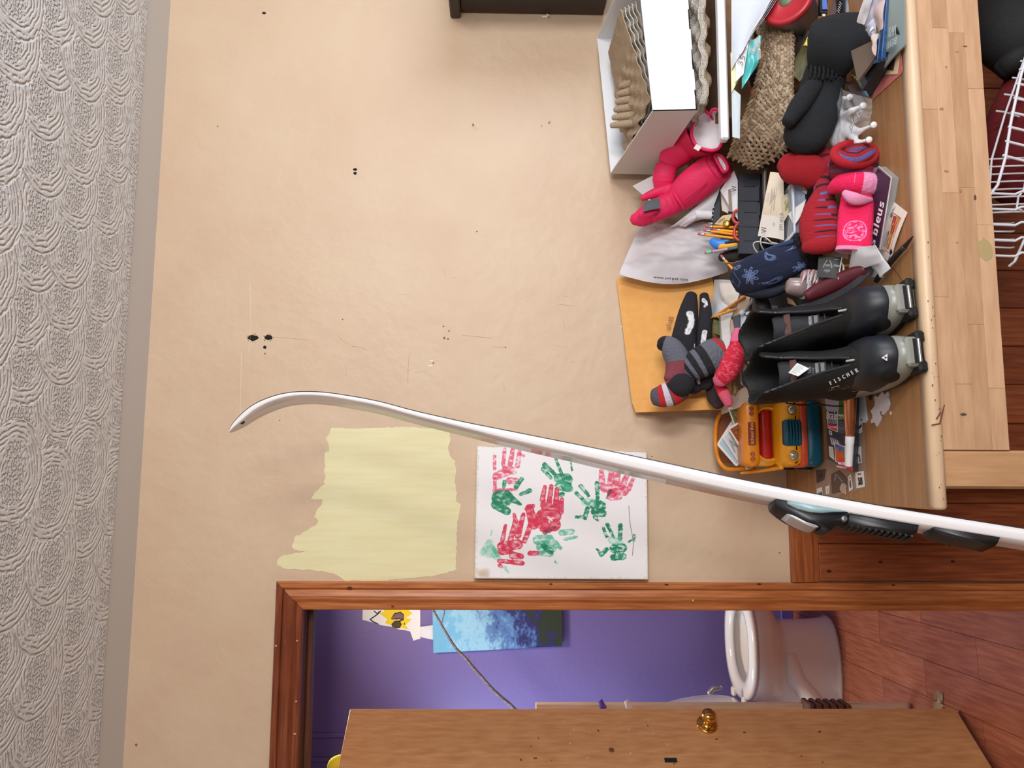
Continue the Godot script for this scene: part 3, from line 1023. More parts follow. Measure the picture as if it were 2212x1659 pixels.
func toilet() -> void:
	var cz := -1.47
	var cx := -0.83
	var por := mt(rgb(236, 232, 228), 0.12)
	var t := thing("toilet", "white porcelain toilet with its lid up against the purple wall", "toilet", Vector3(cx, 0, cz))
	var m := M.new()
	loft(m, [ovl(-0.88, cz, 0.0, 0.235, 0.128), ovl(-0.88, cz, 0.012, 0.24, 0.13), ovl(-0.88, cz, 0.024, 0.23, 0.12), ovl(-0.88, cz, 0.12, 0.222, 0.114), ovl(-0.875, cz, 0.22, 0.218, 0.112), ovl(-0.865, cz, 0.245, 0.205, 0.106), ovl(-0.83, cz, 0.262, 0.205, 0.118), ovl(-0.80, cz, 0.29, 0.228, 0.155), ovl(-0.78, cz, 0.335, 0.242, 0.19), ovl(-0.77, cz, 0.372, 0.238, 0.203), ovl(-0.77, cz, 0.386, 0.234, 0.202), ovl(-0.77, cz, 0.39, 0.225, 0.195),
		ovl(-0.77, cz, 0.388, 0.19, 0.155), ovl(-0.77, cz, 0.36, 0.175, 0.14), ovl(-0.78, cz, 0.28, 0.12, 0.1), ovl(-0.79, cz, 0.22, 0.06, 0.05)], true, true)
	put(m, "bowl", por, t)
	m = M.new()
	tube(m, [Vector3(-0.80, 0.215, cz + 0.09), Vector3(-0.90, 0.2, cz + 0.105), Vector3(-0.98, 0.13, cz + 0.108), Vector3(-1.07, 0.16, cz + 0.105), Vector3(-1.12, 0.08, cz + 0.1), Vector3(-1.13, 0.02, cz + 0.1)], [0.03, 0.042, 0.045, 0.045, 0.042, 0.04], 14)
	put(m, "trapway", por, t)
	m = M.new()
	loft(m, [ovl(-0.765, cz, 0.396, 0.165, 0.13), ovl(-0.765, cz, 0.394, 0.235, 0.205), ovl(-0.765, cz, 0.404, 0.242, 0.212), ovl(-0.765, cz, 0.418, 0.234, 0.204), ovl(-0.765, cz, 0.424, 0.2, 0.17), ovl(-0.765, cz, 0.418, 0.172, 0.142), ovl(-0.765, cz, 0.404, 0.162, 0.13), ovl(-0.765, cz, 0.396, 0.165, 0.13)], false, false)
	put(m, "seat", por, t)
	m = M.new()
	var rings := []
	for q in [[0.0, 0.17], [0.004, 0.182], [0.012, 0.184], [0.016, 0.172], [0.018, 0.12]]:
		var o := PackedVector3Array()
		for j in 40:
			var a := TAU * j / 40
			var h: float = 0.435 + 0.21 + sin(a) * 0.22 * (q[1] / 0.184)
			o.append(Vector3(-1.008 - (h - 0.435) * 0.22 - q[0], h, cz + cos(a) * q[1]))
		rings.append(o)
	loft(m, rings)
	put(m, "lid", por, t)
	m = M.new()
	for s in [-1.0, 1.0]:
		m = M.new()
		box(m, Vector3(-0.995, 0.42, cz + s * 0.075), Vector3(0.04, 0.02, 0.035), 0.006)
		put(m, "hinge", por, t)
	m = M.new()
	box(m, Vector3(-1.20, 0.57, cz), Vector3(0.17, 0.36, 0.40), 0.02)
	put(m, "tank", por, t)
	m = M.new()
	box(m, Vector3(-1.20, 0.775, cz), Vector3(0.19, 0.04, 0.42), 0.012)
	put(m, "tank_lid", por, t)
	m = M.new()
	var hp := Z(1542, 1487, -1.38)
	tube(m, [hp + Vector3(-0.02, 0.02, 0), hp + Vector3(0.0, 0.006, 0.0), hp + Vector3(0.004, -0.03, 0.0)], [0.012, 0.013, 0.009], 12)
	put(m, "flush_lever", mt(rgb(190, 188, 190), 0.25, 0.8), t)

func wall_marks() -> void:
	var wall := get_node("wall_back")
	# a square of pale yellow test paint, dry-brushed at its ends
	var pts := [[716, 924], [760, 926], [820, 924], [880, 923], [930, 925], [974, 922], [972, 936], [974, 950], [968, 966], [972, 985], [984, 996], [983, 1030], [985, 1060], [986, 1084], [995, 1089], [991, 1112], [987, 1140], [986, 1168], [987, 1190], [984, 1206], [986, 1230], [979, 1233], [966, 1238], [936, 1245], [900, 1248], [866, 1251], [812, 1255], [744, 1254], [734, 1246], [720, 1239], [700, 1235], [660, 1231], [612, 1228], [600, 1221], [602, 1206], [612, 1199], [640, 1194], [660, 1192], [636, 1188], [630, 1180], [636, 1160], [660, 1147], [684, 1133], [688, 1124], [678, 1116], [684, 1104], [694, 1092], [696, 1078], [672, 1078], [678, 1068], [692, 1052], [702, 1046], [700, 1020], [702, 1000], [702, 978], [712, 974], [710, 960], [704, 946], [712, 938]]
	var out := PackedVector2Array()
	for k in pts.size():
		var a: Array = pts[k]
		var b: Array = pts[(k + 1) % pts.size()]
		var n := maxi(1, int(Vector2(a[0] - b[0], a[1] - b[1]).length() / 6.0))
		for j in n:
			var f := float(j) / n
			var x := lerpf(a[0], b[0], f) + (rng.randf_range(-2.6, 2.6) if j else 0.0)
			var y := lerpf(a[1], b[1], f) + (rng.randf_range(-1.6, 1.6) if j else 0.0)
			var p := Z(x, y, 0.0)
			out.append(Vector2(p.x, p.y))
	var m := M.new()
	prism(m, out, Transform3D(Basis.IDENTITY, Vector3(0, 0, 0.0007)), 0.0006)
	var yel := StandardMaterial3D.new()
	yel.albedo_texture = ntex(0.01, 5, 91, rgb(224, 215, 166), rgb(232, 226, 184), 512)
	yel.uv1_triplanar = true
	yel.uv1_scale = Vector3(9, 0.8, 1)
	yel.roughness = 0.5
	put(m, "paint_patch", yel, wall)
	# screw holes with torn plaster
	var dark := mt(rgb(30, 22, 18), 0.95)
	var crumb := mt(rgb(222, 214, 204), 0.9)
	for q in [[546, 730, 12, 8], [580, 729, 10, 7], [572, 750, 4, 4], [572, 764, 2, 2], [767, 366, 5, 4], [767, 374, 4, 4], [570, 28, 5, 4], [1022, 270, 2, 4], [960, 730, 3, 3], [968, 732, 3, 2], [740, 690, 2, 2], [1330, 124, 0.1, 0.1], [1186, 265, 2, 4], [1170, 272, 1.5, 1.5], [470, 273, 2, 2], [1030, 500, 2, 2], [958, 705, 2.4, 2], [970, 715, 2, 2], [936, 784, 2, 2], [1092, 750, 2, 2], [604, 908, 1.6, 1.6], [1408, 986, 1.6, 1.6], [1398, 1040, 2, 1.6], [294, 1609, 3, 3], [1684, 1194, 2, 2]]:
		if q[2] < 1: continue
		m = M.new()
		var p := Z(q[0], q[1], 0.0004)
		var pp := PackedVector2Array()
		for j in 14:
			var r := 0.00115 * rng.randf_range(0.75, 1.15)
			pp.append(Vector2(cos(TAU * j / 14.0) * q[3] * r, sin(TAU * j / 14.0) * q[2] * r))
		prism(m, pp, Transform3D(Basis.IDENTITY, p), 0.0005)
		put(m, "screw_hole" if q[2] > 3 else "speck", dark if q[2] > 3 else mt(rgb(130, 96, 70), 0.8), wall)
		if q[2] > 6:
			for k in 16:
				m = M.new()
				var a := TAU * k / 16.0
				var c := p + Vector3(cos(a) * q[3] * 1.2, sin(a) * q[2] * 1.15, 0) * 0.00118
				box(m, c, Vector3(0.004, 0.003, 0.0022) * rng.randf_range(0.5, 1.1), 0.0006, Basis(Vector3(0, 0, 1), a))
				put(m, "plaster_chip", crumb if k % 3 else mt(rgb(170, 140, 108), 0.9), wall)
	# scratches, seams and scuffs
	var lt := mt(rgb(232, 220, 200), 0.5)
	var dk := mt(rgb(172, 140, 112), 0.7)
	for q in [[[540, 612], [542, 700], [539, 760]], [[522, 760], [520, 840], [519, 900]], [[1076, 84], [1082, 122]], [[1084, 122], [1092, 126]], [[1340, 700], [1344, 732]], [[1098, 1006], [1098, 1030]]]:
		scratch(wall, q, 0.00045, lt)
	for q in [[[596, 728], [630, 731], [668, 735]], [[998, 724], [1030, 727], [1062, 731]], [[1062, 749], [1090, 751]], [[884, 762], [882, 790], [880, 830]], [[730, 724], [740, 736], [752, 742]], [[760, 748], [780, 750], [790, 756]], [[1204, 657], [1240, 661]], [[1024, 280], [1018, 270], [1024, 268], [1030, 282]], [[1190, 258], [1190, 272]], [[1418, 900], [1450, 902]]]:
		scratch(wall, q, 0.0004, dk)
	for k in 30:
		var q := Vector2(rng.randf_range(690, 1300), rng.randf_range(560, 850))
		var d := Vector2(rng.randf_range(4, 26), 0).rotated(rng.randf_range(-0.3, 0.3) + (PI / 2 if k % 3 == 0 else 0.0))
		scratch(wall, [[q.x, q.y], [q.x + d.x * 0.5, q.y + d.y * 0.5 + 1.0], [q.x + d.x, q.y + d.y]], 0.0003, lt if k % 2 else dk)
	for q in [[932, 780], [930, 790], [1344, 706]]:
		m = M.new(); box(m, Z(q[0], q[1], 0.0008), Vector3(0.003, 0.009, 0.0008), 0.0002)
		put(m, "paint_chip", mt(rgb(244, 242, 238), 0.7), wall)
	# adhesive hook and the dark cabinet at the right
	m = M.new()
	var hk := thing("adhesive_hook", "tiny clear plastic adhesive hook on the tan wall near the dark cabinet", "hook", Z(1184, 36, 0.002))
	box(m, Z(1176, 36, 0.0035), Vector3(0.011, 0.022, 0.004), 0.0015)
	put(m, "base", clear(rgb(240, 240, 236), 0.45), hk)
	m = M.new()
	var h0 := Z(1178, 36, 0.006)
	tube(m, [h0 + Vector3(0, 0.006, 0), h0 + Vector3(0, -0.005, 0.002), h0 + Vector3(0, -0.009, 0.008), h0 + Vector3(0, -0.004, 0.011)], 0.0022, 8)
	put(m, "prong", mt(rgb(245, 245, 242), 0.2), hk)
	var cb := mt(rgb(40, 30, 27), 0.5)
	var c0 := Z(972, 0.0, 0.03)
	var xl := Z(1330, 37, 0.0).x
	var cab := thing("wall_cabinet", "dark brown wall cabinet at the edge of the tan wall above the egg trays", "cabinet", Vector3(xl + 0.2, 1.0, 0.0))
	m = M.new()
	span(m, Vector3(xl + 0.004, 1.22, 0.001), Vector3(xl + 0.7, c0.y - 0.03, 0.034), 0.002)
	put(m, "back_stile", mt(rgb(62, 42, 32), 0.5), cab)
	m = M.new()
	span(m, Vector3(xl, 1.22, 0.034), Vector3(xl + 0.7, c0.y - 0.03, 0.34), 0.003)
	put(m, "body", cb, cab)
	m = M.new()
	span(m, Vector3(xl - 0.014, c0.y - 0.03, 0.001), Vector3(xl + 0.72, c0.y, 0.37), 0.004)
	put(m, "crown", mt(rgb(54, 44, 40), 0.5), cab)

func scratch(par: Node, q: Array, r: float, mat: Material) -> void:
	var m := M.new()
	var p := []
	for e in q: p.append(Z(e[0], e[1], 0.0))
	tube(m, p, r, 6)
	put(m, "scratch", mat, par)

func desk() -> void:
	var zl := 0.711
	var xl := Y(2030, 1102, DESK - 0.012).x
	var top := wood("desktop", rgb(146, 104, 66), rgb(172, 128, 86), Vector3(0.5, 6, 9), 0.36, 101, 0.0, [[0.5, rgb(160, 116, 75)]])
	var pale := wood("desklip", rgb(206, 174, 140), rgb(224, 196, 162), Vector3(0.8, 10, 10), 0.42, 103)
	var d := thing("desk", "butcher block desk with a pale rounded front edge under the clutter", "desk", Vector3(xl + 0.7, 0, 0.4))
	var m := M.new()
	box(m, Vector3((xl + 1.35) / 2.0, DESK - 0.0125, (0.024 + zl - 0.012) / 2.0), Vector3(1.35 - xl, 0.025, zl - 0.012 - 0.024), 0.001)
	var tp := put(m, "tabletop", top, d)
	m = M.new()
	var rings := []
	for x in [xl, xl + 0.002, xl + 0.006, 1.35]:
		var o := PackedVector3Array()
		var s := 0.0 if x > xl + 0.005 else (0.004 if x == xl else 0.0015)
		for k in 13:
			var a := PI / 2 - PI * k / 12.0
			o.append(Vector3(x, DESK - 0.0125 + sin(a) * (0.0125 - s), zl - 0.012 + cos(a) * (0.012 - s)))
		o.append(Vector3(x, DESK - 0.025 + s, zl - 0.03))
		o.append(Vector3(x, DESK - s + 0.0002, zl - 0.03))
		rings.append(o)
	loft(m, rings)
	var lip := put(m, "edge_moulding", pale, d)
	for q in [[2023, 905, 2032, 890], [2030, 915, 2013, 918], [2040, 875, 2030, 915]]:   # split in the edge
		m = M.new()
		tube(m, [Z(q[0], q[1], zl + 0.0005), Z(q[2], q[3], zl + 0.0005)], 0.0011, 6)
		put(m, "split", mt(rgb(110, 56, 34), 0.8), lip)
	for k in 26:
		m = M.new()
		var x := xl + 0.02 + k * 0.02 * rng.randf_range(0.5, 1.4)
		box(m, Vector3(x, DESK - 0.0125 + rng.randf_range(-0.006, 0.006), zl), Vector3(0.0022, 0.0012, 0.0008) * rng.randf_range(0.5, 1.6), 0.0)
		put(m, "pit", mt(rgb(128, 96, 66), 0.8), lip)
	# apron of glued staves
	var za := zl - 0.014
	var x1 := Z(2100, 972, za).x
	var yb := 0.5885
	m = M.new()
	span(m, Vector3(x1 + 0.001, yb + 0.001, za - 0.03), Vector3(1.33, DESK - 0.026, za - 0.002), 0.0)
	var ap := put(m, "apron", wood("apronglue", rgb(160, 116, 74), rgb(190, 146, 100), Vector3(1, 8, 8), 0.5, 105), d)
	var rows := 4
	var hh := (DESK - 0.0255 - yb) / rows
	for r in rows:
		var x := x1 - rng.randf_range(0.02, 0.2)
		while x < 1.32:
			var ln := rng.randf_range(0.26, 0.42)
			var a := maxf(x, x1)
			var b := minf(x + ln, 1.33)
			if b - a > 0.012:
				m = M.new()
				box(m, Vector3((a + b) / 2.0, yb + hh * (r + 0.5), za - 0.0025), Vector3(b - a - 0.0003, hh - 0.0003, 0.005), 0.0003)
				var k := rng.randi() % 4
				put(m, "stave", wood("stave%d" % k, rgb(180 + 6 * k, 140 + 6 * k, 105 + 6 * k), rgb(200 + 5 * k, 163 + 5 * k, 128 + 5 * k), Vector3(1.2, 9, 9), 0.45, 110 + k), ap)
			x += ln
	for q in [[2085, 100, 8, 2], [2068, 112, 6, 2], [2106, 426, 4, 9], [2045, 370, 7, 4], [2034, 235, 6, 5], [2074, 412, 4, 6], [2044, 145, 3, 4], [2068, 524, 3, 3], [2081, 895, 9, 4]]:
		m = M.new()
		var pp := PackedVector2Array()
		for j in 10: pp.append(Vector2(cos(TAU * j / 10.0) * q[3], sin(TAU * j / 10.0) * q[2]) * 0.00075 * rng.randf_range(0.6, 1.1))
		prism(m, pp, Transform3D(Basis.IDENTITY, Z(q[0], q[1], za + 0.0004)), 0.0004)
		put(m, "stain", mt(rgb(166, 122, 84) if q[0] != 2081 and q[0] != 2106 and q[0] != 2085 else rgb(84, 72, 62), 0.6), ap)
	m = M.new()
	var gp := PackedVector2Array()
	for j in 14: gp.append(Vector2(cos(TAU * j / 14.0) * 0.022, sin(TAU * j / 14.0) * 0.016 + 0.004) * rng.randf_range(0.8, 1.1))
	prism(m, gp, Transform3D(Basis.IDENTITY, Z(2132, 540, za + 0.0004)), 0.0004)
	put(m, "green_stain", mt(rgb(176, 158, 112), 0.5), ap)
	# legs
	var lm := wood("deskleg", rgb(182, 138, 98), rgb(206, 164, 122), Vector3(9, 0.9, 9), 0.45, 107)
	var lx0 := Z(2100, 1056, za).x
	for q in [[lx0, x1 - 0.0005, za - 0.075, za], [lx0, x1 - 0.0005, 0.04, 0.11], [1.265, 1.33, za - 0.115, za - 0.04], [1.265, 1.33, 0.04, 0.11]]:
		m = M.new()
		span(m, Vector3(q[0], 0.0, q[2]), Vector3(q[1], DESK - 0.0255, q[3]), 0.005)
		put(m, "leg", lm, d)
	for q in [[1872, 1052], [1893, 880], [1840, 1058], [1925, 395], [1946, 160]]:
		m = M.new()
		var p := Y(q[0], q[1], DESK)
		box(m, p, Vector3(0.006, 0.0006, 0.0008), 0.0, Basis(UPV, q[0]))
		put(m, "scratch", mt(rgb(110, 66, 34), 0.6), tp)

# ---------------------------------------------------------------- hand-print painting
func hand(i: Image, pts: Array, c: Color, g := 0.6) -> void:
	for q in pts: pcap(i, Vector2(q[0] - 125, q[1] - 258) * 0.485, Vector2(q[2] - 125, q[3] - 258) * 0.485, q[4] * 0.485, q[5] * 0.485, c, 1.4, g, 0.12)

func painting() -> void:
	var i := im(742, 586, rgb(240, 238, 240))
	var red := Color(rgb(214, 40, 72), 0.95)
	var pk := Color(rgb(224, 70, 104), 0.8)
	var gr := Color(rgb(10, 128, 86), 0.95)
	var lg := Color(rgb(70, 176, 140), 0.75)
	var pale := Color(rgb(130, 206, 180), 0.6)
	hand(i, [[283, 352, 285, 470, 15, 14], [372, 285, 362, 440, 15, 18], [446, 285, 425, 420, 18, 24], [508, 285, 490, 440, 16, 22], [520, 330, 548, 340, 14, 10], [300, 540, 420, 480, 34, 44], [380, 480, 460, 500, 30, 20], [290, 560, 290, 680, 16, 18], [420, 580, 480, 580, 32, 26], [300, 670, 480, 660, 16, 12]], pk, 0.9)
	hand(i, [[480, 632, 530, 562, 22, 18], [370, 640, 376, 590, 14, 18], [330, 740, 380, 740, 68, 74], [300, 800, 400, 860, 40, 36], [400, 720, 520, 795, 42, 12], [520, 705, 600, 670, 14, 22]], gr, 0.55)
	hand(i, [[735, 420, 820, 500, 24, 18], [720, 460, 790, 540, 20, 16], [832, 352, 884, 490, 13, 14], [972, 390, 978, 460, 5, 9], [860, 540, 930, 550, 44, 56], [860, 620, 930, 620, 34, 50], [880, 700, 895, 690, 22, 20]], gr, 0.8)
	hand(i, [[850, 560, 960, 640, 26, 30]], lg, 0.9)
	hand(i, [[738, 630, 715, 750, 17, 24], [795, 620, 780, 760, 19, 24], [845, 650, 838, 780, 20, 26], [890, 740, 880, 860, 17, 26], [750, 800, 850, 800, 54, 50], [720, 900, 830, 900, 60, 56], [690, 960, 820, 980, 54, 60], [640, 980, 600, 830, 44, 36], [570, 840, 632, 810, 14, 18], [720, 1020, 780, 1030, 26, 24]], red, 0.35)
	hand(i, [[770, 915, 800, 940, 12, 10], [790, 925, 820, 920, 8, 6], [775, 945, 782, 962, 7, 5], [752, 712, 748, 770, 5, 4], [806, 720, 806, 790, 5, 4]], Color(rgb(240, 236, 238), 0.95), 0.1)
	hand(i, [[1245, 460, 1250, 560, 20, 30], [1340, 440, 1330, 560, 24, 32], [1400, 450, 1370, 600, 20, 36], [1480, 480, 1430, 600, 20, 30], [1540, 500, 1490, 620, 14, 22], [1270, 620, 1440, 640, 40, 50], [1330, 700, 1400, 700, 36, 30], [1385, 310, 1380, 340, 14, 12], [1460, 310, 1460, 340, 16, 14]], pk, 0.8)
	hand(i, [[1330, 650, 1360, 680, 26, 18]], red, 0.5)
	hand(i, [[1325, 650, 1290, 715, 16, 6]], Color(rgb(90, 70, 80), 0.75), 0.8)
	hand(i, [[1060, 610, 1130, 700, 20, 14], [1020, 680, 1120, 780, 18, 14], [1205, 575, 1210, 720, 20, 17], [1180, 780, 1240, 790, 48, 46], [1190, 850, 1250, 860, 40, 38], [1120, 820, 1095, 910, 20, 20], [1020, 905, 1090, 905, 14, 16], [1190, 900, 1210, 930, 24, 10]], gr, 0.9)
	hand(i, [[1100, 760, 1160, 760, 34, 34]], pale, 0.6)
	hand(i, [[1295, 965, 1350, 1080, 17, 12], [1260, 1000, 1290, 1080, 14, 14], [1413, 970, 1408, 1095, 20, 20], [1360, 1190, 1430, 1180, 44, 40], [1350, 1270, 1430, 1260, 30, 34], [1290, 1200, 1240, 1245, 18, 22], [1200, 1195, 1240, 1240, 7, 12], [1540, 1060, 1535, 1110, 12, 8], [1490, 1120, 1510, 1105, 10, 8], [1360, 1290, 1365, 1300, 10, 5]], gr, 0.95)
	hand(i, [[1340, 1110, 1400, 1130, 40, 34]], pale, 0.7)
	hand(i, [[390, 990, 365, 1120, 14, 20], [465, 890, 480, 950, 14, 20], [480, 950, 435, 1120, 24, 24], [548, 890, 500, 1080, 18, 30], [620, 960, 560, 1130, 24, 22], [360, 1180, 500, 1160, 42, 46], [350, 1230, 420, 1210, 30, 40], [460, 1260, 530, 1270, 36, 26], [340, 1310, 540, 1330, 18, 22], [345, 1350, 360, 1365, 18, 12]], red, 0.6)
	hand(i, [[680, 1120, 780, 1110, 46, 40], [720, 1180, 800, 1180, 56, 50], [700, 1240, 790, 1240, 20, 30], [830, 1150, 880, 1190, 30, 16], [890, 1050, 980, 1040, 28, 24], [920, 1110, 1020, 1090, 14, 12], [830, 1310, 845, 1330, 8, 5]], lg, 0.8)
	hand(i, [[730, 1170, 790, 1220, 24, 30]], gr, 0.7)
	hand(i, [[610, 1240, 670, 1240, 22, 20]], red, 0.4)
	hand(i, [[740, 1050, 830, 1000, 20, 12]], Color(rgb(120, 50, 66), 0.85), 0.5)
	hand(i, [[190, 1240, 250, 1150, 26, 34], [230, 1230, 290, 1240, 50, 46], [250, 1170, 310, 1280, 30, 24], [340, 1270, 345, 1290, 12, 10], [270, 1040, 262, 1080, 9, 6], [400, 1390, 420, 1410, 14, 10], [380, 1365, 400, 1370, 12, 10]], pale, 0.7)
	hand(i, [[285, 1190, 320, 1260, 16, 14]], lg, 0.6)
	pline(i, [Vector2(662, 255), Vector2(666, 330), Vector2(676, 390), Vector2(680, 430), Vector2(676, 480)], 0.9, rgb(70, 64, 66))
	for k in 500:
		var e := rng.randi() % 4
		var w := rng.randf()
		var p := Vector2(w * 742, rng.randf_range(0, 7) if e == 0 else 586 - rng.randf_range(0, 8)) if e % 2 == 0 else Vector2(rng.randf_range(0, 9) if e == 1 else 742 - rng.randf_range(0, 6), w * 586)
		pcap(i, p, p + Vector2(rng.randf_range(-5, 5), rng.randf_range(-5, 5)), 1.2, 1.0, Color(rgb(196, 172, 146), 0.35), 1.5)
	for k in 22: pcap(i, Vector2(rng.randf_range(5, 60), rng.randf_range(550, 580)), Vector2(rng.randf_range(5, 60), rng.randf_range(550, 580)), 9, 6, Color(rgb(206, 182, 154), 0.14), 6.0)
	var t := thing("canvas", "white canvas with red and green child's hand prints hung above the door casing", "painting", Z(1400, 1110, 0.0))
	var m := M.new()
	var q := [Z(1030.5, 962.5, 0.021), Z(1396.5, 976, 0.021), Z(1399.5, 1251, 0.021), Z(1025, 1248.5, 0.021)]
	hexa(m, q, Vector3(0, 0, -0.0205))
	put(m, "panel", pic(i, 0.45), t)
	m = M.new()
	for k in 4: tube(m, [q[k] + Vector3(0, 0, -0.001), q[(k + 1) % 4] + Vector3(0, 0, -0.001)], 0.0016, 8)
	put(m, "worn_edge", mt(rgb(206, 190, 170), 0.7), t)

# ---------------------------------------------------------------- the ski
func skiz(px: float) -> float:
	return lerpf(0.40, 0.735, clampf((px - 497.0) / 1560.0, -0.2, 1.4))

func ski() -> void:
	# px, y of the base edge, y of the top sheet's near edge
	var rows := [[495, 929, 933], [502, 916, 925], [520, 896, 909], [545, 876, 888], [575, 861.5, 871], [610, 851, 859], [650, 846.5, 853.5], [700, 848, 855], [760, 856.5, 864.5], [820, 868, 876.5], [900, 889, 898.5], [1000, 911.5, 923], [1100, 931.5, 948], [1250, 961.5, 982], [1400, 992.5, 1017], [1640, 1044, 1069], [1905, 1093.5, 1118.5], [2212, 1142.5, 1168], [2420, 1177, 1203]]
	var rings := []
	var base := []
	var nl := Vector3(-0.936, 0.0, 0.35).normalized()      # the top sheet looks to the left and a little this way
	var wd := Vector3(-nl.z, 0, nl.x)
	if wd.z < 0.0: wd = -wd
	var bring := []
	var k := 0
	var cr := []
	for i in rows.size() - 1:
		for s in 4: cr.append(cat(rows, i, s / 4.0))
	cr.append(rows[rows.size() - 1])
	for q in cr:
		var z := skiz(q[0])
		var a := Z(q[0], q[1], z)
		var b := Z(q[0], q[2], z)
		var f: float = clampf((q[0] - 495.0) / 90.0, 0.0, 1.0)
		var w := 0.048 * sqrt(maxf(1.0 - (1.0 - f) * (1.0 - f), 0.01))
		var back := -wd * w
		var d := (b - a)
		# front edge: a..b seen by the camera; chamfered top-sheet edge
		rings.append(PackedVector3Array([a, a + d * 0.5, a + d * 0.9, b + wd * -0.0015, b + back * 0.96, a + d * 0.85 + back, a + back]))
		bring.append(PackedVector3Array([a - d * 0.0 + wd * 0.0004, a - d.normalized() * 0.0016, a + back - d.normalized() * 0.0016, a + back]))
	var t := thing("ski", "white cross-country ski leaning upright against the end of the desk", "ski", Z(2212, 1155, 0.76) - Vector3(0, 1.0, 0))
	var m := M.new()
	loft(m, rings)
	var white := mt(rgb(240, 238, 240), 0.16)
	white.clearcoat_enabled = true
	white.clearcoat = 0.6
	white.clearcoat_roughness = 0.05
	put(m, "body", white, t)
	m = M.new()
	loft(m, bring)
	put(m, "base", mt(rgb(34, 34, 38), 0.4), t)
	# the tip's glossy upper face and its hole
	m = M.new()
	var hp := Z(523, 911, skiz(523) - 0.012)
	lathe(m, [[0.0, -0.004], [0.005, -0.003], [0.0052, 0.003], [0.004, 0.004], [0.0, 0.0035]], Transform3D(Basis(Quaternion(Vector3.UP, Vector3(-0.6, -0.5, 0.6).normalized())), hp), 14)
	put(m, "tip_hole", mt(rgb(70, 64, 62), 0.5), t)
	var edge := func(px: float) -> Vector3:
		for i in cr.size() - 1:
			if px >= cr[i][0] and px <= cr[i + 1][0]:
				return Z(px, lerpf(cr[i][2], cr[i + 1][2], (px - cr[i][0]) / (cr[i + 1][0] - cr[i][0])), skiz(px))
		return Z(px, 1160, skiz(px))
	var slab := func(q: Array, depth: float, inset: float) -> M:       # outline beside the ski: [px, photo pixels out from the top sheet]
		var mm := M.new()
		var fr := []
		var n := q.size()
		for e in q:
			var p: Vector3 = edge.call(e[0])
			var al: Vector3 = ((edge.call(e[0] + 8.0) as Vector3) - (edge.call(e[0] - 8.0) as Vector3)).normalized()
			var out := (nl - al * nl.dot(al)).normalized()
			fr.append(p + out * (e[1] * mpp(p)) - wd * inset)
		var r0 := PackedVector3Array(fr)
		var r1 := PackedVector3Array()
		var r2 := PackedVector3Array()
		var r3 := PackedVector3Array()
		var c := Vector3.ZERO
		for p in fr: c += p / n
		for p in fr:
			r1.append(p.lerp(c, 0.03) + wd * 0.003)
			r2.append(p - wd * depth)
			r3.append(p.lerp(c, 0.03) - wd * (depth + 0.003))
		loft(mm, [r1, r0, r2, r3])
		return mm
	var cl := M.new()
	var cp: Vector3 = Z(1462, 1034.5, skiz(1462) - 0.03)
	var cd := (Z(1482, 1038, skiz(1482) - 0.03) - Z(1442, 1031, skiz(1442) - 0.03)).normalized()
	lathe(cl, [[0.0, -0.003], [0.0085, -0.002], [0.0095, 0.0], [0.0085, 0.002], [0.0, 0.003]], Transform3D(Basis(cd * 1.9, nl, cd.cross(nl) * 0.75), cp), 20)
	put(cl, "black_clip", mt(rgb(30, 29, 31), 0.4), t)
	var b := thing_child("binding", t)
	var blk := mt(rgb(24, 25, 28), 0.38)
	put(slab.call([[1678, -1], [1674, 4], [1678, 14], [1694, 24], [1716, 34], [1742, 42], [1768, 46], [1776, 40], [1790, 46], [1800, 44], [1806, 34], [1822, 32], [1834, 24], [1834, -1]], 0.036, 0.005), "toe_piece", blk, b)
	put(slab.call([[1700, 3], [1702, 8], [1722, 15], [1750, 17], [1776, 14], [1800, 7], [1826, 2], [1826, 0], [1760, 0]], 0.001, -0.0005), "blue_insert", mt(rgb(150, 180, 186), 0.25), b)
	put(slab.call([[1704, 29], [1720, 37], [1744, 44.5], [1766, 48], [1774, 45], [1768, 42], [1746, 39], [1722, 31]], 0.03, 0.004), "silver_trim", mt(rgb(196, 196, 200), 0.3, 0.4), b)
	put(slab.call([[1778, 40], [1782, 50], [1796, 50], [1806, 40], [1812, 30], [1790, 30]], 0.02, 0.008), "latch", mt(rgb(34, 34, 36), 0.5), b)
	m = M.new()
	var pp: Vector3 = edge.call(1820.0) + nl * (18.0 * mpp(edge.call(1820.0))) + wd * -0.002
	lathe(m, [[0.0055, -0.004], [0.0055, 0.004], [0.003, 0.005], [0.0, 0.005]], Transform3D(Basis(Quaternion(Vector3.UP, wd)), pp), 14)
	put(m, "pin", mt(rgb(150, 152, 156), 0.3, 0.8), b)
	put(slab.call([[1836, -1], [1836, 26], [1872, 26], [1900, 25], [1940, 24], [1966, 24], [1986, 18], [1990, -1]], 0.03, 0.008), "ridge_bar", blk, b)
	for j in 11:
		var x := 1842.0 + j * 13.0
		put(slab.call([[x, 24], [x + 2, 29], [x + 8, 29], [x + 10, 24]], 0.026, 0.010), "rib", mt(rgb(18, 19, 21), 0.45), b)
	put(slab.call([[2018, -1], [2020, 8], [2036, 14], [2080, 17], [2120, 19], [2152, 21], [2158, 14], [2164, -1]], 0.036, 0.005), "heel_plate", blk, b)

func thing_child(nm: String, par: Node) -> Node3D:
	var o := Node3D.new()
	o.name = nm
	par.add_child(o, true)
	return o

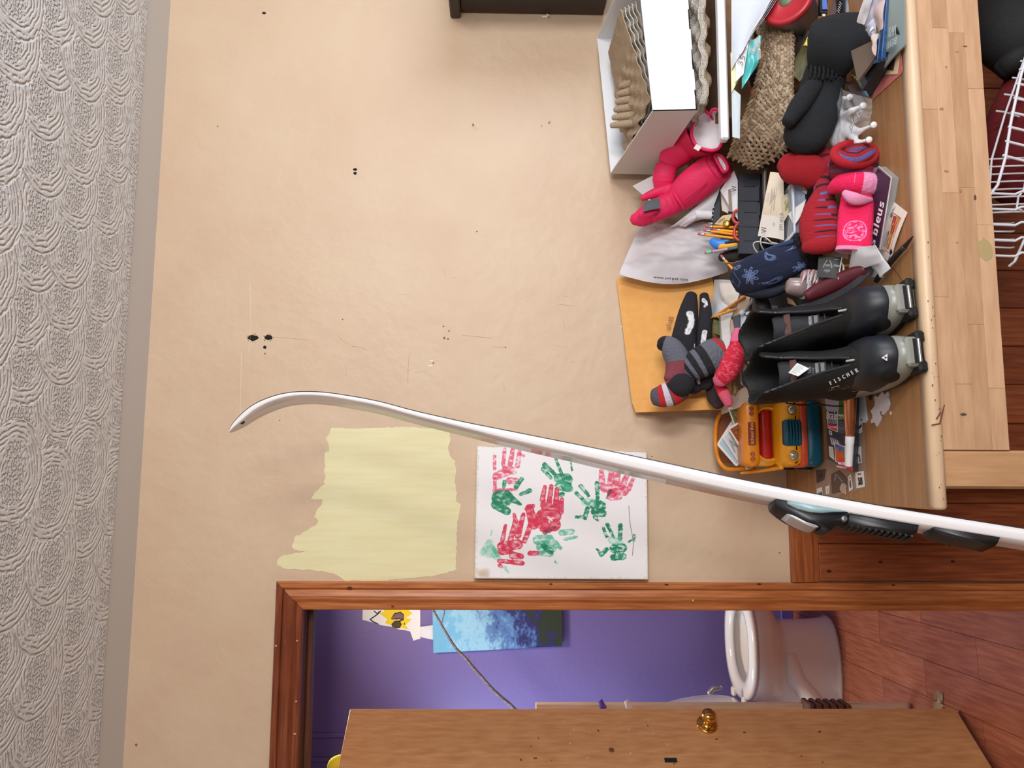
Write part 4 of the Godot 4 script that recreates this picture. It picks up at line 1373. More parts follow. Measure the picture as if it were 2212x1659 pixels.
# ---------------------------------------------------------------- the white box and the egg trays
func tray_mesh(w: float, d: float) -> M:
	var m := M.new()
	sheet(m, func(u: float, v: float):
		var cx := cos(u * TAU * 6.0)
		var cy := cos(v * TAU * 5.0)
		var ed := minf(minf(u, 1.0 - u), minf(v, 1.0 - v))
		var wv := clampf(cx * cy * 1.7, -1.0, 1.0)
		var h := lerpf(0.0065 + 0.003 * wv, 0.011 * wv - 0.003, smoothstep(0.0, 0.10, ed)) + 0.0022 * noise.get_noise_2d(u * 900.0, v * 900.0)
		return Vector3((u - 0.5) * w, h, (v - 0.5) * d), 56, 48, 0.0022)
	return m

func boxes() -> void:
	var brown := wood("carton", rgb(116, 86, 60), rgb(140, 106, 76), Vector3.ONE * 3.0, 0.9, 131)
	var m := M.new()
	span(m, Vector3(0.86, DESK + 0.0005, 0.05), Vector3(1.22, 0.985, 0.32), 0.003)
	tag(put(m, "cardboard_box", brown), "brown cardboard box buried under the white rail and the egg trays", "box")
	m = M.new()
	span(m, Vector3(0.21, DESK + 0.0005, 0.04), Vector3(0.60, 0.835, 0.17), 0.008)
	tag(put(m, "storage_tub", mt(rgb(40, 38, 42), 0.5)), "low dark storage tub buried behind the boots under the clear bin", "tub")
	m = M.new()
	span(m, Vector3(0.36, DESK + 0.0005, 0.19), Vector3(0.92, 0.80, 0.30), 0.006)
	tag(put(m, "storage_case", mt(rgb(52, 46, 48), 0.5)), "flat dark case buried under the woven basket and the receipt", "case")
	# white board on the carton
	var zf := 0.42
	var a := Z(1557, 300, zf)
	m = M.new()
	box(m, Vector3((a.x + 1.3) / 2.0, a.y - 0.0115, zf - 0.012), Vector3(1.3 - a.x, 0.019, 0.024), 0.004)
	tag(put(m, "white_rail", mt(rgb(226, 226, 230), 0.5)), "white plastic rail running under the stack of egg trays", "rail")
	var pulp := cloth(rgb(196, 188, 176), 0.95, 1.2, 40.0)
	var pulp2 := cloth(rgb(168, 148, 124), 0.95, 1.2, 40.0)
	var tm := arr(tray_mesh(0.44, 0.34), Vector3.ZERO)
	var y := a.y + 0.004
	var btop := Z(1506, 120, 0.40).y
	var names := ["lowest tray of the stack, its pulp cups showing below the white box", "second grey egg tray up in the stack under the white box", "middle grey egg tray of the stack under the white box", "grey egg tray second from the top under the white box", "topmost grey egg tray pressed under the white box"]
	for k in 5:
		var o := MeshInstance3D.new()
		o.name = numbered("egg_tray")
		o.mesh = tm
		o.material_override = pulp if k else pulp2
		add_child(o)
		o.position = Vector3(Z(1520, 222, 0.4).x + 0.22, a.y + 0.0165 + k * (btop - a.y - 0.031) / 4.0, 0.225)
		tag(o, names[k], "egg tray", "egg trays stacked under the white box")
	# open white box
	var zb := 0.04
	var zq := 0.40
	var F0 := Z(1410, 240, zq); var F1 := Z(1506, 238, zq)
	var B0 := Z(1319, 375, zb); var B1 := Z(1413, 377, zb)
	var G0 := Z(1372, -40, zq); var G1 := Z(1478, -40, zq)
	var R := Vector3(0.16, -0.003, 0)
	var H0 := Z(1303, 108, zb); var H1 := Z(1404, 108, zb)
	H0 = B0 + (G0 - F0) ; H1 = B1 + (G1 - F1)
	var t := thing("white_box", "open white cardboard box full of egg trays, standing against the tan wall", "box", (F1 + B1) / 2.0 + R)
	var white := mt(rgb(228, 230, 234), 0.6)
	var wall := func(c: Array, nm: String, dir: Vector3) -> void:
		var mm := M.new()
		hexa(mm, c, dir)
		put(mm, nm, white, t)
	wall.call([F0, G0 + R * 0.5, G1 + R * 0.5, F1], "front_panel", Vector3(0, 0, -0.003))
	wall.call([B0, F0, F1, B1], "side_panel", Vector3(0.003, 0, 0))
	wall.call([B0, H0 + R * 0.5, H1 + R * 0.5, B1], "back_panel", Vector3(0, 0, 0.003))
	wall.call([G0 + R * 0.5, H0 + R * 0.5, H1 + R * 0.5, G1 + R * 0.5], "side_panel", Vector3(-0.003, 0, 0))
	wall.call([F1, G1 + R * 0.5, H1 + R * 0.5, B1], "bottom", Vector3(0, 0.003, 0))
	# trays leaning inside the box
	var q := [Z(1312, 112, 0.09), Z(1338, 20, 0.30), Z(1402, 215, 0.36), Z(1352, 335, 0.09)]
	for k in 5:
		m = M.new()
		var s := Vector3(0.004 * k, -0.0085 * k - 0.002, 0.002 * k)
		var qa := []
		for p in q: qa.append(p + s)
		var nn: Vector3 = (qa[1] - qa[0]).cross(qa[3] - qa[0]).normalized()
		sheet(m, func(u: float, v: float): return bil(qa, u, v) + nn * (0.0065 * clampf(1.6 * cos(u * TAU * 4.0) * cos(v * TAU * 6.0), -1.0, 1.0) * (1.0 if k > 0 else smoothstep(0.3, 0.5, v)) * lerpf(1.0, 0.22, smoothstep(0.6, 0.95, u)) + 0.002 * noise.get_noise_2d(u * 700.0, v * 700.0)), 30, 40, 0.0022)
		tag(put(m, "egg_tray", pulp if k else pulp2), ["topmost brown egg tray leaning in the white box, smooth with a slot", "second grey egg tray from the top inside the white box", "third grey egg tray from the top inside the white box", "fourth grey egg tray from the top inside the white box", "deepest grey egg tray visible inside the white box"][k], "egg tray", "egg trays inside the white box")
	var top := get_node("egg_tray_005")
	m = M.new()
	for k in 6:                                        # row of pulp ridges standing up
		var p0 := Z(1342 - k * 4.0, 186 + k * 17.0, 0.20 - k * 0.01)
		var p1 := Z(1376 + k * 0.5, 176 + k * 17.5, 0.25 - k * 0.01)
		tube(m, [p0, p0.lerp(p1, 0.3), p1], [0.0075, 0.010, 0.011], 10)
	put(m, "ridges", pulp2, top)
	m = M.new()
	var sl := Z(1331, 123, 0.148)
	box(m, sl, Vector3(0.007, 0.014, 0.002), 0.0, Basis(Vector3(0, 0, 1), 1.45))
	put(m, "slot", mt(rgb(30, 24, 22), 0.9), top)

# ---------------------------------------------------------------- pink ski mittens
func mittens() -> void:
	var pk := cloth(rgb(226, 32, 92), 0.62, 0.25, 24.0)
	var ln := cloth(rgb(226, 220, 224), 0.95, 0.8, 50.0)
	# behind: the cuff's opening faces up and out
	var t := thing("mitten", "hot pink padded mitten behind, its white lined cuff open beside the white box", "mitten", Z(1470, 340, 0.16), "pair of hot pink children's mittens")
	var m := M.new()
	soft(m, [[1434, 410, 0.15, 20, 0.016], [1434, 385, 0.16, 25, 0.024], [1440, 358, 0.17, 24, 0.022]], 0.008, 10.0, 8, 32, false, 0.8, 0.2, 0.03, 6.0)
	put(m, "hand", pk, t)
	m = M.new()
	soft(m, [[1442, 352, 0.17, 23, 0.02], [1458, 333, 0.18, 33, 0.03], [1482, 308, 0.20, 40, 0.036], [1503, 292, 0.235, 46, 0.042], [1517, 283, 0.275, 50, 0.040]], 0.010, 9.0, 8, 36, true, 0.5)
	put(m, "cuff", pk, t)
	cuff(t, Z(1526, 281, 0.282), [[1494, 284, 0.294], [1503, 252, 0.304], [1522, 240, 0.307], [1532, 247, 0.302], [1540, 236, 0.307], [1556, 244, 0.312], [1561, 290, 0.317], [1555, 318, 0.320], [1536, 325, 0.320], [1510, 318, 0.312], [1498, 304, 0.300]], ln, pk)
	m = M.new()
	hexa(m, [Z(1505, 311, 0.322), Z(1516, 317, 0.322), Z(1509, 326, 0.322), Z(1498, 320, 0.322)], Vector3(0, 0, -0.002))
	put(m, "care_tag", mt(rgb(232, 226, 220), 0.8), t)
	# in front: palm towards the camera
	t = thing("mitten", "hot pink padded mitten in front with a dark grey palm patch and thumb", "mitten", Z(1470, 440, 0.17), "pair of hot pink children's mittens")
	m = M.new()
	soft(m, [[1371, 474, 0.15, 14, 0.018], [1386, 470, 0.155, 21, 0.026], [1410, 458, 0.165, 25, 0.03], [1440, 444, 0.175, 28, 0.028], [1462, 433, 0.18, 25, 0.022]], 0.008, 11.0, 8, 34, false, 0.7, 0.3, 0.025, 9.0)
	put(m, "hand", pk, t)
	m = M.new()
	soft(m, [[1388, 428, 0.165, 6, 0.008], [1404, 421, 0.17, 9, 0.011], [1424, 414, 0.175, 11, 0.013], [1446, 411, 0.178, 15, 0.014]], 0.001, 20.0, 6, 18)
	put(m, "thumb", pk, t)
	m = M.new()
	soft(m, [[1456, 436, 0.18, 25, 0.02], [1470, 425, 0.185, 32, 0.029], [1495, 404, 0.20, 37, 0.036], [1525, 380, 0.22, 36, 0.036], [1548, 364, 0.24, 33, 0.034], [1556, 358, 0.252, 31, 0.03]], 0.010, 9.0, 8, 36, false, 0.4, 0.25)
	put(m, "cuff", pk, t)
	cuff(t, Z(1560, 357, 0.262), [[1545, 337, 0.29], [1553, 334, 0.292], [1563, 343, 0.292], [1571, 357, 0.292], [1571, 368, 0.29], [1563, 371, 0.29], [1557, 362, 0.29], [1549, 348, 0.29]], ln, pk, 0.05)
	m = M.new()
	var last := []
	for k in 9: last.append(Z(1453 + k * 3.0, 413 + k * 4.6, 0.198 + 0.012 * sin(k * PI / 8.0)))
	tube(m, last, 0.004, 8)
	put(m, "wrist_gather", pk, t)
	m = M.new()
	tube(m, [Z(1478, 456 - 22, 0.222), Z(1500, 417, 0.238), Z(1528, 394, 0.254)], 0.0012, 6)
	put(m, "seam", mt(rgb(176, 18, 66), 0.8), t)
	m = M.new()
	paper(m, [Z(1392, 437, 0.192), Z(1424, 427, 0.206), Z(1425, 450, 0.212), Z(1388, 458, 0.196)], 0.002, 0.004, 8)
	put(m, "palm_patch", cloth(rgb(92, 94, 104), 0.8), t)
	m = M.new()
	for k in 13:
		var f := k / 12.0
		var p := Z(lerpf(1380, 1440, f), 463.0 - 18.0 * f + 4.0 * sin(f * PI), 0.186 + 0.014 * sin(f * PI))
		tube(m, [p + Vector3(0.0, -0.002, 0.001), p + Vector3(-0.008, 0.003, -0.001)], 0.0014, 6)
	put(m, "gathers", mt(rgb(196, 22, 78), 0.8), t)

func cuff(t: Node, mid: Vector3, rim: Array, ln: Material, edge: Material, dep := 1.0) -> void:   # a lined opening with a rolled edge
	var pts := []
	var c := []
	for q in rim: c.append([q[0], q[1], q[2]])
	var n := c.size()
	for i in n:
		for s in 3:
			var o := []
			for k in 3:
				var p0: float = c[(i + n - 1) % n][k]; var p1: float = c[i][k]; var p2: float = c[(i + 1) % n][k]; var p3: float = c[(i + 2) % n][k]
				var x := s / 3.0
				o.append(0.5 * (2.0 * p1 + (p2 - p0) * x + (2.0 * p0 - 5.0 * p1 + 4.0 * p2 - p3) * x * x + (3.0 * p1 - p0 - 3.0 * p2 + p3) * x * x * x))
			pts.append(Z(o[0], o[1], o[2]))
	var ctr := Vector3.ZERO
	for p in pts: ctr += p / pts.size()
	var inn := (ctr - EYE).normalized()
	var m := M.new()
	var rings := []
	for q in [[1.0, 0.0], [0.95, 0.004], [0.9, 0.014], [0.8, 0.028], [0.5, 0.036], [0.1, 0.038]]:
		var o := PackedVector3Array()
		for p in pts:
			var w: Vector3 = ctr.lerp(p, q[0]) + inn * (q[1] * dep)
			o.append(w + inn * noise.get_noise_3d(w.x * 600.0, w.y * 600.0, w.z * 600.0) * 0.006 * (0.0 if q[0] > 0.9 else 1.0))
		rings.append(o)
	loft(m, rings, false, true)
	put(m, "lining", ln, t)
	m = M.new()
	var loop := pts.duplicate()
	loop.append(pts[0])
	tube(m, loop, 0.004, 8)
	put(m, "rolled_edge", edge, t)

func flat(nm: String, q: Array, mat: Material, label: String, category: String, bulge := 0.003, wav := 0.004, th := 0.0005, group := "") -> MeshInstance3D:
	var c := []
	for e in q: c.append(Z(e[0], e[1], e[2]))
	var m := M.new()
	paper(m, c, th, bulge, 12, wav, rng.randf() * 50.0)
	var o := put(m, nm, mat)
	tag(o, label, category, group)
	return o

func poly_sheet(nm: String, pts: Array, z: float, mat: Material, label: String, category: String, th := 0.0006) -> MeshInstance3D:
	var pp := PackedVector2Array()
	for q in pts:
		var p := Z(q[0], q[1], z)
		pp.append(Vector2(p.x, p.y))
	var m := M.new()
	prism(m, pp, Transform3D(Basis.IDENTITY, Vector3(0, 0, z)), th)
	var o := put(m, nm, mat)
	tag(o, label, category)
	return o

func desk_sheet(nm: String, pts: Array, y: float, th: float, mat: Material) -> MeshInstance3D:      # outline lying flat at height y; its print runs as in the photograph
	var pp := PackedVector2Array()
	for q in pts:
		var p := Y(q[0], q[1], y)
		pp.append(Vector2(p.z, -p.x))
	var m := M.new()
	# local x = towards the front of the desk, local y = to the left; third axis points down
	prism(m, pp, Transform3D(Basis(Vector3(0, 0, 1), Vector3(-1, 0, 0), Vector3(0, -1, 0)), Vector3(0, y - th, 0)), th)
	var o := put(m, nm, mat)
	return o

func paper_side() -> void:
	var wh := mt(rgb(232, 234, 240), 0.85)
	flat("paper", [[1366, 402, 0.085], [1424, 372, 0.13], [1476, 430, 0.13], [1416, 446, 0.085]], wh, "blank white sheet sticking out behind the pink mittens near the wall", "paper", 0.004)
	flat("notebook_cover", [[1404, 428, 0.09], [1450, 398, 0.13], [1470, 420, 0.13], [1410, 446, 0.09]], mt(rgb(66, 84, 98), 0.6), "grey blue notebook cover between the two pink mittens", "notebook", 0.002)
	flat("paper", [[1446, 492, 0.12], [1512, 440, 0.19], [1558, 400, 0.21], [1532, 470, 0.17]], wh, "large white sheet curling under the front pink mitten", "paper", 0.012, 0.006)
	flat("paper", [[1466, 488, 0.13], [1500, 462, 0.17], [1533, 460, 0.18], [1480, 490, 0.14]], mt(rgb(224, 214, 226), 0.85), "lilac white folded sheet with a rolled end above the plastic bag", "paper", 0.01)
	var roll := M.new()
	sheet(roll, func(u: float, v: float):
		var a := lerpf(-0.4, 3.9, u)
		var p := Z(lerpf(1500, 1534, v), lerpf(463, 464, v), 0.185)
		return p + Vector3(0, 0, 0.008) + Vector3(sin(a) * -0.008, 0, cos(a) * 0.008).rotated(Vector3.UP, 0.3) * (1.0 + u * 0.4) + Vector3(-0.006, 0, 0) * u, 16, 6, 0.0005)
	tag(put(roll, "paper_roll", wh), "curled over end of a white sheet beside the pencils", "paper")
	var lined := im(200, 300, rgb(236, 238, 244))
	for k in 14: lined.fill_rect(Rect2i(0, 14 + k * 21, 200, 1), rgb(180, 196, 220))
	var o := flat("lined_paper", [[1585, 368, 0.25], [1600, 402, 0.255], [1596, 478, 0.25], [1556, 412, 0.22]], pic(lined, 0.85), "lined white notebook page beside the black webbing pouch", "paper", 0.002)
	var ink := mt(rgb(40, 42, 56), 0.8)
	text("W", Z(1586, 414, 0.262), Z(1586, 402, 0.262), Vector3(0.1, 0.25, 1), ink, o, 0.9, "Droid Sans", 400, 0.001)
	flat("paper", [[1556, 410, 0.20], [1574, 418, 0.215], [1592, 470, 0.23], [1560, 455, 0.20]], mt(rgb(226, 224, 220), 0.85), "cream white corner of paper under the lined page", "paper", 0.002)
	flat("ruler", [[1573, 410, 0.245], [1579, 408, 0.248], [1582, 458, 0.245], [1575, 456, 0.242]], mt(rgb(140, 124, 106), 0.6), "narrow grey brown strip lying over the lined page", "ruler", 0.0, 0.0, 0.001)
	# spiral notebook with a dark cover
	var nb := thing("spiral_notebook", "dark grey spiral notebook wedged below the front pink mitten", "notebook", Z(1550, 470, 0.16))
	var m := M.new()
	hexa(m, [Z(1546, 400, 0.19), Z(1556, 404, 0.19), Z(1554, 500, 0.17), Z(1538, 496, 0.17)], Vector3(0, 0, -0.01))
	put(m, "cover", mt(rgb(70, 76, 84), 0.6), nb)
	for k in 8:
		m = M.new()
		var p := Z(1543 - k * 0.9, 430 + k * 8.8, 0.1935 - k * 0.0018)
		lathe(m, [[0.0, 0.001], [0.002, 0.0008], [0.0022, 0.0]], Transform3D(Basis(Vector3.RIGHT, PI / 2), p), 8)
		put(m, "ring", mt(rgb(220, 222, 226), 0.4), nb)
	# translucent mailing bag and manila envelope
	var bag := StandardMaterial3D.new()
	bag.albedo_color = Color(rgb(222, 218, 224), 0.86)
	bag.transparency = BaseMaterial3D.TRANSPARENCY_ALPHA
	bag.roughness = 0.55
	bag.backlight_enabled = true
	bag.backlight = Color(0.3, 0.3, 0.3)
	m = M.new()
	var bq := [[1382, 486, 0.07], [1548, 480, 0.15], [1572, 588, 0.13], [1336, 594, 0.055]]
	var c := []
	for e in bq: c.append(Z(e[0], e[1], e[2]))
	sheet(m, func(u: float, v: float):
		var p := bil(c, u, v)
		var n := noise.get_noise_2d(u * 130.0 + 40.0, v * 110.0) * 0.010 + noise.get_noise_2d(u * 300.0, v * 380.0 + 70.0) * 0.006
		var sag := Vector3(0, 0, 0)
		if v > 0.8: sag = (Z(1455, 618, 0.08) - Z(1455, 590, 0.08)) * (v - 0.8) / 0.2 * sin(u * PI) * 0.8
		return p + sag + Vector3(0, 0, 0.03 * sin(u * PI) * sin(v * PI) + n), 40, 36, 0.0006)
	var bagn := thing("plastic_bag", "translucent white mailing bag with black web address leaning on the tan wall", "bag", Z(1450, 600, 0.06))
	put(m, "bag", bag, bagn)
	text("www.patpat.com", Z(1411, 599.5, 0.104), Z(1486, 605, 0.108), Vector3(0, 0.15, 1), mt(rgb(34, 34, 36), 0.7), bagn, 0.8, "Droid Sans", 700, 0.004)
	flat("paper_in_bag", [[1475, 492, 0.095], [1520, 478, 0.13], [1545, 560, 0.12], [1490, 590, 0.08]], mt(rgb(226, 236, 246), 0.85), "white paper showing through the translucent mailing bag", "paper", 0.0)
	var en := wood("manila", rgb(226, 162, 84), rgb(236, 176, 100), Vector3.ONE * 5.0, 0.75, 141)
	var ev := thing("envelope", "large orange manila envelope leaning on the tan wall behind the socks", "envelope", Z(1450, 890, 0.03))
	m = M.new()
	c = [Z(1331.5, 600, 0.012), Z(1538, 596, 0.085), Z(1590, 884, 0.085), Z(1368, 893, 0.02)]
	var pp := PackedVector2Array()
	sheet(m, func(u: float, v: float):
		var vv := v
		var uu := u
		if u < 0.12 and v > 0.9: vv = 0.9 + (v - 0.9) * sqrt(maxf(0.0, 1.0 - pow((0.12 - u) / 0.12, 2.0)))
		return bil(c, uu, vv) + Vector3(0, 0, 0.003 * sin(v * 5.0) * u), 24, 24, 0.002)
	put(m, "body", en, ev)
	m = M.new()
	c = [Z(1364, 866, 0.0225), Z(1560, 858, 0.09), Z(1562, 884, 0.092), Z(1373, 891, 0.0245)]
	sheet(m, func(u: float, v: float): return bil(c, u, v), 6, 4, 0.0012)
	put(m, "flap", en, ev)
	text("Rhys", Z(1449, 684, 0.0585), Z(1446, 712, 0.0595), Vector3(0.0, 0.1, 1), mt(rgb(150, 104, 60), 0.8), ev, 1.0, "Droid Sans", 400, 0.001)

# ---------------------------------------------------------------- pencils in the webbing pouch
func pencil(a: Vector3, b: Vector3, label: String, col: Color, r := 0.0036, eraser := true, group := "yellow pencils in the webbing pouch") -> void:
	var t := thing("pencil", label, "pencil", b, group)
	var d := (b - a).normalized()
	var ln := (b - a).length()
	var s := d.cross(Vector3(0, 0.3, 1)).normalized()
	var ba := Basis(s, d, s.cross(d))
	var m := M.new()
	crisp(m, [[0.0, 0.019 if eraser else 0.0], [r, 0.019 if eraser else 0.0], [r, ln], [r * 0.3, ln + 0.012], [0.0, ln + 0.014]], Transform3D(ba, a), 6)
	put(m, "shaft", mt(col, 0.35), t)
	if not eraser: return
	m = M.new()
	lathe(m, [[r * 0.98, 0.008], [r * 1.06, 0.0095], [r * 0.98, 0.011], [r * 1.06, 0.0135], [r * 0.98, 0.015], [r * 1.04, 0.0195], [r * 0.9, 0.0198]], Transform3D(ba, a), 14)
	put(m, "ferrule", mt(rgb(200, 196, 186), 0.25, 0.9), t)
	m = M.new()
	lathe(m, [[0.0, -0.0006], [r * 0.7, 0.0], [r * 0.95, 0.0012], [r * 0.95, 0.0085]], Transform3D(ba, a), 14)
	put(m, "eraser", mt(rgb(214, 92, 108), 0.85), t)

func pencils() -> void:
	var web := cloth(rgb(50, 52, 62), 0.75, 0.9, 90.0)
	var t := thing("webbing_pouch", "black pouch of woven nylon straps holding pencils and scissors", "pouch", Z(1640, 470, 0.22))
	var m := M.new()
	hexa(m, [Z(1602, 374, 0.262), Z(1652, 376, 0.285), Z(1655, 560, 0.275), Z(1602, 548, 0.252)], Vector3(0, 0.004, -0.045))
	put(m, "lining", mt(rgb(16, 16, 20), 0.9), t)
	var ys := [374, 403, 434, 459, 490, 520, 548]
	for k in 6:
		m = M.new()
		var off := 0.004 if k % 2 else 0.0018
		hexa(m, [Z(1597, ys[k] + 0.5, 0.264 + off), Z(1640 if k % 2 else 1637, ys[k] + 1.5, 0.281 + off), Z(1640 if k % 2 else 1637, ys[k + 1] + 0.5, 0.279 + off), Z(1597, ys[k + 1] - 0.5, 0.262 + off)], Vector3(0, 0, -0.0022))
		put(m, "strap", web, t)
	for q in [[1597, 1607], [1634, 1642]]:
		for k in 3:
			m = M.new()
			var y0: int = ys[k * 2] + 3
			hexa(m, [Z(q[0], y0, 0.266 if q[0] < 1600 else 0.281), Z(q[1], y0, 0.27 if q[0] < 1600 else 0.284), Z(q[1], y0 + 28, 0.27 if q[0] < 1600 else 0.284), Z(q[0], y0 + 28, 0.266 if q[0] < 1600 else 0.281)], Vector3(0, 0, -0.002))
			put(m, "strap", web, t)
	m = M.new()
	tube(m, [Z(1596, 374, 0.262), Z(1596, 460, 0.262), Z(1596, 550, 0.252)], 0.0026, 8)
	put(m, "rim", mt(rgb(36, 36, 42), 0.6), t)
	var yl := rgb(244, 156, 26)
	pencil(Z(1524, 489, 0.20), Z(1604, 492, 0.245), "yellow pencil highest in the pouch beside the red scissor loops", yl)
	pencil(Z(1519, 497, 0.205), Z(1604, 509, 0.25), "yellow pencil second from the top of the pouch", yl)
	pencil(Z(1540, 496, 0.215), Z(1604, 502, 0.256), "bright yellow pencil lying over the others in the pouch", rgb(250, 178, 50))
	pencil(Z(1507, 505, 0.205), Z(1604, 517, 0.25), "yellow pencil reaching furthest out, pink eraser over the plastic bag", yl)
	pencil(Z(1522, 546, 0.21), Z(1602, 533, 0.25), "patterned pencil with a purple and white wrapper and green band", rgb(186, 150, 186), 0.0036, true, "loose pens by the pouch")
	var pt := get_node("pencil_004")
	m = M.new()
	lathe(m, [[0.0043, 0.0], [0.0043, 0.012]], Transform3D(Basis(Quaternion(Vector3.UP, (Z(1602, 533, 0.25) - Z(1522, 546, 0.21)).normalized())), Z(1526, 545.4, 0.2122)), 10)
	put(m, "green_band", mt(rgb(110, 214, 160), 0.5), pt)
	m = M.new()
	lathe(m, [[0.004, 0.0], [0.004, 0.03]], Transform3D(Basis(Quaternion(Vector3.UP, (Z(1602, 533, 0.25) - Z(1522, 546, 0.21)).normalized())), Z(1572, 538, 0.2352)), 10)
	put(m, "grey_barrel", mt(rgb(84, 104, 116), 0.5), pt)
	pencil(Z(1557, 551, 0.215), Z(1604, 606, 0.25), "short yellow pencil slanting down behind the navy bandana", yl)
	pencil(Z(1574, 459, 0.225), Z(1602, 456, 0.25), "blue violet pencil stub above the red scissor loops", rgb(60, 44, 130), 0.0034, false, "loose pens by the pouch")
	pencil(Z(1566, 525, 0.235), Z(1602, 517, 0.255), "dark purple pen across the blue and yellow toy", rgb(44, 28, 54), 0.0034, false, "loose pens by the pouch")
	var sc := thing("scissors", "scissors with red plastic loops stuck in the webbing pouch", "scissors", Z(1600, 480, 0.25))
	for q in [[1594, 468, 11, 14], [1597, 501, 11, 18]]:
		m = M.new()
		var lp := []
		for j in 21:
			var a := TAU * j / 20.0
			lp.append(Z(q[0] + cos(a) * q[2], q[1] + sin(a) * q[3], 0.26 + 0.004 * cos(a)))
		tube(m, lp, 0.0036, 8)
		put(m, "handle", mt(rgb(196, 62, 62), 0.4), sc)
	m = M.new()
	soft(m, [[1600, 478, 0.25, 4, 0.003], [1618, 482, 0.252, 5, 0.003]], 0.0, 10.0, 5, 10)
	put(m, "blades", mt(rgb(150, 150, 156), 0.3, 0.9), sc)
	var toy := thing("rubber_toy", "blue and yellow rubber grip toy in the pouch", "toy", Z(1580, 530, 0.22))
	m = M.new()
	soft(m, [[1540, 522, 0.215, 9, 0.010], [1552, 528, 0.22, 11, 0.012], [1572, 526, 0.225, 10, 0.012]], 0.001, 40.0, 6, 16)
	put(m, "blue_end", mt(rgb(44, 132, 228), 0.4), toy)
	m = M.new()
	soft(m, [[1556, 533, 0.222, 8, 0.012], [1578, 531, 0.23, 9, 0.012], [1604, 526, 0.24, 8, 0.012]], 0.001, 40.0, 6, 16)
	put(m, "yellow_end", mt(rgb(226, 170, 30), 0.45), toy)
	var card := flat("paper_tag", [[1543, 484, 0.195], [1562, 466, 0.215], [1583, 462, 0.235], [1570, 488, 0.22]], mt(rgb(222, 206, 160), 0.7), "cream paper tag with faint script behind the yellow pencils", "tag", 0.001)
	text("Chair", Z(1566, 471, 0.2215), Z(1552, 480, 0.2065), Vector3(0.1, 0.1, 1), mt(rgb(120, 100, 70), 0.8), card, 0.8, "Droid Serif", 400, 0.0012)
	m = M.new()
	lathe(m, [[0.0, 0.0], [0.009, 0.0], [0.0095, 0.006], [0.006, 0.008], [0.0, 0.0085]], Transform3D(Basis(Vector3.RIGHT, 1.2), Z(1570, 485, 0.228)), 18)
	tag(put(m, "brass_cap", mt(rgb(196, 158, 74), 0.3, 0.9)), "small brass coloured cap behind the yellow pencils", "cap")
	m = M.new()
	soft(m, [[1560, 556, 0.20, 10, 0.012], [1590, 552, 0.215, 15, 0.014], [1625, 548, 0.23, 14, 0.014], [1650, 545, 0.24, 10, 0.012]], 0.002, 24.0)
	tag(put(m, "dark_pouch", cloth(rgb(36, 30, 28), 0.7)), "dark brown soft case below the webbing pouch behind the bandana", "case")
	m = M.new()
	tube(m, [Z(1556, 566, 0.225), Z(1580, 569, 0.235), Z(1610, 560, 0.25), Z(1640, 552, 0.262)], 0.0015, 6)
	tag(put(m, "zip_pull_cord", mt(rgb(120, 106, 96), 0.6)), "thin grey cord along the dark brown soft case", "cord")

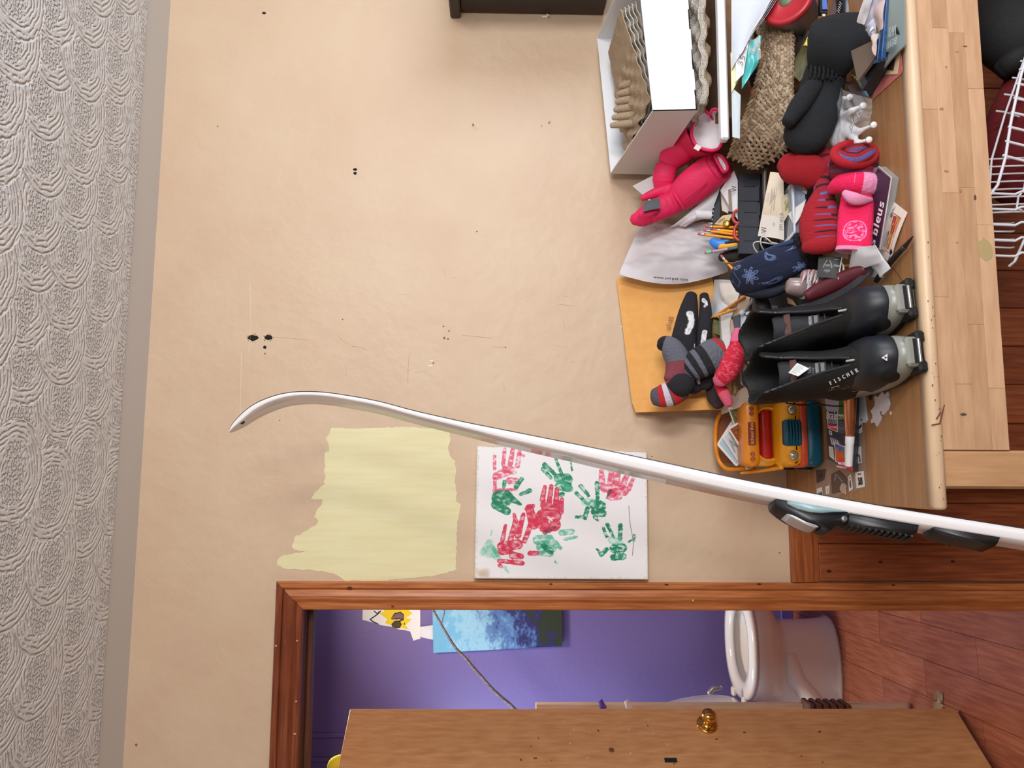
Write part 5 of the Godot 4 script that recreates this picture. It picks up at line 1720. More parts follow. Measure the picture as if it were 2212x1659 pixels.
func front_pile() -> void:
	var m := M.new()
	# ---- papers and bag under the white rail
	flat("paper", [[1580, -30, 0.43], [1682, -30, 0.46], [1603, 114, 0.46], [1580, 152, 0.44]], mt(rgb(200, 206, 216), 0.8), "large white sheets standing under the white rail at the edge of the pile", "paper", 0.012, 0.002)
	for k in 3:
		m = M.new()
		var ed := []
		for q in [[1688 + k * 4, -30], [1650 + k * 4, 30], [1622 + k * 3, 70], [1604 + k * 2, 112]]: ed.append(Z(q[0], q[1], 0.462 - k * 0.004))
		sheet(m, func(u: float, v: float):
			var f := u * 2.999
			var i := int(f)
			return ed[i].lerp(ed[i + 1], f - i) + Vector3(-0.002, 0.004, -0.03) * v, 18, 3, 0.0006)
		tag(put(m, "paper", mt(rgb(206, 208, 232) if k % 2 else rgb(232, 234, 244), 0.8)), ["front edge of the loose sheaf of white sheets above the red lid", "middle lilac sheet edge in the sheaf above the red lid", "rear white sheet edge in the sheaf above the red lid"][k], "paper", "sheaf of paper edges")
	var rec := flat("receipt", [[1590, 118, 0.452], [1617, 92, 0.455], [1606, 160, 0.452], [1588, 178, 0.448]], mt(rgb(226, 226, 226), 0.8), "white till slip with print beside the teal plastic bag", "receipt", 0.002)
	text("COOU", Z(1598, 122, 0.457), Z(1612, 104, 0.459), Vector3(0, 0.1, 1), mt(rgb(90, 90, 96), 0.8), rec, 0.9, "Droid Sans", 400, 0.0015)
	text("3 5", Z(1598, 140, 0.456), Z(1606, 122, 0.457), Vector3(0, 0.1, 1), mt(rgb(90, 90, 96), 0.8), rec, 0.9, "Droid Sans", 400, 0.0015)
	flat("teal_bag", [[1612, 96, 0.45], [1644, 78, 0.452], [1640, 135, 0.455], [1600, 196, 0.447]], mt(rgb(70, 168, 166), 0.25), "teal plastic bag crumpled beside the woven basket", "bag", 0.006, 0.02)
	flat("clear_film", [[1618, 84, 0.458], [1642, 74, 0.46], [1642, 128, 0.46], [1622, 140, 0.458]], clear(rgb(226, 236, 240), 0.25), "crinkled clear film over the teal plastic bag", "film", 0.006, 0.04)
	flat("yellow_slip", [[1578, 112, 0.44], [1588, 130, 0.442], [1600, 165, 0.442], [1580, 200, 0.436]], mt(rgb(228, 226, 178), 0.8), "pale yellow slip of paper under the white rail", "paper", 0.002)
	flat("paper", [[1580, 190, 0.43], [1600, 205, 0.435], [1598, 300, 0.43], [1582, 296, 0.425]], mt(rgb(196, 208, 214), 0.8), "grey white sheet beneath the end of the white rail", "paper", 0.003)
	# white lid rim and black round tin
	var tin := thing("round_tin", "black round tin standing on edge behind the woven basket", "tin", Z(1625, 250, 0.38))
	m = M.new()
	var ax := (Vector3(-0.2, 0.8, 0.42)).normalized()
	var tb := Basis(Quaternion(Vector3.UP, ax))
	lathe(m, [[0.0, -0.02], [0.058, -0.02], [0.06, -0.016], [0.06, -0.002], [0.057, 0.002], [0.05, 0.002], [0.048, 0.0], [0.0, 0.0]], Transform3D(tb, Z(1640, 200, 0.335)), 40)
	put(m, "lid", mt(rgb(30, 29, 34), 0.3), tin)
	m = M.new()
	hexa(m, [Z(1621, 195, 0.37), Z(1626, 192, 0.37), Z(1631, 206, 0.37), Z(1627, 210, 0.37)], Vector3(0, 0, -0.002))
	put(m, "red_mark", mt(rgb(216, 40, 60), 0.5), tin)
	# container with a red lid
	var rc := thing("food_container", "translucent round food container with a red lid tipped on the pile", "container", Z(1745, 40, 0.40))
	ax = Vector3(0.12, 0.66, 0.74).normalized()
	tb = Basis(Quaternion(Vector3.UP, ax))
	var cc := Z(1703, 4, 0.455)
	m = M.new()
	lathe(m, [[0.0, -0.075], [0.042, -0.075], [0.045, -0.07], [0.054, -0.012], [0.057, -0.008], [0.057, -0.002], [0.0, -0.002]], Transform3D(tb, cc), 36)
	put(m, "tub", mt(rgb(146, 136, 142), 0.3), rc)
	m = M.new()
	lathe(m, [[0.0, -0.001], [0.056, -0.006], [0.059, -0.004], [0.0595, 0.006], [0.056, 0.010], [0.049, 0.010], [0.046, 0.005], [0.0, 0.004]], Transform3D(tb, cc), 40)
	put(m, "lid", mt(rgb(178, 44, 54), 0.32), rc)
	m = M.new()
	lathe(m, [[0.0, 0.0056], [0.016, 0.0054], [0.016, 0.004]], Transform3D(tb, cc + tb * Vector3(0.004, 0, -0.004)), 20)
	put(m, "sticker", mt(rgb(104, 120, 92), 0.5), rc)
	basket()
	# leaf-print packet between basket and glove
	flat("printed_packet", [[1745, 85, 0.42], [1752, 140, 0.46], [1728, 178, 0.46], [1702, 150, 0.43]], mt(rgb(84, 78, 48), 0.4), "olive printed packet between the woven basket and the black glove", "packet", 0.002)
	flat("yellow_tag", [[1736, 96, 0.462], [1744, 80, 0.462], [1742, 98, 0.464], [1734, 98, 0.464]], mt(rgb(204, 186, 62), 0.5), "tiny yellow corner of card beside the black glove's cuff", "card", 0.0)
	flat("dark_packet", [[1722, 62, 0.40], [1748, 66, 0.42], [1744, 110, 0.43], [1712, 128, 0.40]], mt(rgb(52, 44, 36), 0.6), "dark brown packet under the red lidded container", "packet", 0.003, 0.02)
	# ---- black winter glove
	var gl := thing("winter_mitten", "big black winter mitten lying across the pile beside the woven basket", "mitten", Z(1790, 200, 0.48))
	var bk := cloth(rgb(14, 17, 22), 0.9, 0.3, 30.0)
	m = M.new()
	soft(m, [[1824, 44, 0.545, 54, 0.014], [1822, 62, 0.556, 62, 0.022], [1812, 90, 0.56, 64, 0.028], [1800, 116, 0.55, 54, 0.028], [1789, 146, 0.525, 41, 0.024]], 0.010, 9.0, 8, 44, false, 0.12, 0.2, 0.0, 0.0, 0.62)
	put(m, "cuff", bk, gl)
	m = M.new()
	soft(m, [[1789, 138, 0.52, 39, 0.022], [1782, 162, 0.512, 43, 0.026], [1772, 205, 0.50, 46, 0.032], [1756, 255, 0.505, 50, 0.033], [1742, 290, 0.505, 48, 0.028]], 0.003, 10.0, 8, 36, false, 0.2, 0.95)
	put(m, "hand", bk, gl)
	m = M.new()
	soft(m, [[1768, 176, 0.515, 16, 0.016], [1748, 200, 0.525, 20, 0.02], [1726, 230, 0.53, 21, 0.02], [1704, 262, 0.53, 15, 0.015]], 0.0015, 12.0, 7, 24)
	put(m, "thumb", bk, gl)
	m = M.new()
	for k in 9:
		var p0 := Z(1752 + k * 9.0, 143 + (k % 3), 0.54 + 0.008 * sin(k * PI / 8.0))
		var p1 := Z(1750 + k * 9.2, 168 + (k % 2) * 3, 0.534 + 0.009 * sin(k * PI / 8.0))
		tube(m, [p0, p0.lerp(p1, 0.5) + Vector3(0, 0, 0.003), p1], 0.0028, 6)
	put(m, "wrist_gather", bk, gl)
	m = M.new()
	tube(m, [Z(1752, 180, 0.527), Z(1750, 205, 0.538), Z(1738, 235, 0.541), Z(1716, 268, 0.537)], 0.0012, 6)
	put(m, "seam", mt(rgb(24, 25, 30), 0.8), gl)
	# ---- black bag, cards and pen at the top edge
	m = M.new()
	soft(m, [[1834, -40, 0.44, 34, 0.03], [1838, 8, 0.46, 30, 0.026], [1832, 40, 0.47, 18, 0.018]], 0.004, 16.0)
	tag(put(m, "leather_bag", mt(rgb(20, 22, 26), 0.3)), "glossy black bag with a light seam above the black mitten's cuff", "bag")
	m = M.new()
	tube(m, [Z(1818, 30, 0.47), Z(1826, 27, 0.472), Z(1838, 37, 0.47), Z(1850, 47, 0.466)], 0.0012, 6)
	tag(put(m, "light_cord", mt(rgb(190, 180, 172), 0.6)), "thin pale cord bent over the glossy black bag", "cord")
	for k in 5:
		m = M.new()
		var p := Z(1813 + k * 1.2, 28 - k * 4.6, 0.474)
		tube(m, [p, p + Vector3(0.006, 0.004, 0)], 0.0008, 6)
		tag(put(m, "pale_thread", mt(rgb(180, 176, 176), 0.6)), ["lowest of the five short pale threads beside the glossy black bag", "pale thread second from the bottom beside the glossy black bag", "middle one of the five pale threads beside the glossy black bag", "pale thread second from the top beside the glossy black bag", "topmost of the five short pale threads beside the glossy black bag"][k], "thread", "pale threads")
	flat("maroon_case", [[1806, -20, 0.45], [1820, -20, 0.452], [1804, 34, 0.452], [1792, 34, 0.45]], mt(rgb(70, 44, 46), 0.5), "narrow maroon slip case beside the glossy black bag", "case", 0.0, 0.0, 0.004)
	m = M.new()
	var pn := []
	for q in [[1776, -20], [1778, 8], [1780, 24]]: pn.append(Z(q[0], q[1], 0.455))
	hexa(m, [Z(1772, -20, 0.455), Z(1788, -20, 0.455), Z(1788, 28, 0.458), Z(1772, 28, 0.458)], Vector3(0, 0, -0.012))
	var clip := thing("marker_box", "black case holding a blue strip at the top edge of the pile", "case", Z(1780, 28, 0.45))
	put(m, "case", mt(rgb(20, 20, 24), 0.35), clip)
	m = M.new()
	hexa(m, [Z(1775, -20, 0.458), Z(1783, -20, 0.458), Z(1788, 20, 0.46), Z(1777, 20, 0.46)], Vector3(0, 0, -0.002))
	put(m, "blue_strip", mt(rgb(84, 116, 196), 0.4), clip)
	m = M.new()
	hexa(m, [Z(1776, 30, 0.462), Z(1784, 30, 0.462), Z(1782, 35, 0.462), Z(1778, 35, 0.462)], Vector3(0, 0, -0.003))
	put(m, "white_tip", mt(rgb(226, 216, 216), 0.5), clip)
	# ---- clear bag with white splash-shaped crown
	crown()
	# ---- socks
	red_socks()
	# ---- boxes, cards and papers lying on the desk
	var lb := thing("label_box", "clear lidded box with a dark purple label reading s bleus", "box", Y(1890, 470, DESK))
	m = M.new()
	var q := [[1858, 372], [1898, 360], [1926, 384], [1901, 539], [1868, 528], [1852, 480]]
	prism(m, outline_y(q, 0.753), Transform3D(Basis(Vector3(0, 0, 1), Vector3(-1, 0, 0), Vector3(0, -1, 0)), Vector3(0, 0.7385, 0)), 0.0142)
	put(m, "tray", clear(rgb(220, 226, 232), 0.28, 0.1), lb)
	m = M.new()
	prism(m, outline_y([[1884, 386], [1897, 364], [1923, 386], [1898, 535], [1878, 528], [1868, 470]], 0.7535), Transform3D(Basis(Vector3(0, 0, 1), Vector3(-1, 0, 0), Vector3(0, -1, 0)), Vector3(0, 0.7535, 0)), 0.0006)
	put(m, "label", mt(rgb(52, 34, 58), 0.45), lb)
	text("s bleus", Y(1884.5, 528, 0.7542), Y(1906, 436, 0.7542), Vector3.UP, mt(rgb(236, 232, 236), 0.6), lb, 1.15)
	m = M.new()
	var er := []
	for e in [[1898, 360], [1926, 384], [1901, 539]]: er.append(Y(e[0], e[1], 0.754))
	tube(m, er, 0.0016, 8)
	put(m, "rim", mt(rgb(176, 168, 170), 0.3), lb)
	playing_card()
	m = M.new()
	var pen := thing("black_brush", "slim black tapered brush pen leaning off the desk by the playing card", "brush", Y(1895, 602, DESK))
	var pr := []
	for e in [[1893, 606, 0.752], [1905, 588, 0.752], [1932, 556, 0.751], [1952, 535, 0.75], [1966, 518, 0.749], [1972, 511, 0.748]]: pr.append(Y(e[0], e[1], e[2]))
	tube(m, pr, [0.0055, 0.006, 0.0058, 0.0048, 0.0028, 0.0012], 12)
	put(m, "barrel", mt(rgb(28, 27, 30), 0.55), pen)
	m = M.new()
	tube(m, [Y(1950, 537, 0.7503), Y(1953, 534, 0.75)], 0.0056, 12)
	put(m, "collar", mt(rgb(52, 50, 52), 0.4), pen)
	m = M.new()
	var hair := []
	for k in 12: hair.append(Y(1905 + k * 5.4, 572 - 14.0 * sin(k * 0.36) + k * 4.6, DESK + 0.0008))
	tube(m, hair, 0.0004, 5)
	tag(put(m, "hair", mt(rgb(96, 66, 42), 0.6)), "single dark hair lying on the desk below the brush pen", "hair")
	# folded white papers
	var wh := mt(rgb(234, 236, 242), 0.8)
	var fp := thing("folded_paper", "white folded sheets fanned between the pink sock and the boots", "paper", Y(1880, 570, 0.745))
	for k in 3:
		m = M.new()
		var c := []
		for e in [[[1842, 536, 0.80], [1890, 530, 0.79], [1906, 566, 0.775], [1832, 590, 0.785]], [[1872, 536, 0.778], [1892, 534, 0.776], [1924, 580, 0.757], [1900, 600, 0.760]], [[1868, 552, 0.77], [1902, 560, 0.766], [1908, 600, 0.752], [1846, 594, 0.762]]][k]: c.append(Y(e[0], e[1], e[2]))
		paper(m, c, 0.0006, 0.004, 10, 0.004, k)
		put(m, "leaf", wh, fp)
	# paper behind the folded one
	flat("note", [[1806, 455, 0.50], [1834, 450, 0.51], [1832, 560, 0.53], [1796, 552, 0.50]], mt(rgb(214, 196, 176), 0.85), "cream note with faint print between the red and pink socks", "note", 0.001)
	flat("grey_strip", [[1782, 368, 0.47], [1806, 382, 0.475], [1800, 424, 0.48], [1778, 402, 0.47]], mt(rgb(104, 108, 106), 0.6), "dull grey curved strip between the striped sock and the rolled sock", "strip", 0.004)
	black_card()
	receipt()
	clear_tub()
	cord()

func outline_y(pts: Array, y: float) -> PackedVector2Array:
	var pp := PackedVector2Array()
	for q in pts:
		var p := Y(q[0], q[1], y)
		pp.append(Vector2(p.z, -p.x))
	return pp

func basket() -> void:
	var R := [[1632, 40, 0.36], [1648, 80, 0.37], [1652, 122, 0.375], [1640, 175, 0.37], [1620, 240, 0.36], [1600, 285, 0.35], [1581, 338, 0.32]]
	var L := [[1712, 60, 0.42], [1714, 110, 0.435], [1712, 170, 0.44], [1712, 225, 0.435], [1706, 285, 0.42], [1690, 332, 0.39], [1628, 368, 0.33]]
	var f := func(u: float, v: float) -> Vector3:
		var x: float = clampf(u, 0.0, 1.0) * 5.9999
		var i := int(x)
		var a := cat(R, i, x - i)
		var b := cat(L, i, x - i)
		var p := Z(a[0], a[1], a[2]).lerp(Z(b[0], b[1], b[2]), v)
		return p + Vector3(-0.1, 0.2, 1.0).normalized() * 0.022 * sin(clampf(v, 0, 1) * PI) * (0.4 + 0.6 * sin(u * PI))
	var t := thing("woven_basket", "brown seagrass basket of knotted cord with a braided rim", "basket", Z(1690, 230, 0.33))
	var m := M.new()
	var rings := []
	for i in 9:
		var v := i / 8.0
		var o := PackedVector3Array()
		for j in 25: o.append(f.call(j / 24.0, v))
		for j in 25:
			var u := 1.0 - j / 24.0
			o.append((f.call(u, v) as Vector3) + Vector3(0.012, 0.004, -0.07 * sin(u * PI) - 0.012))
		rings.append(o)
	loft(m, rings, false, true)
	put(m, "wall", wood("seagrass_in", rgb(48, 32, 20), rgb(84, 58, 38), Vector3.ONE * 20.0, 0.95, 151), t)
	# knotted cords: slanted stitches in rows, each row leaning the other way
	var cap_m := M.new()
	tube(cap_m, [Vector3(0, -0.5, 0), Vector3(0.12, 0, 0.1), Vector3(0, 0.5, 0)], [0.19, 0.27, 0.19], 7)
	var cm := arr(cap_m, Vector3.ZERO)
	var xf := []
	var cols := []
	var rows := 9
	for r in rows:
		var n := 36
		for k in n:
			var u := (k + 0.5 * (r % 2)) / n
			var v := (r + 0.5) / rows
			var p: Vector3 = f.call(u, v)
			var du: Vector3 = ((f.call(u + 0.01, v) as Vector3) - (f.call(u - 0.01, v) as Vector3)).normalized()
			var dv: Vector3 = ((f.call(u, v + 0.02) as Vector3) - (f.call(u, v - 0.02) as Vector3)).normalized()
			var n3 := du.cross(dv).normalized()
			if n3.dot(EYE - p) < 0.0: n3 = -n3
			var w := ((f.call(u, v + 0.5 / rows) as Vector3) - (f.call(u, v - 0.5 / rows) as Vector3)).length()
			for s in 2:
				var d := (du * (0.92 if s else 0.35) + dv * (-0.4 if s else 0.9)).normalized()
				d = (d + Vector3(rng.randf_range(-0.15, 0.15), rng.randf_range(-0.15, 0.15), 0)).normalized()
				var x := d.cross(n3).normalized()
				var ln := w * rng.randf_range(1.45, 1.75)
				xf.append(Transform3D(Basis(x * 0.0145, d * ln, n3 * 0.0125), p + n3 * 0.0016 + du * (0.004 if s else -0.004)))
				var g := rng.randf()
				var edgey := clampf(1.0 - absf(u - 0.45) * 0.9, 0.4, 1.0)
				var c := rgb(104, 80, 58).lerp(rgb(190, 172, 146), g * edgey)
				cols.append(c.srgb_to_linear())
	for k in 70:                                       # braided rim
		var u := k / 70.0
		var p: Vector3 = f.call(u, 0.0)
		var du: Vector3 = ((f.call(u + 0.01, 0.0) as Vector3) - (f.call(u - 0.01, 0.0) as Vector3)).normalized()
		var n3 := (EYE - p).normalized()
		var x := du.cross(n3).normalized()
		var d := (du + x * (0.75 if k % 2 else -0.75)).normalized()
		xf.append(Transform3D(Basis(d.cross(n3).normalized() * 0.015, d * 0.02, n3 * 0.015), p + n3 * 0.003 + x * (0.003 if k % 2 else -0.003)))
		cols.append(rgb(112, 86, 58).lerp(rgb(176, 154, 122), rng.randf()).srgb_to_linear())
	var mm := MultiMesh.new()
	mm.transform_format = MultiMesh.TRANSFORM_3D
	mm.use_colors = true
	mm.mesh = cm
	mm.instance_count = xf.size()
	for i in xf.size():
		mm.set_instance_transform(i, Transform3D(xf[i].basis, xf[i].origin - t.position))
		mm.set_instance_color(i, cols[i])
	var mi := MultiMeshInstance3D.new()
	mi.name = "cord_knots"
	mi.multimesh = mm
	var cmat := StandardMaterial3D.new()
	cmat.vertex_color_use_as_albedo = true
	cmat.roughness = 0.75
	mi.material_override = cmat
	mi.set_meta("kind", "stuff")
	t.add_child(mi)

func crown() -> void:
	var c0 := Y(1806, 262, 0.775)
	var balls := []
	var tips := [[1835, 210, 0.775], [1864, 228, 0.77], [1887, 270, 0.758], [1877, 302, 0.765]]
	var mids := [[1818, 214, 0.78], [1838, 240, 0.785], [1856, 284, 0.772], [1852, 308, 0.776]]
	for k in 4: balls.append([Y(mids[k][0], mids[k][1], mids[k][2]), Y(tips[k][0], tips[k][1], tips[k][2])])
	var lo := c0 - Vector3(0.06, 0.035, 0.06)
	var hi := c0 + Vector3(0.075, 0.045, 0.13)
	for b in balls:
		for p in b:
			lo = lo.min(p - Vector3.ONE * 0.012)
			hi = hi.max(p + Vector3.ONE * 0.012)
	var t := thing("splash_crown", "white plastic crown with ball tipped prongs wrapped in clear film", "toy", c0 - Vector3(0, 0.03, 0))
	var m := M.new()
	var ca := Y(1800, 240, 0.775)
	var cb := Y(1822, 300, 0.77)
	net(m, lo, hi, 0.004, func(p: Vector3) -> float:
		var d := cap(p, ca, cb, 0.024, 0.028)
		for b in balls:
			d = smin(d, cap(p, c0.lerp(b[0], 0.4), b[0], 0.010, 0.0055), 0.012)
			d = smin(d, cap(p, b[0], b[1], 0.0055, 0.0032), 0.006)
		return d)
	put(m, "body", mt(rgb(236, 240, 244), 0.25), t)
	for b in balls:
		m = M.new()
		var d: Vector3 = (b[1] - b[0]).normalized()
		var xf := Transform3D(Basis(Quaternion(Vector3.UP, (d * 0.5 + (EYE - b[1]).normalized() * 0.7).normalized())), b[1])
		lathe(m, [[0.0, -0.006], [0.004, -0.0055], [0.0066, -0.002], [0.0066, 0.001], [0.0058, 0.003], [0.0, 0.0036]], xf, 18)
		put(m, "ball_tip", mt(rgb(240, 242, 246), 0.25), t)
	m = M.new()
	var c := []
	for e in [[1815, 188, 0.80], [1886, 214, 0.778], [1880, 272, 0.772], [1800, 320, 0.805]]: c.append(Y(e[0], e[1], e[2]))
	sheet(m, func(u: float, v: float): return bil(c, u, v) + Vector3(0, 0.012 * sin(u * PI) + 0.005 * noise.get_noise_2d(u * 260.0, v * 260.0), 0), 28, 28, 0.0004)
	var film := put(m, "clear_bag", clear(rgb(226, 230, 236), 0.10, 0.06))
	tag(film, "crinkled clear plastic bag with grey print over the white crown", "bag")
	text("plets", Y(1838, 278, 0.803), Y(1864, 236, 0.802), Vector3(0, 1, 0.4), mt(rgb(176, 178, 184), 0.5), film, 1.0, "Droid Sans", 700, 0.003)
	flat("blue_leaflet", [[1830, 146, 0.52], [1840, 158, 0.53], [1880, 208, 0.56], [1872, 206, 0.55]], mt(rgb(120, 186, 222), 0.5), "narrow light blue leaflet with yellow scribble under the black mitten", "leaflet", 0.0)
	m = M.new()
	var z := []
	for k in 12: z.append(Z(1840 + k * 2.6 + (k % 2) * 5.0, 162 + k * 3.1, 0.5375 + k * 0.0021))
	tube(m, z, 0.0007, 5)
	put(m, "yellow_scribble", mt(rgb(206, 190, 80), 0.6), get_node("blue_leaflet"))
	flat("brown_packet", [[1826, 175, 0.51], [1848, 180, 0.52], [1884, 214, 0.55], [1850, 232, 0.53]], mt(rgb(84, 66, 66), 0.4), "dull brown glossy packet under the clear plastic bag", "packet", 0.002)

func stripe_img(w: int, h: int, base: Color, list: Array) -> Image:
	var i := im(w, h, base)
	for s in list: i.fill_rect(Rect2i(0, int(s[0] * h), w, maxi(1, int(s[1] * h))), s[2])
	return i

func knit(i: Image, k := 0.5) -> StandardMaterial3D:
	var m := pic(i, 0.95)
	cloth(Color.WHITE)
	m.normal_enabled = true
	m.normal_texture = ntex(0.08, 2, 8, Color.BLACK, Color.WHITE, 256, true)
	m.normal_scale = k * 0.6
	m.uv1_scale = Vector3.ONE
	return m

func red_socks() -> void:
	var red := rgb(152, 18, 32)
	var dk := rgb(52, 14, 30)
	var bl := rgb(96, 88, 150)
	var grp := "red striped socks"
	# rolled up pair
	var t := thing("rolled_sock", "red sock with blue and black stripes rolled into a bundle near the white crown", "sock", Y(1845, 400, 0.745))
	var s := []
	for k in 6: s.append([0.06 + k * 0.17, 0.045, bl if k % 2 == 0 else dk])
	var m := M.new()
	soft(m, [[1838, 400, 0.53, 30, 0.03], [1840, 386, 0.535, 44, 0.045], [1844, 364, 0.54, 50, 0.05], [1847, 344, 0.54, 49, 0.042], [1848, 332, 0.54, 46, 0.03]], 0.0012, 20.0, 7, 30, false, 0.25, 0.1)
	put(m, "outer_roll", knit(stripe_img(16, 220, rgb(126, 18, 34), [[0.12, 0.05, bl], [0.22, 0.06, dk], [0.36, 0.05, rgb(100, 60, 100)], [0.47, 0.06, dk], [0.6, 0.05, bl], [0.72, 0.28, red]])), t)
	m = M.new()
	var lp := []
	for k in 25:
		var a := TAU * k / 24.0
		lp.append(Z(1846 + cos(a) * 44.0, 333 + sin(a) * 22.0, 0.575 + 0.018 * sin(a)))
	tube(m, lp, 0.0095, 12)
	put(m, "folded_rim", cloth(rgb(166, 20, 34), 0.95, 0.6), t)
	var ri := im(200, 16, red)
	for q in [[16, 14, dk], [42, 16, bl], [74, 10, dk]]: ri.fill_rect(Rect2i(q[0], 0, q[1], 16), q[2])
	m = M.new()
	soft(m, [[1812, 333, 0.565, 9, 0.01], [1828, 342, 0.585, 15, 0.016], [1850, 344, 0.59, 16, 0.017], [1870, 336, 0.585, 15, 0.016], [1884, 328, 0.565, 9, 0.01]], 0.001, 20.0, 7, 22)
	put(m, "inner_roll", knit(ri), t)
	m = M.new()
	soft(m, [[1826, 328, 0.555, 8, 0.01], [1850, 322, 0.57, 12, 0.014], [1876, 320, 0.56, 8, 0.01]], 0.001, 20.0, 7, 18)
	put(m, "inner_roll", knit(ri), t)
	# the sock with its foot under the black glove
	t = thing("striped_sock", "red sock with its plain foot tucked under the black mitten", "sock", Z(1735, 370, 0.46), grp)
	m = M.new()
	soft(m, [[1700, 352, 0.46, 24, 0.02], [1714, 362, 0.465, 34, 0.026], [1738, 366, 0.475, 36, 0.028], [1766, 378, 0.48, 33, 0.024], [1780, 388, 0.48, 22, 0.018]], 0.0025, 14.0, 8, 28, false, 0.7, 0.5)
	put(m, "foot", cloth(red, 0.95, 0.6), t)
	m = M.new()
	soft(m, [[1772, 330, 0.475, 18, 0.016], [1780, 352, 0.485, 21, 0.018], [1785, 382, 0.49, 20, 0.016], [1776, 412, 0.49, 18, 0.014]], 0.0015, 18.0, 8, 24)
	var ls := []
	for k in 5: ls.append([0.12 + k * 0.18, 0.05, bl if k % 2 == 0 else dk])
	put(m, "leg", knit(stripe_img(16, 200, rgb(146, 22, 40), ls)), t)
	# the sock lying below it, half plain and half striped
	t = thing("striped_sock", "red sock lying full length beside the pink sock, striped on one side", "sock", Z(1770, 480, 0.50), grp)
	var g := im(64, 300, red)
	for k in 11:
		var c := bl if k % 2 == 0 else dk
		pline(g, [Vector2(16, 20 + k * 25), Vector2(32, 10 + k * 25)], 3.0, c)
	m = M.new()
	soft(m, [[1770, 402, 0.485, 12, 0.012], [1775, 420, 0.49, 20, 0.018], [1774, 450, 0.50, 35, 0.026], [1772, 480, 0.505, 43, 0.03], [1772, 505, 0.51, 42, 0.03], [1773, 526, 0.515, 38, 0.026]], 0.003, 13.0, 8, 32, false, 0.5, 0.6)
	put(m, "foot", knit(g), t)
	m = M.new()
	soft(m, [[1778, 398, 0.49, 17, 0.014], [1782, 430, 0.503, 20, 0.018], [1788, 460, 0.514, 21, 0.02], [1795, 490, 0.522, 18, 0.018], [1802, 505, 0.522, 10, 0.012]], 0.0015, 16.0, 8, 22)
	var l2 := []
	for k in 9: l2.append([0.06 + k * 0.105, 0.035, bl if k % 2 == 0 else dk])
	put(m, "leg", knit(stripe_img(16, 300, rgb(142, 22, 40), l2)), t)
	m = M.new()
	soft(m, [[1742, 535, 0.515, 12, 0.012], [1762, 532, 0.53, 17, 0.018], [1790, 528, 0.535, 18, 0.018], [1806, 518, 0.53, 12, 0.012]], 0.002, 20.0, 7, 20)
	put(m, "toe", cloth(red, 0.95, 0.6), t)
	# pink sock
	var hot := rgb(224, 28, 86)
	var pale := rgb(222, 142, 178)
	t = thing("pink_sock", "hot pink sock with pale pink heel, toe and cuff beside the purple label", "sock", Z(1850, 500, 0.55))
	m = M.new()
	soft(m, [[1798, 408, 0.54, 12, 0.014], [1816, 398, 0.555, 20, 0.022], [1845, 396, 0.57, 24, 0.026], [1874, 398, 0.575, 25, 0.026], [1892, 402, 0.57, 20, 0.022]], 0.0018, 16.0, 8, 26, false, 0.6, 0.5)
	var ti := im(16, 200, hot)
	ti.fill_rect(Rect2i(0, 118, 16, 82), pale)
	for k in 6: ti.set_pixel(4 + k, 100, pale)
	put(m, "toe", knit(ti), t)
	m = M.new()
	soft(m, [[1846, 414, 0.555, 28, 0.016], [1850, 440, 0.56, 34, 0.022], [1848, 470, 0.565, 36, 0.022], [1846, 500, 0.57, 36, 0.02], [1845, 528, 0.575, 36, 0.018], [1843, 543, 0.575, 37, 0.016]], 0.0022, 14.0, 9, 34, true, 0.3)
	var li := im(160, 300, hot)
	li.fill_rect(Rect2i(0, 248, 160, 52), pale)
	for k in 70:                                       # clustered pale emblem
		var a := rng.randf() * TAU
		var r := sqrt(rng.randf())
		var p := Vector2(40 + cos(a) * r * 15.0, 190 + sin(a) * r * 34.0)
		pcap(li, p, p + Vector2(rng.randf_range(-3, 3), rng.randf_range(-7, 7)), 1.1, 0.8, Color(rgb(240, 150, 196), 0.95), 0.8)
	for k in 24:
		var a := TAU * k / 24.0
		pcap(li, Vector2(40 + cos(a) * 16.0, 190 + sin(a) * 36.0), Vector2(40 + cos(a + 0.3) * 16.0, 190 + sin(a + 0.3) * 36.0), 1.0, 1.0, rgb(240, 150, 196), 0.8)
	put(m, "leg", knit(li), t)
	m = M.new()
	soft(m, [[1826, 418, 0.585, 8, 0.008], [1842, 428, 0.594, 13, 0.010], [1860, 432, 0.594, 11, 0.009], [1880, 432, 0.585, 5, 0.006]], 0.0008, 20.0, 7, 18)
	put(m, "heel", cloth(pale, 0.95, 0.6), t)

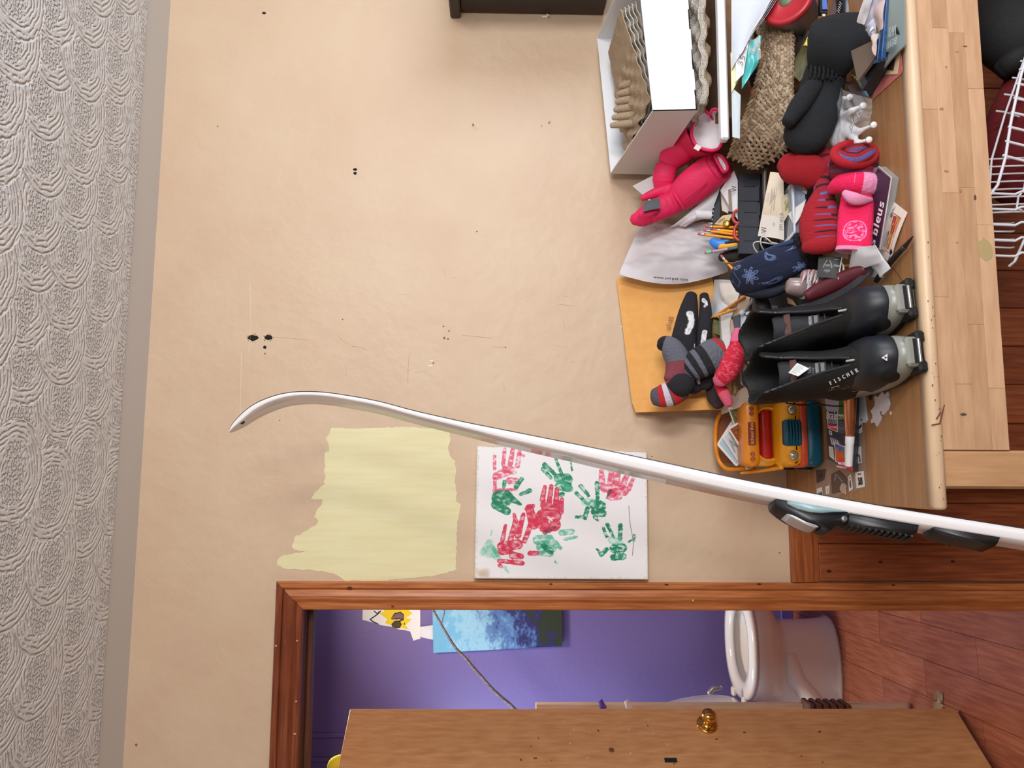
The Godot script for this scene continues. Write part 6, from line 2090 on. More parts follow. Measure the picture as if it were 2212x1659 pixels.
func playing_card() -> void:
	var i := im(120, 190, rgb(238, 226, 214))
	var rd := rgb(176, 52, 40)
	var og := rgb(206, 128, 54)
	var pu := rgb(84, 62, 92)
	var bk := rgb(34, 24, 32)
	ppoly(i, [Vector2(30, 34), Vector2(86, 26), Vector2(92, 100), Vector2(34, 160)], rgb(214, 188, 170))
	ppoly(i, [Vector2(36, 40), Vector2(62, 34), Vector2(84, 92), Vector2(60, 100)], rd)
	ppoly(i, [Vector2(60, 96), Vector2(84, 92), Vector2(86, 150), Vector2(52, 158)], og)
	ppoly(i, [Vector2(30, 100), Vector2(50, 92), Vector2(58, 150), Vector2(34, 158)], pu)
	ppoly(i, [Vector2(66, 32), Vector2(90, 30), Vector2(92, 84), Vector2(80, 80)], og)
	for k in 7: pline(i, [Vector2(40 + k * 7, 46), Vector2(34 + k * 8, 150)], 0.8, bk if k % 2 else rgb(238, 210, 150))
	pline(i, [Vector2(28, 30), Vector2(94, 30), Vector2(94, 160), Vector2(28, 160), Vector2(28, 30)], 0.9, rgb(90, 60, 56))
	pcap(i, Vector2(56, 62), Vector2(56, 62), 4, 4, rgb(228, 190, 160))
	pcap(i, Vector2(66, 126), Vector2(66, 126), 4, 4, rgb(228, 190, 160))
	for e in [[18, 42, 1.0], [104, 152, -1.0]]:
		var o := Vector2(e[0], e[1])
		pcap(i, o + Vector2(-5, 2) * e[2], o + Vector2(-5, 2) * e[2], 6, 6, bk)
		pcap(i, o + Vector2(5, 2) * e[2], o + Vector2(5, 2) * e[2], 6, 6, bk)
		ppoly(i, [o + Vector2(-10, 0) * e[2], o + Vector2(0, -14) * e[2], o + Vector2(10, 0) * e[2]], bk)
		pline(i, [o, o + Vector2(0, 12) * e[2]], 1.8, bk)
		pline(i, [o + Vector2(4, -32) * e[2], o + Vector2(4, -20) * e[2], o + Vector2(0, -17) * e[2], o + Vector2(-4, -20) * e[2]], 1.5, bk)
	var m := M.new()
	var c := []
	for e in [[1931, 436], [1960, 459], [1923, 569], [1895, 545]]: c.append(Y(e[0], e[1], DESK + 0.001))
	sheet(m, func(u: float, v: float): return bil(c, u, v) + Vector3(0, 0.003 * sin(v * PI), 0), 6, 10, 0.0004)
	tag(put(m, "playing_card", pic(i, 0.5)), "bent spade court playing card lying face up near the desk edge", "card")

func black_card() -> void:
	var i := im(160, 140, rgb(24, 23, 25))
	var gy := rgb(150, 148, 150)
	for s in [-1.0, 1.0]:
		for k in 8:
			var a := k / 7.0
			pcap(i, Vector2(72 + s * (8 + 20.0 * sin(a * 1.5)), 22 + a * 46.0), Vector2(72 + s * (11 + 20.0 * sin(a * 1.5)), 25 + a * 46.0), 2.6, 2.6, gy)
	i.fill_rect(Rect2i(54, 50, 36, 14), rgb(126, 124, 126))
	for k in 6: i.fill_rect(Rect2i(57 + k * 6, 52, 2, 10), rgb(40, 40, 42))
	i.fill_rect(Rect2i(48, 86, 46, 12), rgb(104, 100, 100))
	ppoly(i, [Vector2(62, 98), Vector2(80, 98), Vector2(71, 108)], rgb(104, 100, 100))
	i.fill_rect(Rect2i(112, 14, 36, 3), gy)
	var c := [Z(1768, 554, 0.52), Z(1818, 556, 0.54), Z(1810, 602, 0.55), Z(1765, 598, 0.525)]
	var m := M.new()
	paper(m, c, 0.0012, 0.0, 4)
	var t := thing("hair_clip_card", "square black display card with a grey clip drawn on it", "card", Z(1788, 602, 0.53))
	put(m, "card", pic(i, 0.5), t)
	text("Chap", Z(1801, 574, 0.538), Z(1814, 574.5, 0.5445), Vector3(0, 0.5, 1), mt(rgb(176, 174, 176), 0.6), t, 1.2, "Droid Sans", 700, 0.001)
	m = M.new()
	tube(m, [Z(1818.6, 556, 0.5395), Z(1810.6, 602.5, 0.5495)], 0.0012, 6)
	put(m, "white_edge", mt(rgb(216, 212, 208), 0.8), t)
	m = M.new()
	tube(m, [Z(1816, 566, 0.53), Z(1822, 575, 0.53), Z(1822, 586, 0.53), Z(1816, 592, 0.53)], 0.0022, 8)
	tag(put(m, "white_loop", mt(rgb(206, 216, 222), 0.4)), "small white plastic loop behind the black display card", "loop")
	m = M.new()
	tube(m, [Z(1806, 574, 0.5), Z(1842, 574, 0.52)], 0.004, 8)
	tag(put(m, "yellow_stick", mt(rgb(196, 148, 52), 0.5)), "short yellow stick under the black display card", "stick")
	# white fringe
	m = M.new()
	for k in 26:
		var x := 1738 + k * 2.6
		var p0 := Z(x, 582 + rng.randf_range(0, 12), 0.50)
		var p1 := Z(x + rng.randf_range(-10, -2), 604 + k * 0.3 + rng.randf_range(0, 8), 0.515)
		tube(m, [p0, p0.lerp(p1, 0.5) + Vector3(0.001, 0.001, 0.004), p1], 0.0008, 5)
	var fr := put(m, "yarn_fringe", mt(rgb(206, 196, 196), 0.9))
	tag(fr, "loose white yarn fringe under the black display card", "yarn")
	fr.set_meta("kind", "stuff")
	m = M.new()
	soft(m, [[1740, 596, 0.485, 14, 0.006], [1770, 600, 0.495, 16, 0.008], [1800, 598, 0.50, 12, 0.006]], 0.002, 20.0)
	tag(put(m, "mauve_cloth", cloth(rgb(150, 110, 116), 0.9)), "mauve scrap of cloth under the white yarn fringe", "cloth")
	# jar with a white ring and pink end
	var j := thing("jar", "small clear jar with a white ring and a pink end", "jar", Z(1760, 622, 0.44))
	var jc := Z(1739, 622, 0.47)
	var up2 := Basis(Vector3(0, 0, 1), -0.12)
	m = M.new()
	lathe(m, [[0.0, 0.0], [0.023, 0.0], [0.021, 0.012], [0.017, 0.036], [0.012, 0.04], [0.0, 0.041]], Transform3D(up2, jc), 26)
	put(m, "body", mt(rgb(150, 132, 130), 0.2), j)
	m = M.new()
	lathe(m, [[0.0, -0.004], [0.0245, -0.004], [0.0252, 0.0], [0.0245, 0.004], [0.0, 0.004]], Transform3D(up2, jc), 30)
	put(m, "ring", mt(rgb(226, 238, 242), 0.3), j)
	m = M.new()
	lathe(m, [[0.0, -0.026], [0.013, -0.025], [0.019, -0.018], [0.021, -0.004], [0.0, -0.003]], Transform3D(up2, jc), 26)
	put(m, "pink_end", mt(rgb(196, 68, 92), 0.3), j)
	# maroon case
	m = M.new()
	soft(m, [[1744, 640, 0.50, 12, 0.010], [1768, 628, 0.51, 17, 0.013], [1810, 609, 0.535, 19, 0.014], [1848, 592, 0.56, 17, 0.013], [1868, 583, 0.575, 11, 0.010]], 0.0, 10.0, 7, 24, false, 0.5, 0.5)
	tag(put(m, "glasses_case", mt(rgb(86, 28, 38), 0.28)), "glossy maroon glasses case between the jar and the upper boot", "case")

func receipt() -> void:
	var i := im(150, 420, rgb(226, 212, 190))
	for k in 9: i.fill_rect(Rect2i(40 + k * 5, 110 + (k % 4) * 16, 2, 120 - (k % 3) * 26), rgb(96, 84, 80))
	for k in 5: i.fill_rect(Rect2i(14 + k * 4, 150, 1, 60), rgb(150, 138, 130))
	pline(i, [Vector2(82, 318), Vector2(76, 326), Vector2(82, 336), Vector2(88, 330), Vector2(82, 318)], 1.0, rgb(110, 120, 150))
	i.fill_rect(Rect2i(0, 290, 150, 130), rgb(236, 230, 222))
	pline(i, [Vector2(82, 328), Vector2(76, 336), Vector2(82, 348), Vector2(90, 338), Vector2(82, 328)], 1.0, rgb(110, 120, 150))
	var c := [Z(1664, 371, 0.36), Z(1692, 378, 0.39), Z(1694, 516, 0.385), Z(1637, 507, 0.33)]
	var m := M.new()
	sheet(m, func(u: float, v: float): return bil(c, u, v) + Vector3(0, 0.004, 0.012) * sin(v * PI * 1.3) + Vector3(0.0, 0, 0.004) * sin(u * PI), 12, 26, 0.0005)
	var o := put(m, "receipt", pic(i, 0.85))
	tag(o, "long curling cream receipt beside the black webbing pouch", "receipt")
	var ink := mt(rgb(36, 38, 52), 0.8)
	text("W", Z(1650, 503, 0.347), Z(1650, 491, 0.349), Vector3(0.0, 0.3, 1), ink, o, 1.0, "Droid Sans", 400, 0.004)
	text("e on us!", Z(1688, 462, 0.398), Z(1687, 498, 0.392), Vector3(0.0, 0.3, 1), mt(rgb(60, 58, 62), 0.8), o, 1.0, "Droid Sans", 400, 0.007)
	var tk := im(80, 120, rgb(200, 190, 160))
	for k in 30: pcap(tk, Vector2(rng.randf_range(20, 66), rng.randf_range(30, 90)), Vector2(rng.randf_range(20, 66), rng.randf_range(30, 90)), 2, 3, Color([rgb(128, 130, 90), rgb(96, 90, 70), rgb(186, 184, 130)][k % 3], 0.6))
	flat("ticket", [[1688, 425, 0.405], [1703, 416, 0.41], [1709, 452, 0.41], [1694, 478, 0.40]], pic(tk, 0.8), "small olive printed ticket lying over the cream receipt", "ticket", 0.001)

func clear_tub() -> void:
	var t := thing("clear_tub", "clear plastic tub with a pale blue rim under the red socks", "tub", Z(1715, 460, 0.36))
	var cl := clear(rgb(186, 204, 230), 0.35, 0.1)
	var m := M.new()
	hexa(m, [Z(1706, 398, 0.43), Z(1738, 396, 0.45), Z(1742, 500, 0.45), Z(1712, 510, 0.43)], Vector3(0, -0.01, -0.1))
	put(m, "wall", cl, t)
	m = M.new()
	tube(m, [Z(1712, 396, 0.44), Z(1714, 450, 0.44), Z(1717, 500, 0.44), Z(1690, 532, 0.42), Z(1655, 560, 0.39)], 0.004, 8)
	put(m, "rim", clear(rgb(206, 216, 230), 0.5, 0.12), t)
	m = M.new()
	tube(m, [Z(1662, 330, 0.33), Z(1652, 372, 0.33), Z(1652, 420, 0.33), Z(1655, 520, 0.33)], 0.006, 8)
	put(m, "back_rim", mt(rgb(70, 62, 58), 0.3), t)
	flat("blue_card", [[1720, 402, 0.40], [1740, 404, 0.42], [1742, 440, 0.42], [1722, 448, 0.40]], mt(rgb(66, 92, 150), 0.6), "blue card inside the clear tub below the red sock", "card", 0.0)
	flat("paper_corner", [[1702, 462, 0.42], [1740, 430, 0.46], [1730, 466, 0.46], [1716, 490, 0.44]], mt(rgb(222, 218, 214), 0.85), "white paper corner pointing up beside the red striped sock", "paper", 0.001)
	flat("pale_slip", [[1733, 400, 0.45], [1744, 412, 0.455], [1742, 420, 0.455], [1734, 414, 0.45]], mt(rgb(196, 190, 180), 0.85), "tiny pale slip resting inside the clear tub", "paper", 0.0)
	flat("brown_coupon", [[1697, 470, 0.37], [1712, 470, 0.39], [1716, 512, 0.39], [1700, 520, 0.37]], mt(rgb(126, 106, 84), 0.7), "brown printed coupon next to the receipt's lower end", "coupon", 0.001)

func cord() -> void:
	var m := M.new()
	var p := []
	for q in [[1638, 548, 0.345], [1630, 537, 0.35], [1628, 526, 0.355], [1636, 522, 0.36], [1650, 524, 0.365], [1668, 527, 0.37], [1690, 528, 0.375], [1668, 524, 0.378], [1660, 518, 0.378], [1652, 512, 0.375], [1645, 513, 0.372], [1643, 522, 0.37], [1646, 534, 0.362], [1654, 544, 0.35]]: p.append([q[0], q[1], q[2]])
	var w := []
	for i in p.size() - 1:
		for s in 4:
			var c := cat(p, i, s / 4.0)
			w.append(Z(c[0], c[1], c[2]))
	tube(m, w, 0.0016, 8)
	tag(put(m, "drawstring", mt(rgb(206, 206, 204), 0.7)), "white looped drawstring above the navy bandana", "cord")

# ---------------------------------------------------------------- navy bandana cap
func flower(i: Image, c: Vector2, r: float, rot: float, col: Color) -> void:
	var pts := []
	for k in 61:
		var a := TAU * k / 60.0
		var rr := r * (0.62 + 0.38 * cos(a * 7.0))
		pts.append(c + Vector2(cos(a + rot), sin(a + rot)) * rr)
	pline(i, pts, 1.2, col)
	pts = []
	for k in 61:
		var a := TAU * k / 60.0
		pts.append(c + Vector2(cos(a + rot), sin(a + rot)) * r * 0.62 * (0.55 + 0.45 * cos(a * 7.0)))
	pline(i, pts, 0.9, col)
	pts = []
	for k in 17: pts.append(c + Vector2(cos(TAU * k / 16.0), sin(TAU * k / 16.0)) * r * 0.16)
	pline(i, pts, 1.0, col)
func paisley(i: Image, c: Vector2, r: float, rot: float, col: Color) -> void:
	for s in [1.0, 0.7]:
		var pts := []
		for k in 33:
			var a := TAU * k / 32.0
			var p := Vector2(cos(a) * r * (1.0 if cos(a) < 0 else 1.0 + 0.75 * cos(a)), sin(a) * r * 0.62 * (1.0 - 0.5 * maxf(0.0, cos(a))))
			p.y += maxf(0.0, p.x) * 0.35 * p.x / r
			pts.append(c + (p * s).rotated(rot))
			if s == 1.0 and k % 2: pcap(i, c + (p * 1.17).rotated(rot), c + (p * 1.22).rotated(rot), 1.2, 1.2, Color(col, 0.8))
		pline(i, pts, 1.1, col)
	pcap(i, c + Vector2(-r * 0.4, 0).rotated(rot), c + Vector2(-r * 0.4, 0).rotated(rot), r * 0.12, r * 0.12, col)

func bandana() -> void:
	var i := im(480, 420, rgb(23, 31, 56))
	var lb := rgb(112, 132, 180)
	# u: across from its upper to its lower edge in the photo (0..240 faces the camera); v: from the fur end to the folded end
	flower(i, Vector2(166, 135), 29, 0.3, lb)
	flower(i, Vector2(118, 292), 30, 0.1, lb)
	paisley(i, Vector2(182, 226), 23, 1.5, lb)
	paisley(i, Vector2(76, 218), 20, 2.4, lb)
	paisley(i, Vector2(40, 130), 18, 0.4, lb)
	paisley(i, Vector2(100, 90), 15, 1.2, lb)
	paisley(i, Vector2(60, 330), 15, 1.9, lb)
	pline(i, [Vector2(70, 352), Vector2(120, 340), Vector2(132, 372), Vector2(104, 390), Vector2(92, 372)], 1.1, lb)
	pline(i, [Vector2(30, 300), Vector2(44, 336), Vector2(70, 352)], 1.0, lb)
	for k in 8: pline(i, [Vector2(206, 300 + k * 9), Vector2(222, 296 + k * 9)], 1.2, lb)
	for k in 60: pcap(i, Vector2(rng.randf_range(0, 240), rng.randf_range(0, 420)), Vector2(rng.randf_range(0, 240), rng.randf_range(0, 420)), 0.6, 0.6, Color(lb, 0.04))
	var t := thing("bandana_cap", "navy paisley bandana cap with pale blue flower print", "cap", Z(1660, 600, 0.32))
	var m := M.new()
	soft(m, [[1768, 546, 0.46, 18, 0.014], [1740, 553, 0.46, 31, 0.022], [1700, 566, 0.445, 39, 0.028], [1660, 580, 0.42, 43, 0.030], [1622, 596, 0.385, 41, 0.028], [1600, 608, 0.36, 31, 0.022]], 0.024, 9.0, 8, 48, false, 0.4, 0.5)
	put(m, "crown", knit(i, 0.25), t)
	m = M.new()
	soft(m, [[1598, 622, 0.35, 11, 0.014], [1630, 632, 0.375, 13, 0.018], [1668, 632, 0.41, 12, 0.016], [1700, 620, 0.44, 8, 0.012]], 0.004, 14.0, 7, 22)
	put(m, "brim", cloth(rgb(24, 30, 50), 0.9), t)
	m = M.new()
	tube(m, [Z(1640, 548, 0.405), Z(1680, 532, 0.435), Z(1720, 520, 0.455), Z(1740, 512, 0.46)], [0.005, 0.006, 0.006, 0.004], 10)
	put(m, "hem", cloth(rgb(44, 56, 92), 0.9), t)
	# black fur trim: many short hairs over a dark core
	m = M.new()
	soft(m, [[1722, 512, 0.455, 10, 0.014], [1740, 535, 0.47, 22, 0.024], [1756, 558, 0.47, 22, 0.022], [1764, 575, 0.465, 12, 0.014]], 0.004, 22.0)
	for k in 160:
		var a := rng.randf()
		var p := Z(1722 + 40 * a + rng.randf_range(-16, 16), 512 + 60 * a + rng.randf_range(-8, 8), 0.482 + rng.randf_range(-0.006, 0.006))
		tube(m, [p, p + Vector3(rng.randf_range(-0.008, 0.008), rng.randf_range(-0.008, 0.008), rng.randf_range(0.004, 0.012))], [0.0008, 0.0003], 4, false)
	put(m, "fur_trim", mt(rgb(18, 18, 24), 0.85), t)

# ---------------------------------------------------------------- clear bin with booklets, left of the pile
func left_bin() -> void:
	var t := thing("clear_bin", "clear plastic bin of booklets and pencils behind the boots", "bin", Z(1600, 800, 0.2))
	var frost := clear(rgb(214, 206, 200), 0.55, 0.2)
	var m := M.new()
	hexa(m, [Z(1634, 660, 0.235), Z(1634, 868, 0.235), Z(1641, 866, 0.235), Z(1641, 660, 0.235)], Vector3(0, 0, -0.004))
	put(m, "rim", mt(rgb(206, 200, 198), 0.3), t)
	m = M.new()
	hexa(m, [Z(1635, 864, 0.235), Z(1559, 896, 0.075), Z(1556, 872, 0.075), Z(1611, 836, 0.235)], Vector3(0.003, 0, 0))
	put(m, "end_wall", mt(rgb(206, 192, 180), 0.35), t)
	m = M.new()
	hexa(m, [Z(1640, 660, 0.234), Z(1640, 864, 0.234), Z(1680, 858, 0.225), Z(1680, 660, 0.225)], Vector3(0, 0, -0.003))
	put(m, "front_wall", frost, t)
	for q in [[1636, 740], [1636, 752], [1640, 835], [1640, 843]]:
		m = M.new()
		box(m, Z(q[0] + 4, q[1], 0.238), Vector3(0.004, 0.009, 0.003), 0.001)
		put(m, "catch", mt(rgb(206, 204, 196), 0.3), t)
	# white plastic sleeve at the top of the bin
	flat("plastic_sleeve", [[1537, 603, 0.10], [1600, 606, 0.2], [1580, 690, 0.19], [1537, 684, 0.10]], mt(rgb(206, 210, 216), 0.22), "white glossy plastic sleeve between the envelope and the navy bandana", "sleeve", 0.006, 0.02)
	flat("paper", [[1556, 612, 0.16], [1604, 610, 0.22], [1590, 660, 0.215], [1560, 672, 0.16]], mt(rgb(222, 216, 208), 0.8), "cream sheet curling over the white plastic sleeve", "paper", 0.008, 0.012)
	pencil(Z(1610, 640, 0.245), Z(1556, 676, 0.19), "orange pencil lying across the white sleeve, further from the camera", rgb(204, 130, 44), 0.0036, false, "orange pencils over the bin")
	pencil(Z(1592, 667, 0.235), Z(1545, 683, 0.185), "orange pencil lying nearest the white paperback, under the other", rgb(222, 150, 60), 0.0036, false, "orange pencils over the bin")
	m = M.new()
	hexa(m, [Z(1600, 640, 0.23), Z(1626, 632, 0.25), Z(1604, 682, 0.24), Z(1584, 684, 0.22)], Vector3(0, -0.004, -0.02))
	tag(put(m, "folder", mt(rgb(196, 168, 140), 0.7)), "tan folder edge above the clear bin", "folder")
	m = M.new()
	tube(m, [Z(1636, 636, 0.262), Z(1616, 660, 0.256), Z(1603, 676, 0.25)], 0.0042, 10)
	var pl := thing("clear_tube", "clear plastic tube with white ends slanting above the bin", "tube", Z(1605, 676, 0.25))
	put(m, "tube", clear(rgb(206, 200, 200), 0.45, 0.1), pl)
	for q in [[1629, 642], [1603, 676]]:
		m = M.new()
		lathe(m, [[0.0, -0.006], [0.0062, -0.006], [0.0066, 0.0], [0.0062, 0.006], [0.0, 0.006]], Transform3D(Basis(Quaternion(Vector3.UP, (Z(1636, 636, 0.262) - Z(1603, 676, 0.25)).normalized())), Z(q[0], q[1], 0.256)), 14)
		put(m, "white_end", mt(rgb(220, 224, 230), 0.35), pl)
	# books
	var b1 := thing("paperback", "thick white paged paperback standing in the bin beside the black socks", "book", Z(1570, 715, 0.15))
	m = M.new()
	hexa(m, [Z(1554, 683, 0.17), Z(1579, 681, 0.20), Z(1580, 752, 0.20), Z(1559, 756, 0.17)], Vector3(0, -0.02, -0.05))
	put(m, "pages", wood("pages", rgb(206, 206, 208), rgb(238, 238, 240), Vector3(60, 1, 1), 0.9, 171), b1)
	m = M.new()
	hexa(m, [Z(1553, 682, 0.172), Z(1556, 682, 0.174), Z(1561, 756, 0.174), Z(1557, 756, 0.172)], Vector3(0, -0.02, -0.05))
	put(m, "cover", mt(rgb(120, 130, 90), 0.6), b1)
	m = M.new()
	hexa(m, [Z(1541, 690, 0.15), Z(1556, 694, 0.16), Z(1556, 725, 0.16), Z(1542, 720, 0.15)], Vector3(0, -0.01, -0.02))
	tag(put(m, "green_book", mt(rgb(92, 96, 58), 0.6)), "dull green book spine between the black socks and the white paperback", "book")
	var b2 := thing("open_booklet", "small open booklet with a blue edged cover standing in the bin", "book", Z(1615, 700, 0.22))
	var pg := im(120, 140, rgb(214, 228, 240))
	for k in 9: pg.fill_rect(Rect2i(18 + (k % 3) * 4, 40 + k * 9, 86, 2), rgb(150, 166, 184))
	m = M.new()
	var c := [Z(1600, 678, 0.245), Z(1626, 671, 0.265), Z(1626, 712, 0.265), Z(1600, 716, 0.245)]
	paper(m, c, 0.003, 0.006, 10)
	put(m, "page", pic(pg, 0.7), b2)
	m = M.new()
	tube(m, [Z(1599, 677, 0.246), Z(1613, 682, 0.263), Z(1627, 670, 0.268), Z(1627.5, 713, 0.268)], 0.0014, 6)
	put(m, "cover_edge", mt(rgb(40, 84, 130), 0.5), b2)
	m = M.new()
	hexa(m, [Z(1585, 683, 0.23), Z(1599, 678, 0.24), Z(1599, 712, 0.24), Z(1587, 716, 0.23)], Vector3(0, -0.01, -0.03))
	put(m, "back_cover", mt(rgb(74, 80, 92), 0.6), b2)
	var tag1 := M.new()
	soft(tag1, [[1580, 692, 0.215, 3, 0.003], [1583, 712, 0.22, 5, 0.004], [1587, 728, 0.225, 5, 0.004]], 0.0, 10.0, 5, 12)
	tag(put(tag1, "wooden_peg", mt(rgb(176, 150, 124), 0.7)), "small wooden peg between the white paperback and the open booklet", "peg")
	m = M.new()
	soft(m, [[1642, 662, 0.27, 5, 0.004], [1644, 648, 0.27, 5, 0.004], [1648, 636, 0.27, 5, 0.004]], 0.0, 10.0, 6, 14)
	tag(put(m, "green_clip", mt(rgb(150, 172, 84), 0.4)), "pale green plastic clip in the dark gap above the boots", "clip")
	# cream notebook with a black edge
	var nb := thing("cream_notebook", "cream notebook with rounded black edged cover in the clear bin", "notebook", Z(1615, 830, 0.22))
	var pts := []
	for k in 9: pts.append([1614.0 - 11.0 * cos(PI * k / 8.0), 826.0 + 5.0 * sin(PI * k / 8.0)])
	m = M.new()
	var o2 := PackedVector2Array()
	for q in [[1604, 730], [1606, 824], [1609, 830], [1616, 832], [1623, 831], [1626, 824], [1628, 735]]:
		var p := Z(q[0], q[1], 0.24)
		o2.append(Vector2(p.x, p.y))
	prism(m, o2, Transform3D(Basis.IDENTITY, Vector3(0, 0, 0.243)), 0.025)
	put(m, "pages", mt(rgb(214, 198, 178), 0.8), nb)
	m = M.new()
	var e := []
	for q in [[1603, 800], [1603, 824], [1607, 831], [1616, 834], [1625, 833], [1629, 826], [1631, 735], [1628, 700]]: e.append(Z(q[0], q[1], 0.243))
	tube(m, e, 0.0016, 6)
	put(m, "cover_edge", mt(rgb(28, 30, 42), 0.5), nb)
	m = M.new()
	tube(m, [Z(1586, 826, 0.2), Z(1588, 842, 0.2), Z(1586, 852, 0.2)], [0.006, 0.008, 0.005], 10)
	tag(put(m, "gold_trinket", wood("gilt", rgb(70, 50, 30), rgb(186, 150, 90), Vector3.ONE * 30.0, 0.5, 173)), "small tarnished gold trinket in the shadow of the clear bin", "trinket")
	m = M.new()
	soft(m, [[1536, 838, 0.10, 12, 0.01], [1544, 856, 0.115, 17, 0.014], [1552, 872, 0.12, 14, 0.01]], 0.002, 20.0)
	tag(put(m, "dark_sock", cloth(rgb(58, 40, 44), 0.8)), "dark maroon grey sock toe hanging over the envelope's lower corner", "sock")

func socks() -> void:
	var ch := rgb(34, 33, 39)
	var wh := rgb(226, 226, 228)
	# black socks with white patches
	for s in 2:
		var t := thing("patterned_sock", "charcoal sock with white patches, nearer the envelope's middle" if s == 0 else "charcoal sock with white patches, nearer the white paperback", "sock", Z(1480 if s == 0 else 1520, 740, 0.1), "pair of charcoal patterned socks")
		var i := im(160, 300, ch)
		for q in ([[78, 20, 84, 52, 3, 2], [44, 96, 52, 128, 8, 6], [50, 112, 44, 150, 7, 5], [60, 216, 54, 268, 7, 5], [66, 176, 64, 200, 2, 2]] if s == 0 else [[34, 50, 44, 60, 8, 6], [44, 66, 36, 72, 5, 4], [40, 140, 34, 186, 7, 7], [34, 190, 30, 214, 7, 5]]):
			pcap(i, Vector2(q[0], q[1]), Vector2(q[2], q[3]), q[4], q[5], wh, 1.0, 0.4, 0.8)
		for q in ([[66, 116, 62, 140, 8, 9], [74, 250, 68, 268, 8, 8]] if s == 0 else [[56, 160, 52, 186, 8, 10]]):
			pcap(i, Vector2(q[0], q[1]), Vector2(q[2], q[3]), q[4], q[5], rgb(22, 22, 26), 1.2)
		var m := M.new()
		if s == 0: soft(m, [[1493, 640, 0.095, 13, 0.014], [1488, 668, 0.10, 20, 0.02], [1482, 705, 0.105, 25, 0.025], [1476, 745, 0.11, 27, 0.026], [1482, 790, 0.11, 26, 0.022], [1500, 835, 0.11, 20, 0.018]], 0.002, 13.0, 8, 30)
		else: soft(m, [[1521, 640, 0.11, 10, 0.013], [1524, 668, 0.115, 13, 0.018], [1522, 710, 0.12, 16, 0.022], [1522, 745, 0.12, 17, 0.022], [1526, 790, 0.12, 18, 0.02], [1522, 830, 0.118, 16, 0.016]], 0.002, 13.0, 8, 30)
		put(m, "body", knit(i, 0.3), t)
	# grey, red and black hiking socks crossed over them
	var gy := rgb(98, 100, 112)
	var mar := rgb(128, 62, 72)
	var rd := rgb(188, 34, 40)
	var bk := rgb(32, 31, 36)
	var t := thing("hiking_sock", "grey hiking sock with black toe, black heel and striped cuff on the envelope", "sock", Z(1440, 860, 0.13), "pair of grey and red hiking socks")
	var m := M.new()
	var i := stripe_img(64, 240, gy, [[0.0, 0.27, bk], [0.62, 0.38, mar]])
	for y in 30: i.fill_rect(Rect2i(0, 138 + y, int(4 + y * 2.0), 1), mar)
	soft(m, [[1430, 748, 0.13, 12, 0.014], [1436, 742, 0.135, 17, 0.02], [1450, 752, 0.14, 24, 0.026], [1464, 778, 0.14, 27, 0.028], [1464, 800, 0.14, 26, 0.026], [1458, 822, 0.14, 24, 0.024]], 0.002, 14.0, 8, 30, false, 0.8, 0.5)
	put(m, "foot", knit(i), t)
	m = M.new()
	soft(m, [[1450, 838, 0.155, 15, 0.016], [1464, 834, 0.162, 24, 0.024], [1478, 830, 0.162, 24, 0.024], [1488, 828, 0.155, 15, 0.016]], 0.001, 14.0, 7, 24)
	put(m, "heel", cloth(bk, 0.95, 0.6), t)
	m = M.new()
	soft(m, [[1470, 838, 0.145, 26, 0.022], [1450, 850, 0.145, 27, 0.024], [1430, 856, 0.14, 24, 0.022], [1414, 858, 0.135, 18, 0.018]], 0.0022, 20.0, 8, 28, false, 0.4, 0.5)
	put(m, "cuff", knit(stripe_img(16, 200, rgb(84, 80, 92), [[0.05, 0.2, mar], [0.28, 0.12, rd], [0.43, 0.13, rgb(206, 190, 200)], [0.58, 0.14, rd]])), t)
	t = thing("hiking_sock", "grey hiking sock with maroon toe and black bands beside the pink leopard sock", "sock", Z(1530, 790, 0.14), "pair of grey and red hiking socks")
	m = M.new()
	soft(m, [[1568, 744, 0.145, 18, 0.018], [1560, 754, 0.152, 30, 0.028], [1546, 765, 0.156, 36, 0.032], [1526, 776, 0.158, 35, 0.03], [1504, 788, 0.156, 32, 0.026], [1486, 800, 0.15, 27, 0.02], [1478, 808, 0.145, 20, 0.014]], 0.002, 13.0, 8, 32, false, 0.5, 0.4)
	put(m, "foot", knit(stripe_img(16, 320, gy, [[0.0, 0.27, mar], [0.27, 0.05, rd], [0.50, 0.09, bk], [0.64, 0.065, bk], [0.75, 0.06, bk]]), 0.6), t)
	m = M.new()
	tube(m, [Z(1570, 790, 0.16), Z(1552, 800, 0.165), Z(1530, 802, 0.168)], 0.004, 8)
	put(m, "red_band", cloth(rd, 0.95), t)
	# pink leopard socks
	var pale := rgb(226, 108, 148)
	var hot := rgb(206, 38, 62)
	i = im(100, 300, hot)
	for k in 60:
		var p := Vector2(rng.randf_range(0, 52), rng.randf_range(84, 225))
		pline(i, [p, p + Vector2(rng.randf_range(-4, 4), rng.randf_range(-9, 9)), p + Vector2(rng.randf_range(2, 7), rng.randf_range(-4, 8))], 1.0, rgb(226, 92, 118))
	i.fill_rect(Rect2i(0, 0, 100, 78), pale)
	i.fill_rect(Rect2i(0, 232, 100, 68), pale)
	t = thing("leopard_sock", "pink and red leopard print sock slung over the clear bin", "sock", Z(1590, 760, 0.24), "pair of pink leopard socks")
	m = M.new()
	soft(m, [[1601, 714, 0.255, 16, 0.014], [1598, 732, 0.258, 19, 0.018], [1596, 752, 0.255, 22, 0.022], [1585, 778, 0.25, 24, 0.024], [1572, 802, 0.24, 22, 0.022], [1558, 818, 0.225, 18, 0.018], [1549, 823, 0.215, 12, 0.012]], 0.0025, 16.0, 8, 28, false, 0.2, 0.5)
	put(m, "body", knit(i), t)
	i = im(64, 200, hot)
	i.fill_rect(Rect2i(0, 90, 64, 110), rgb(214, 92, 116))
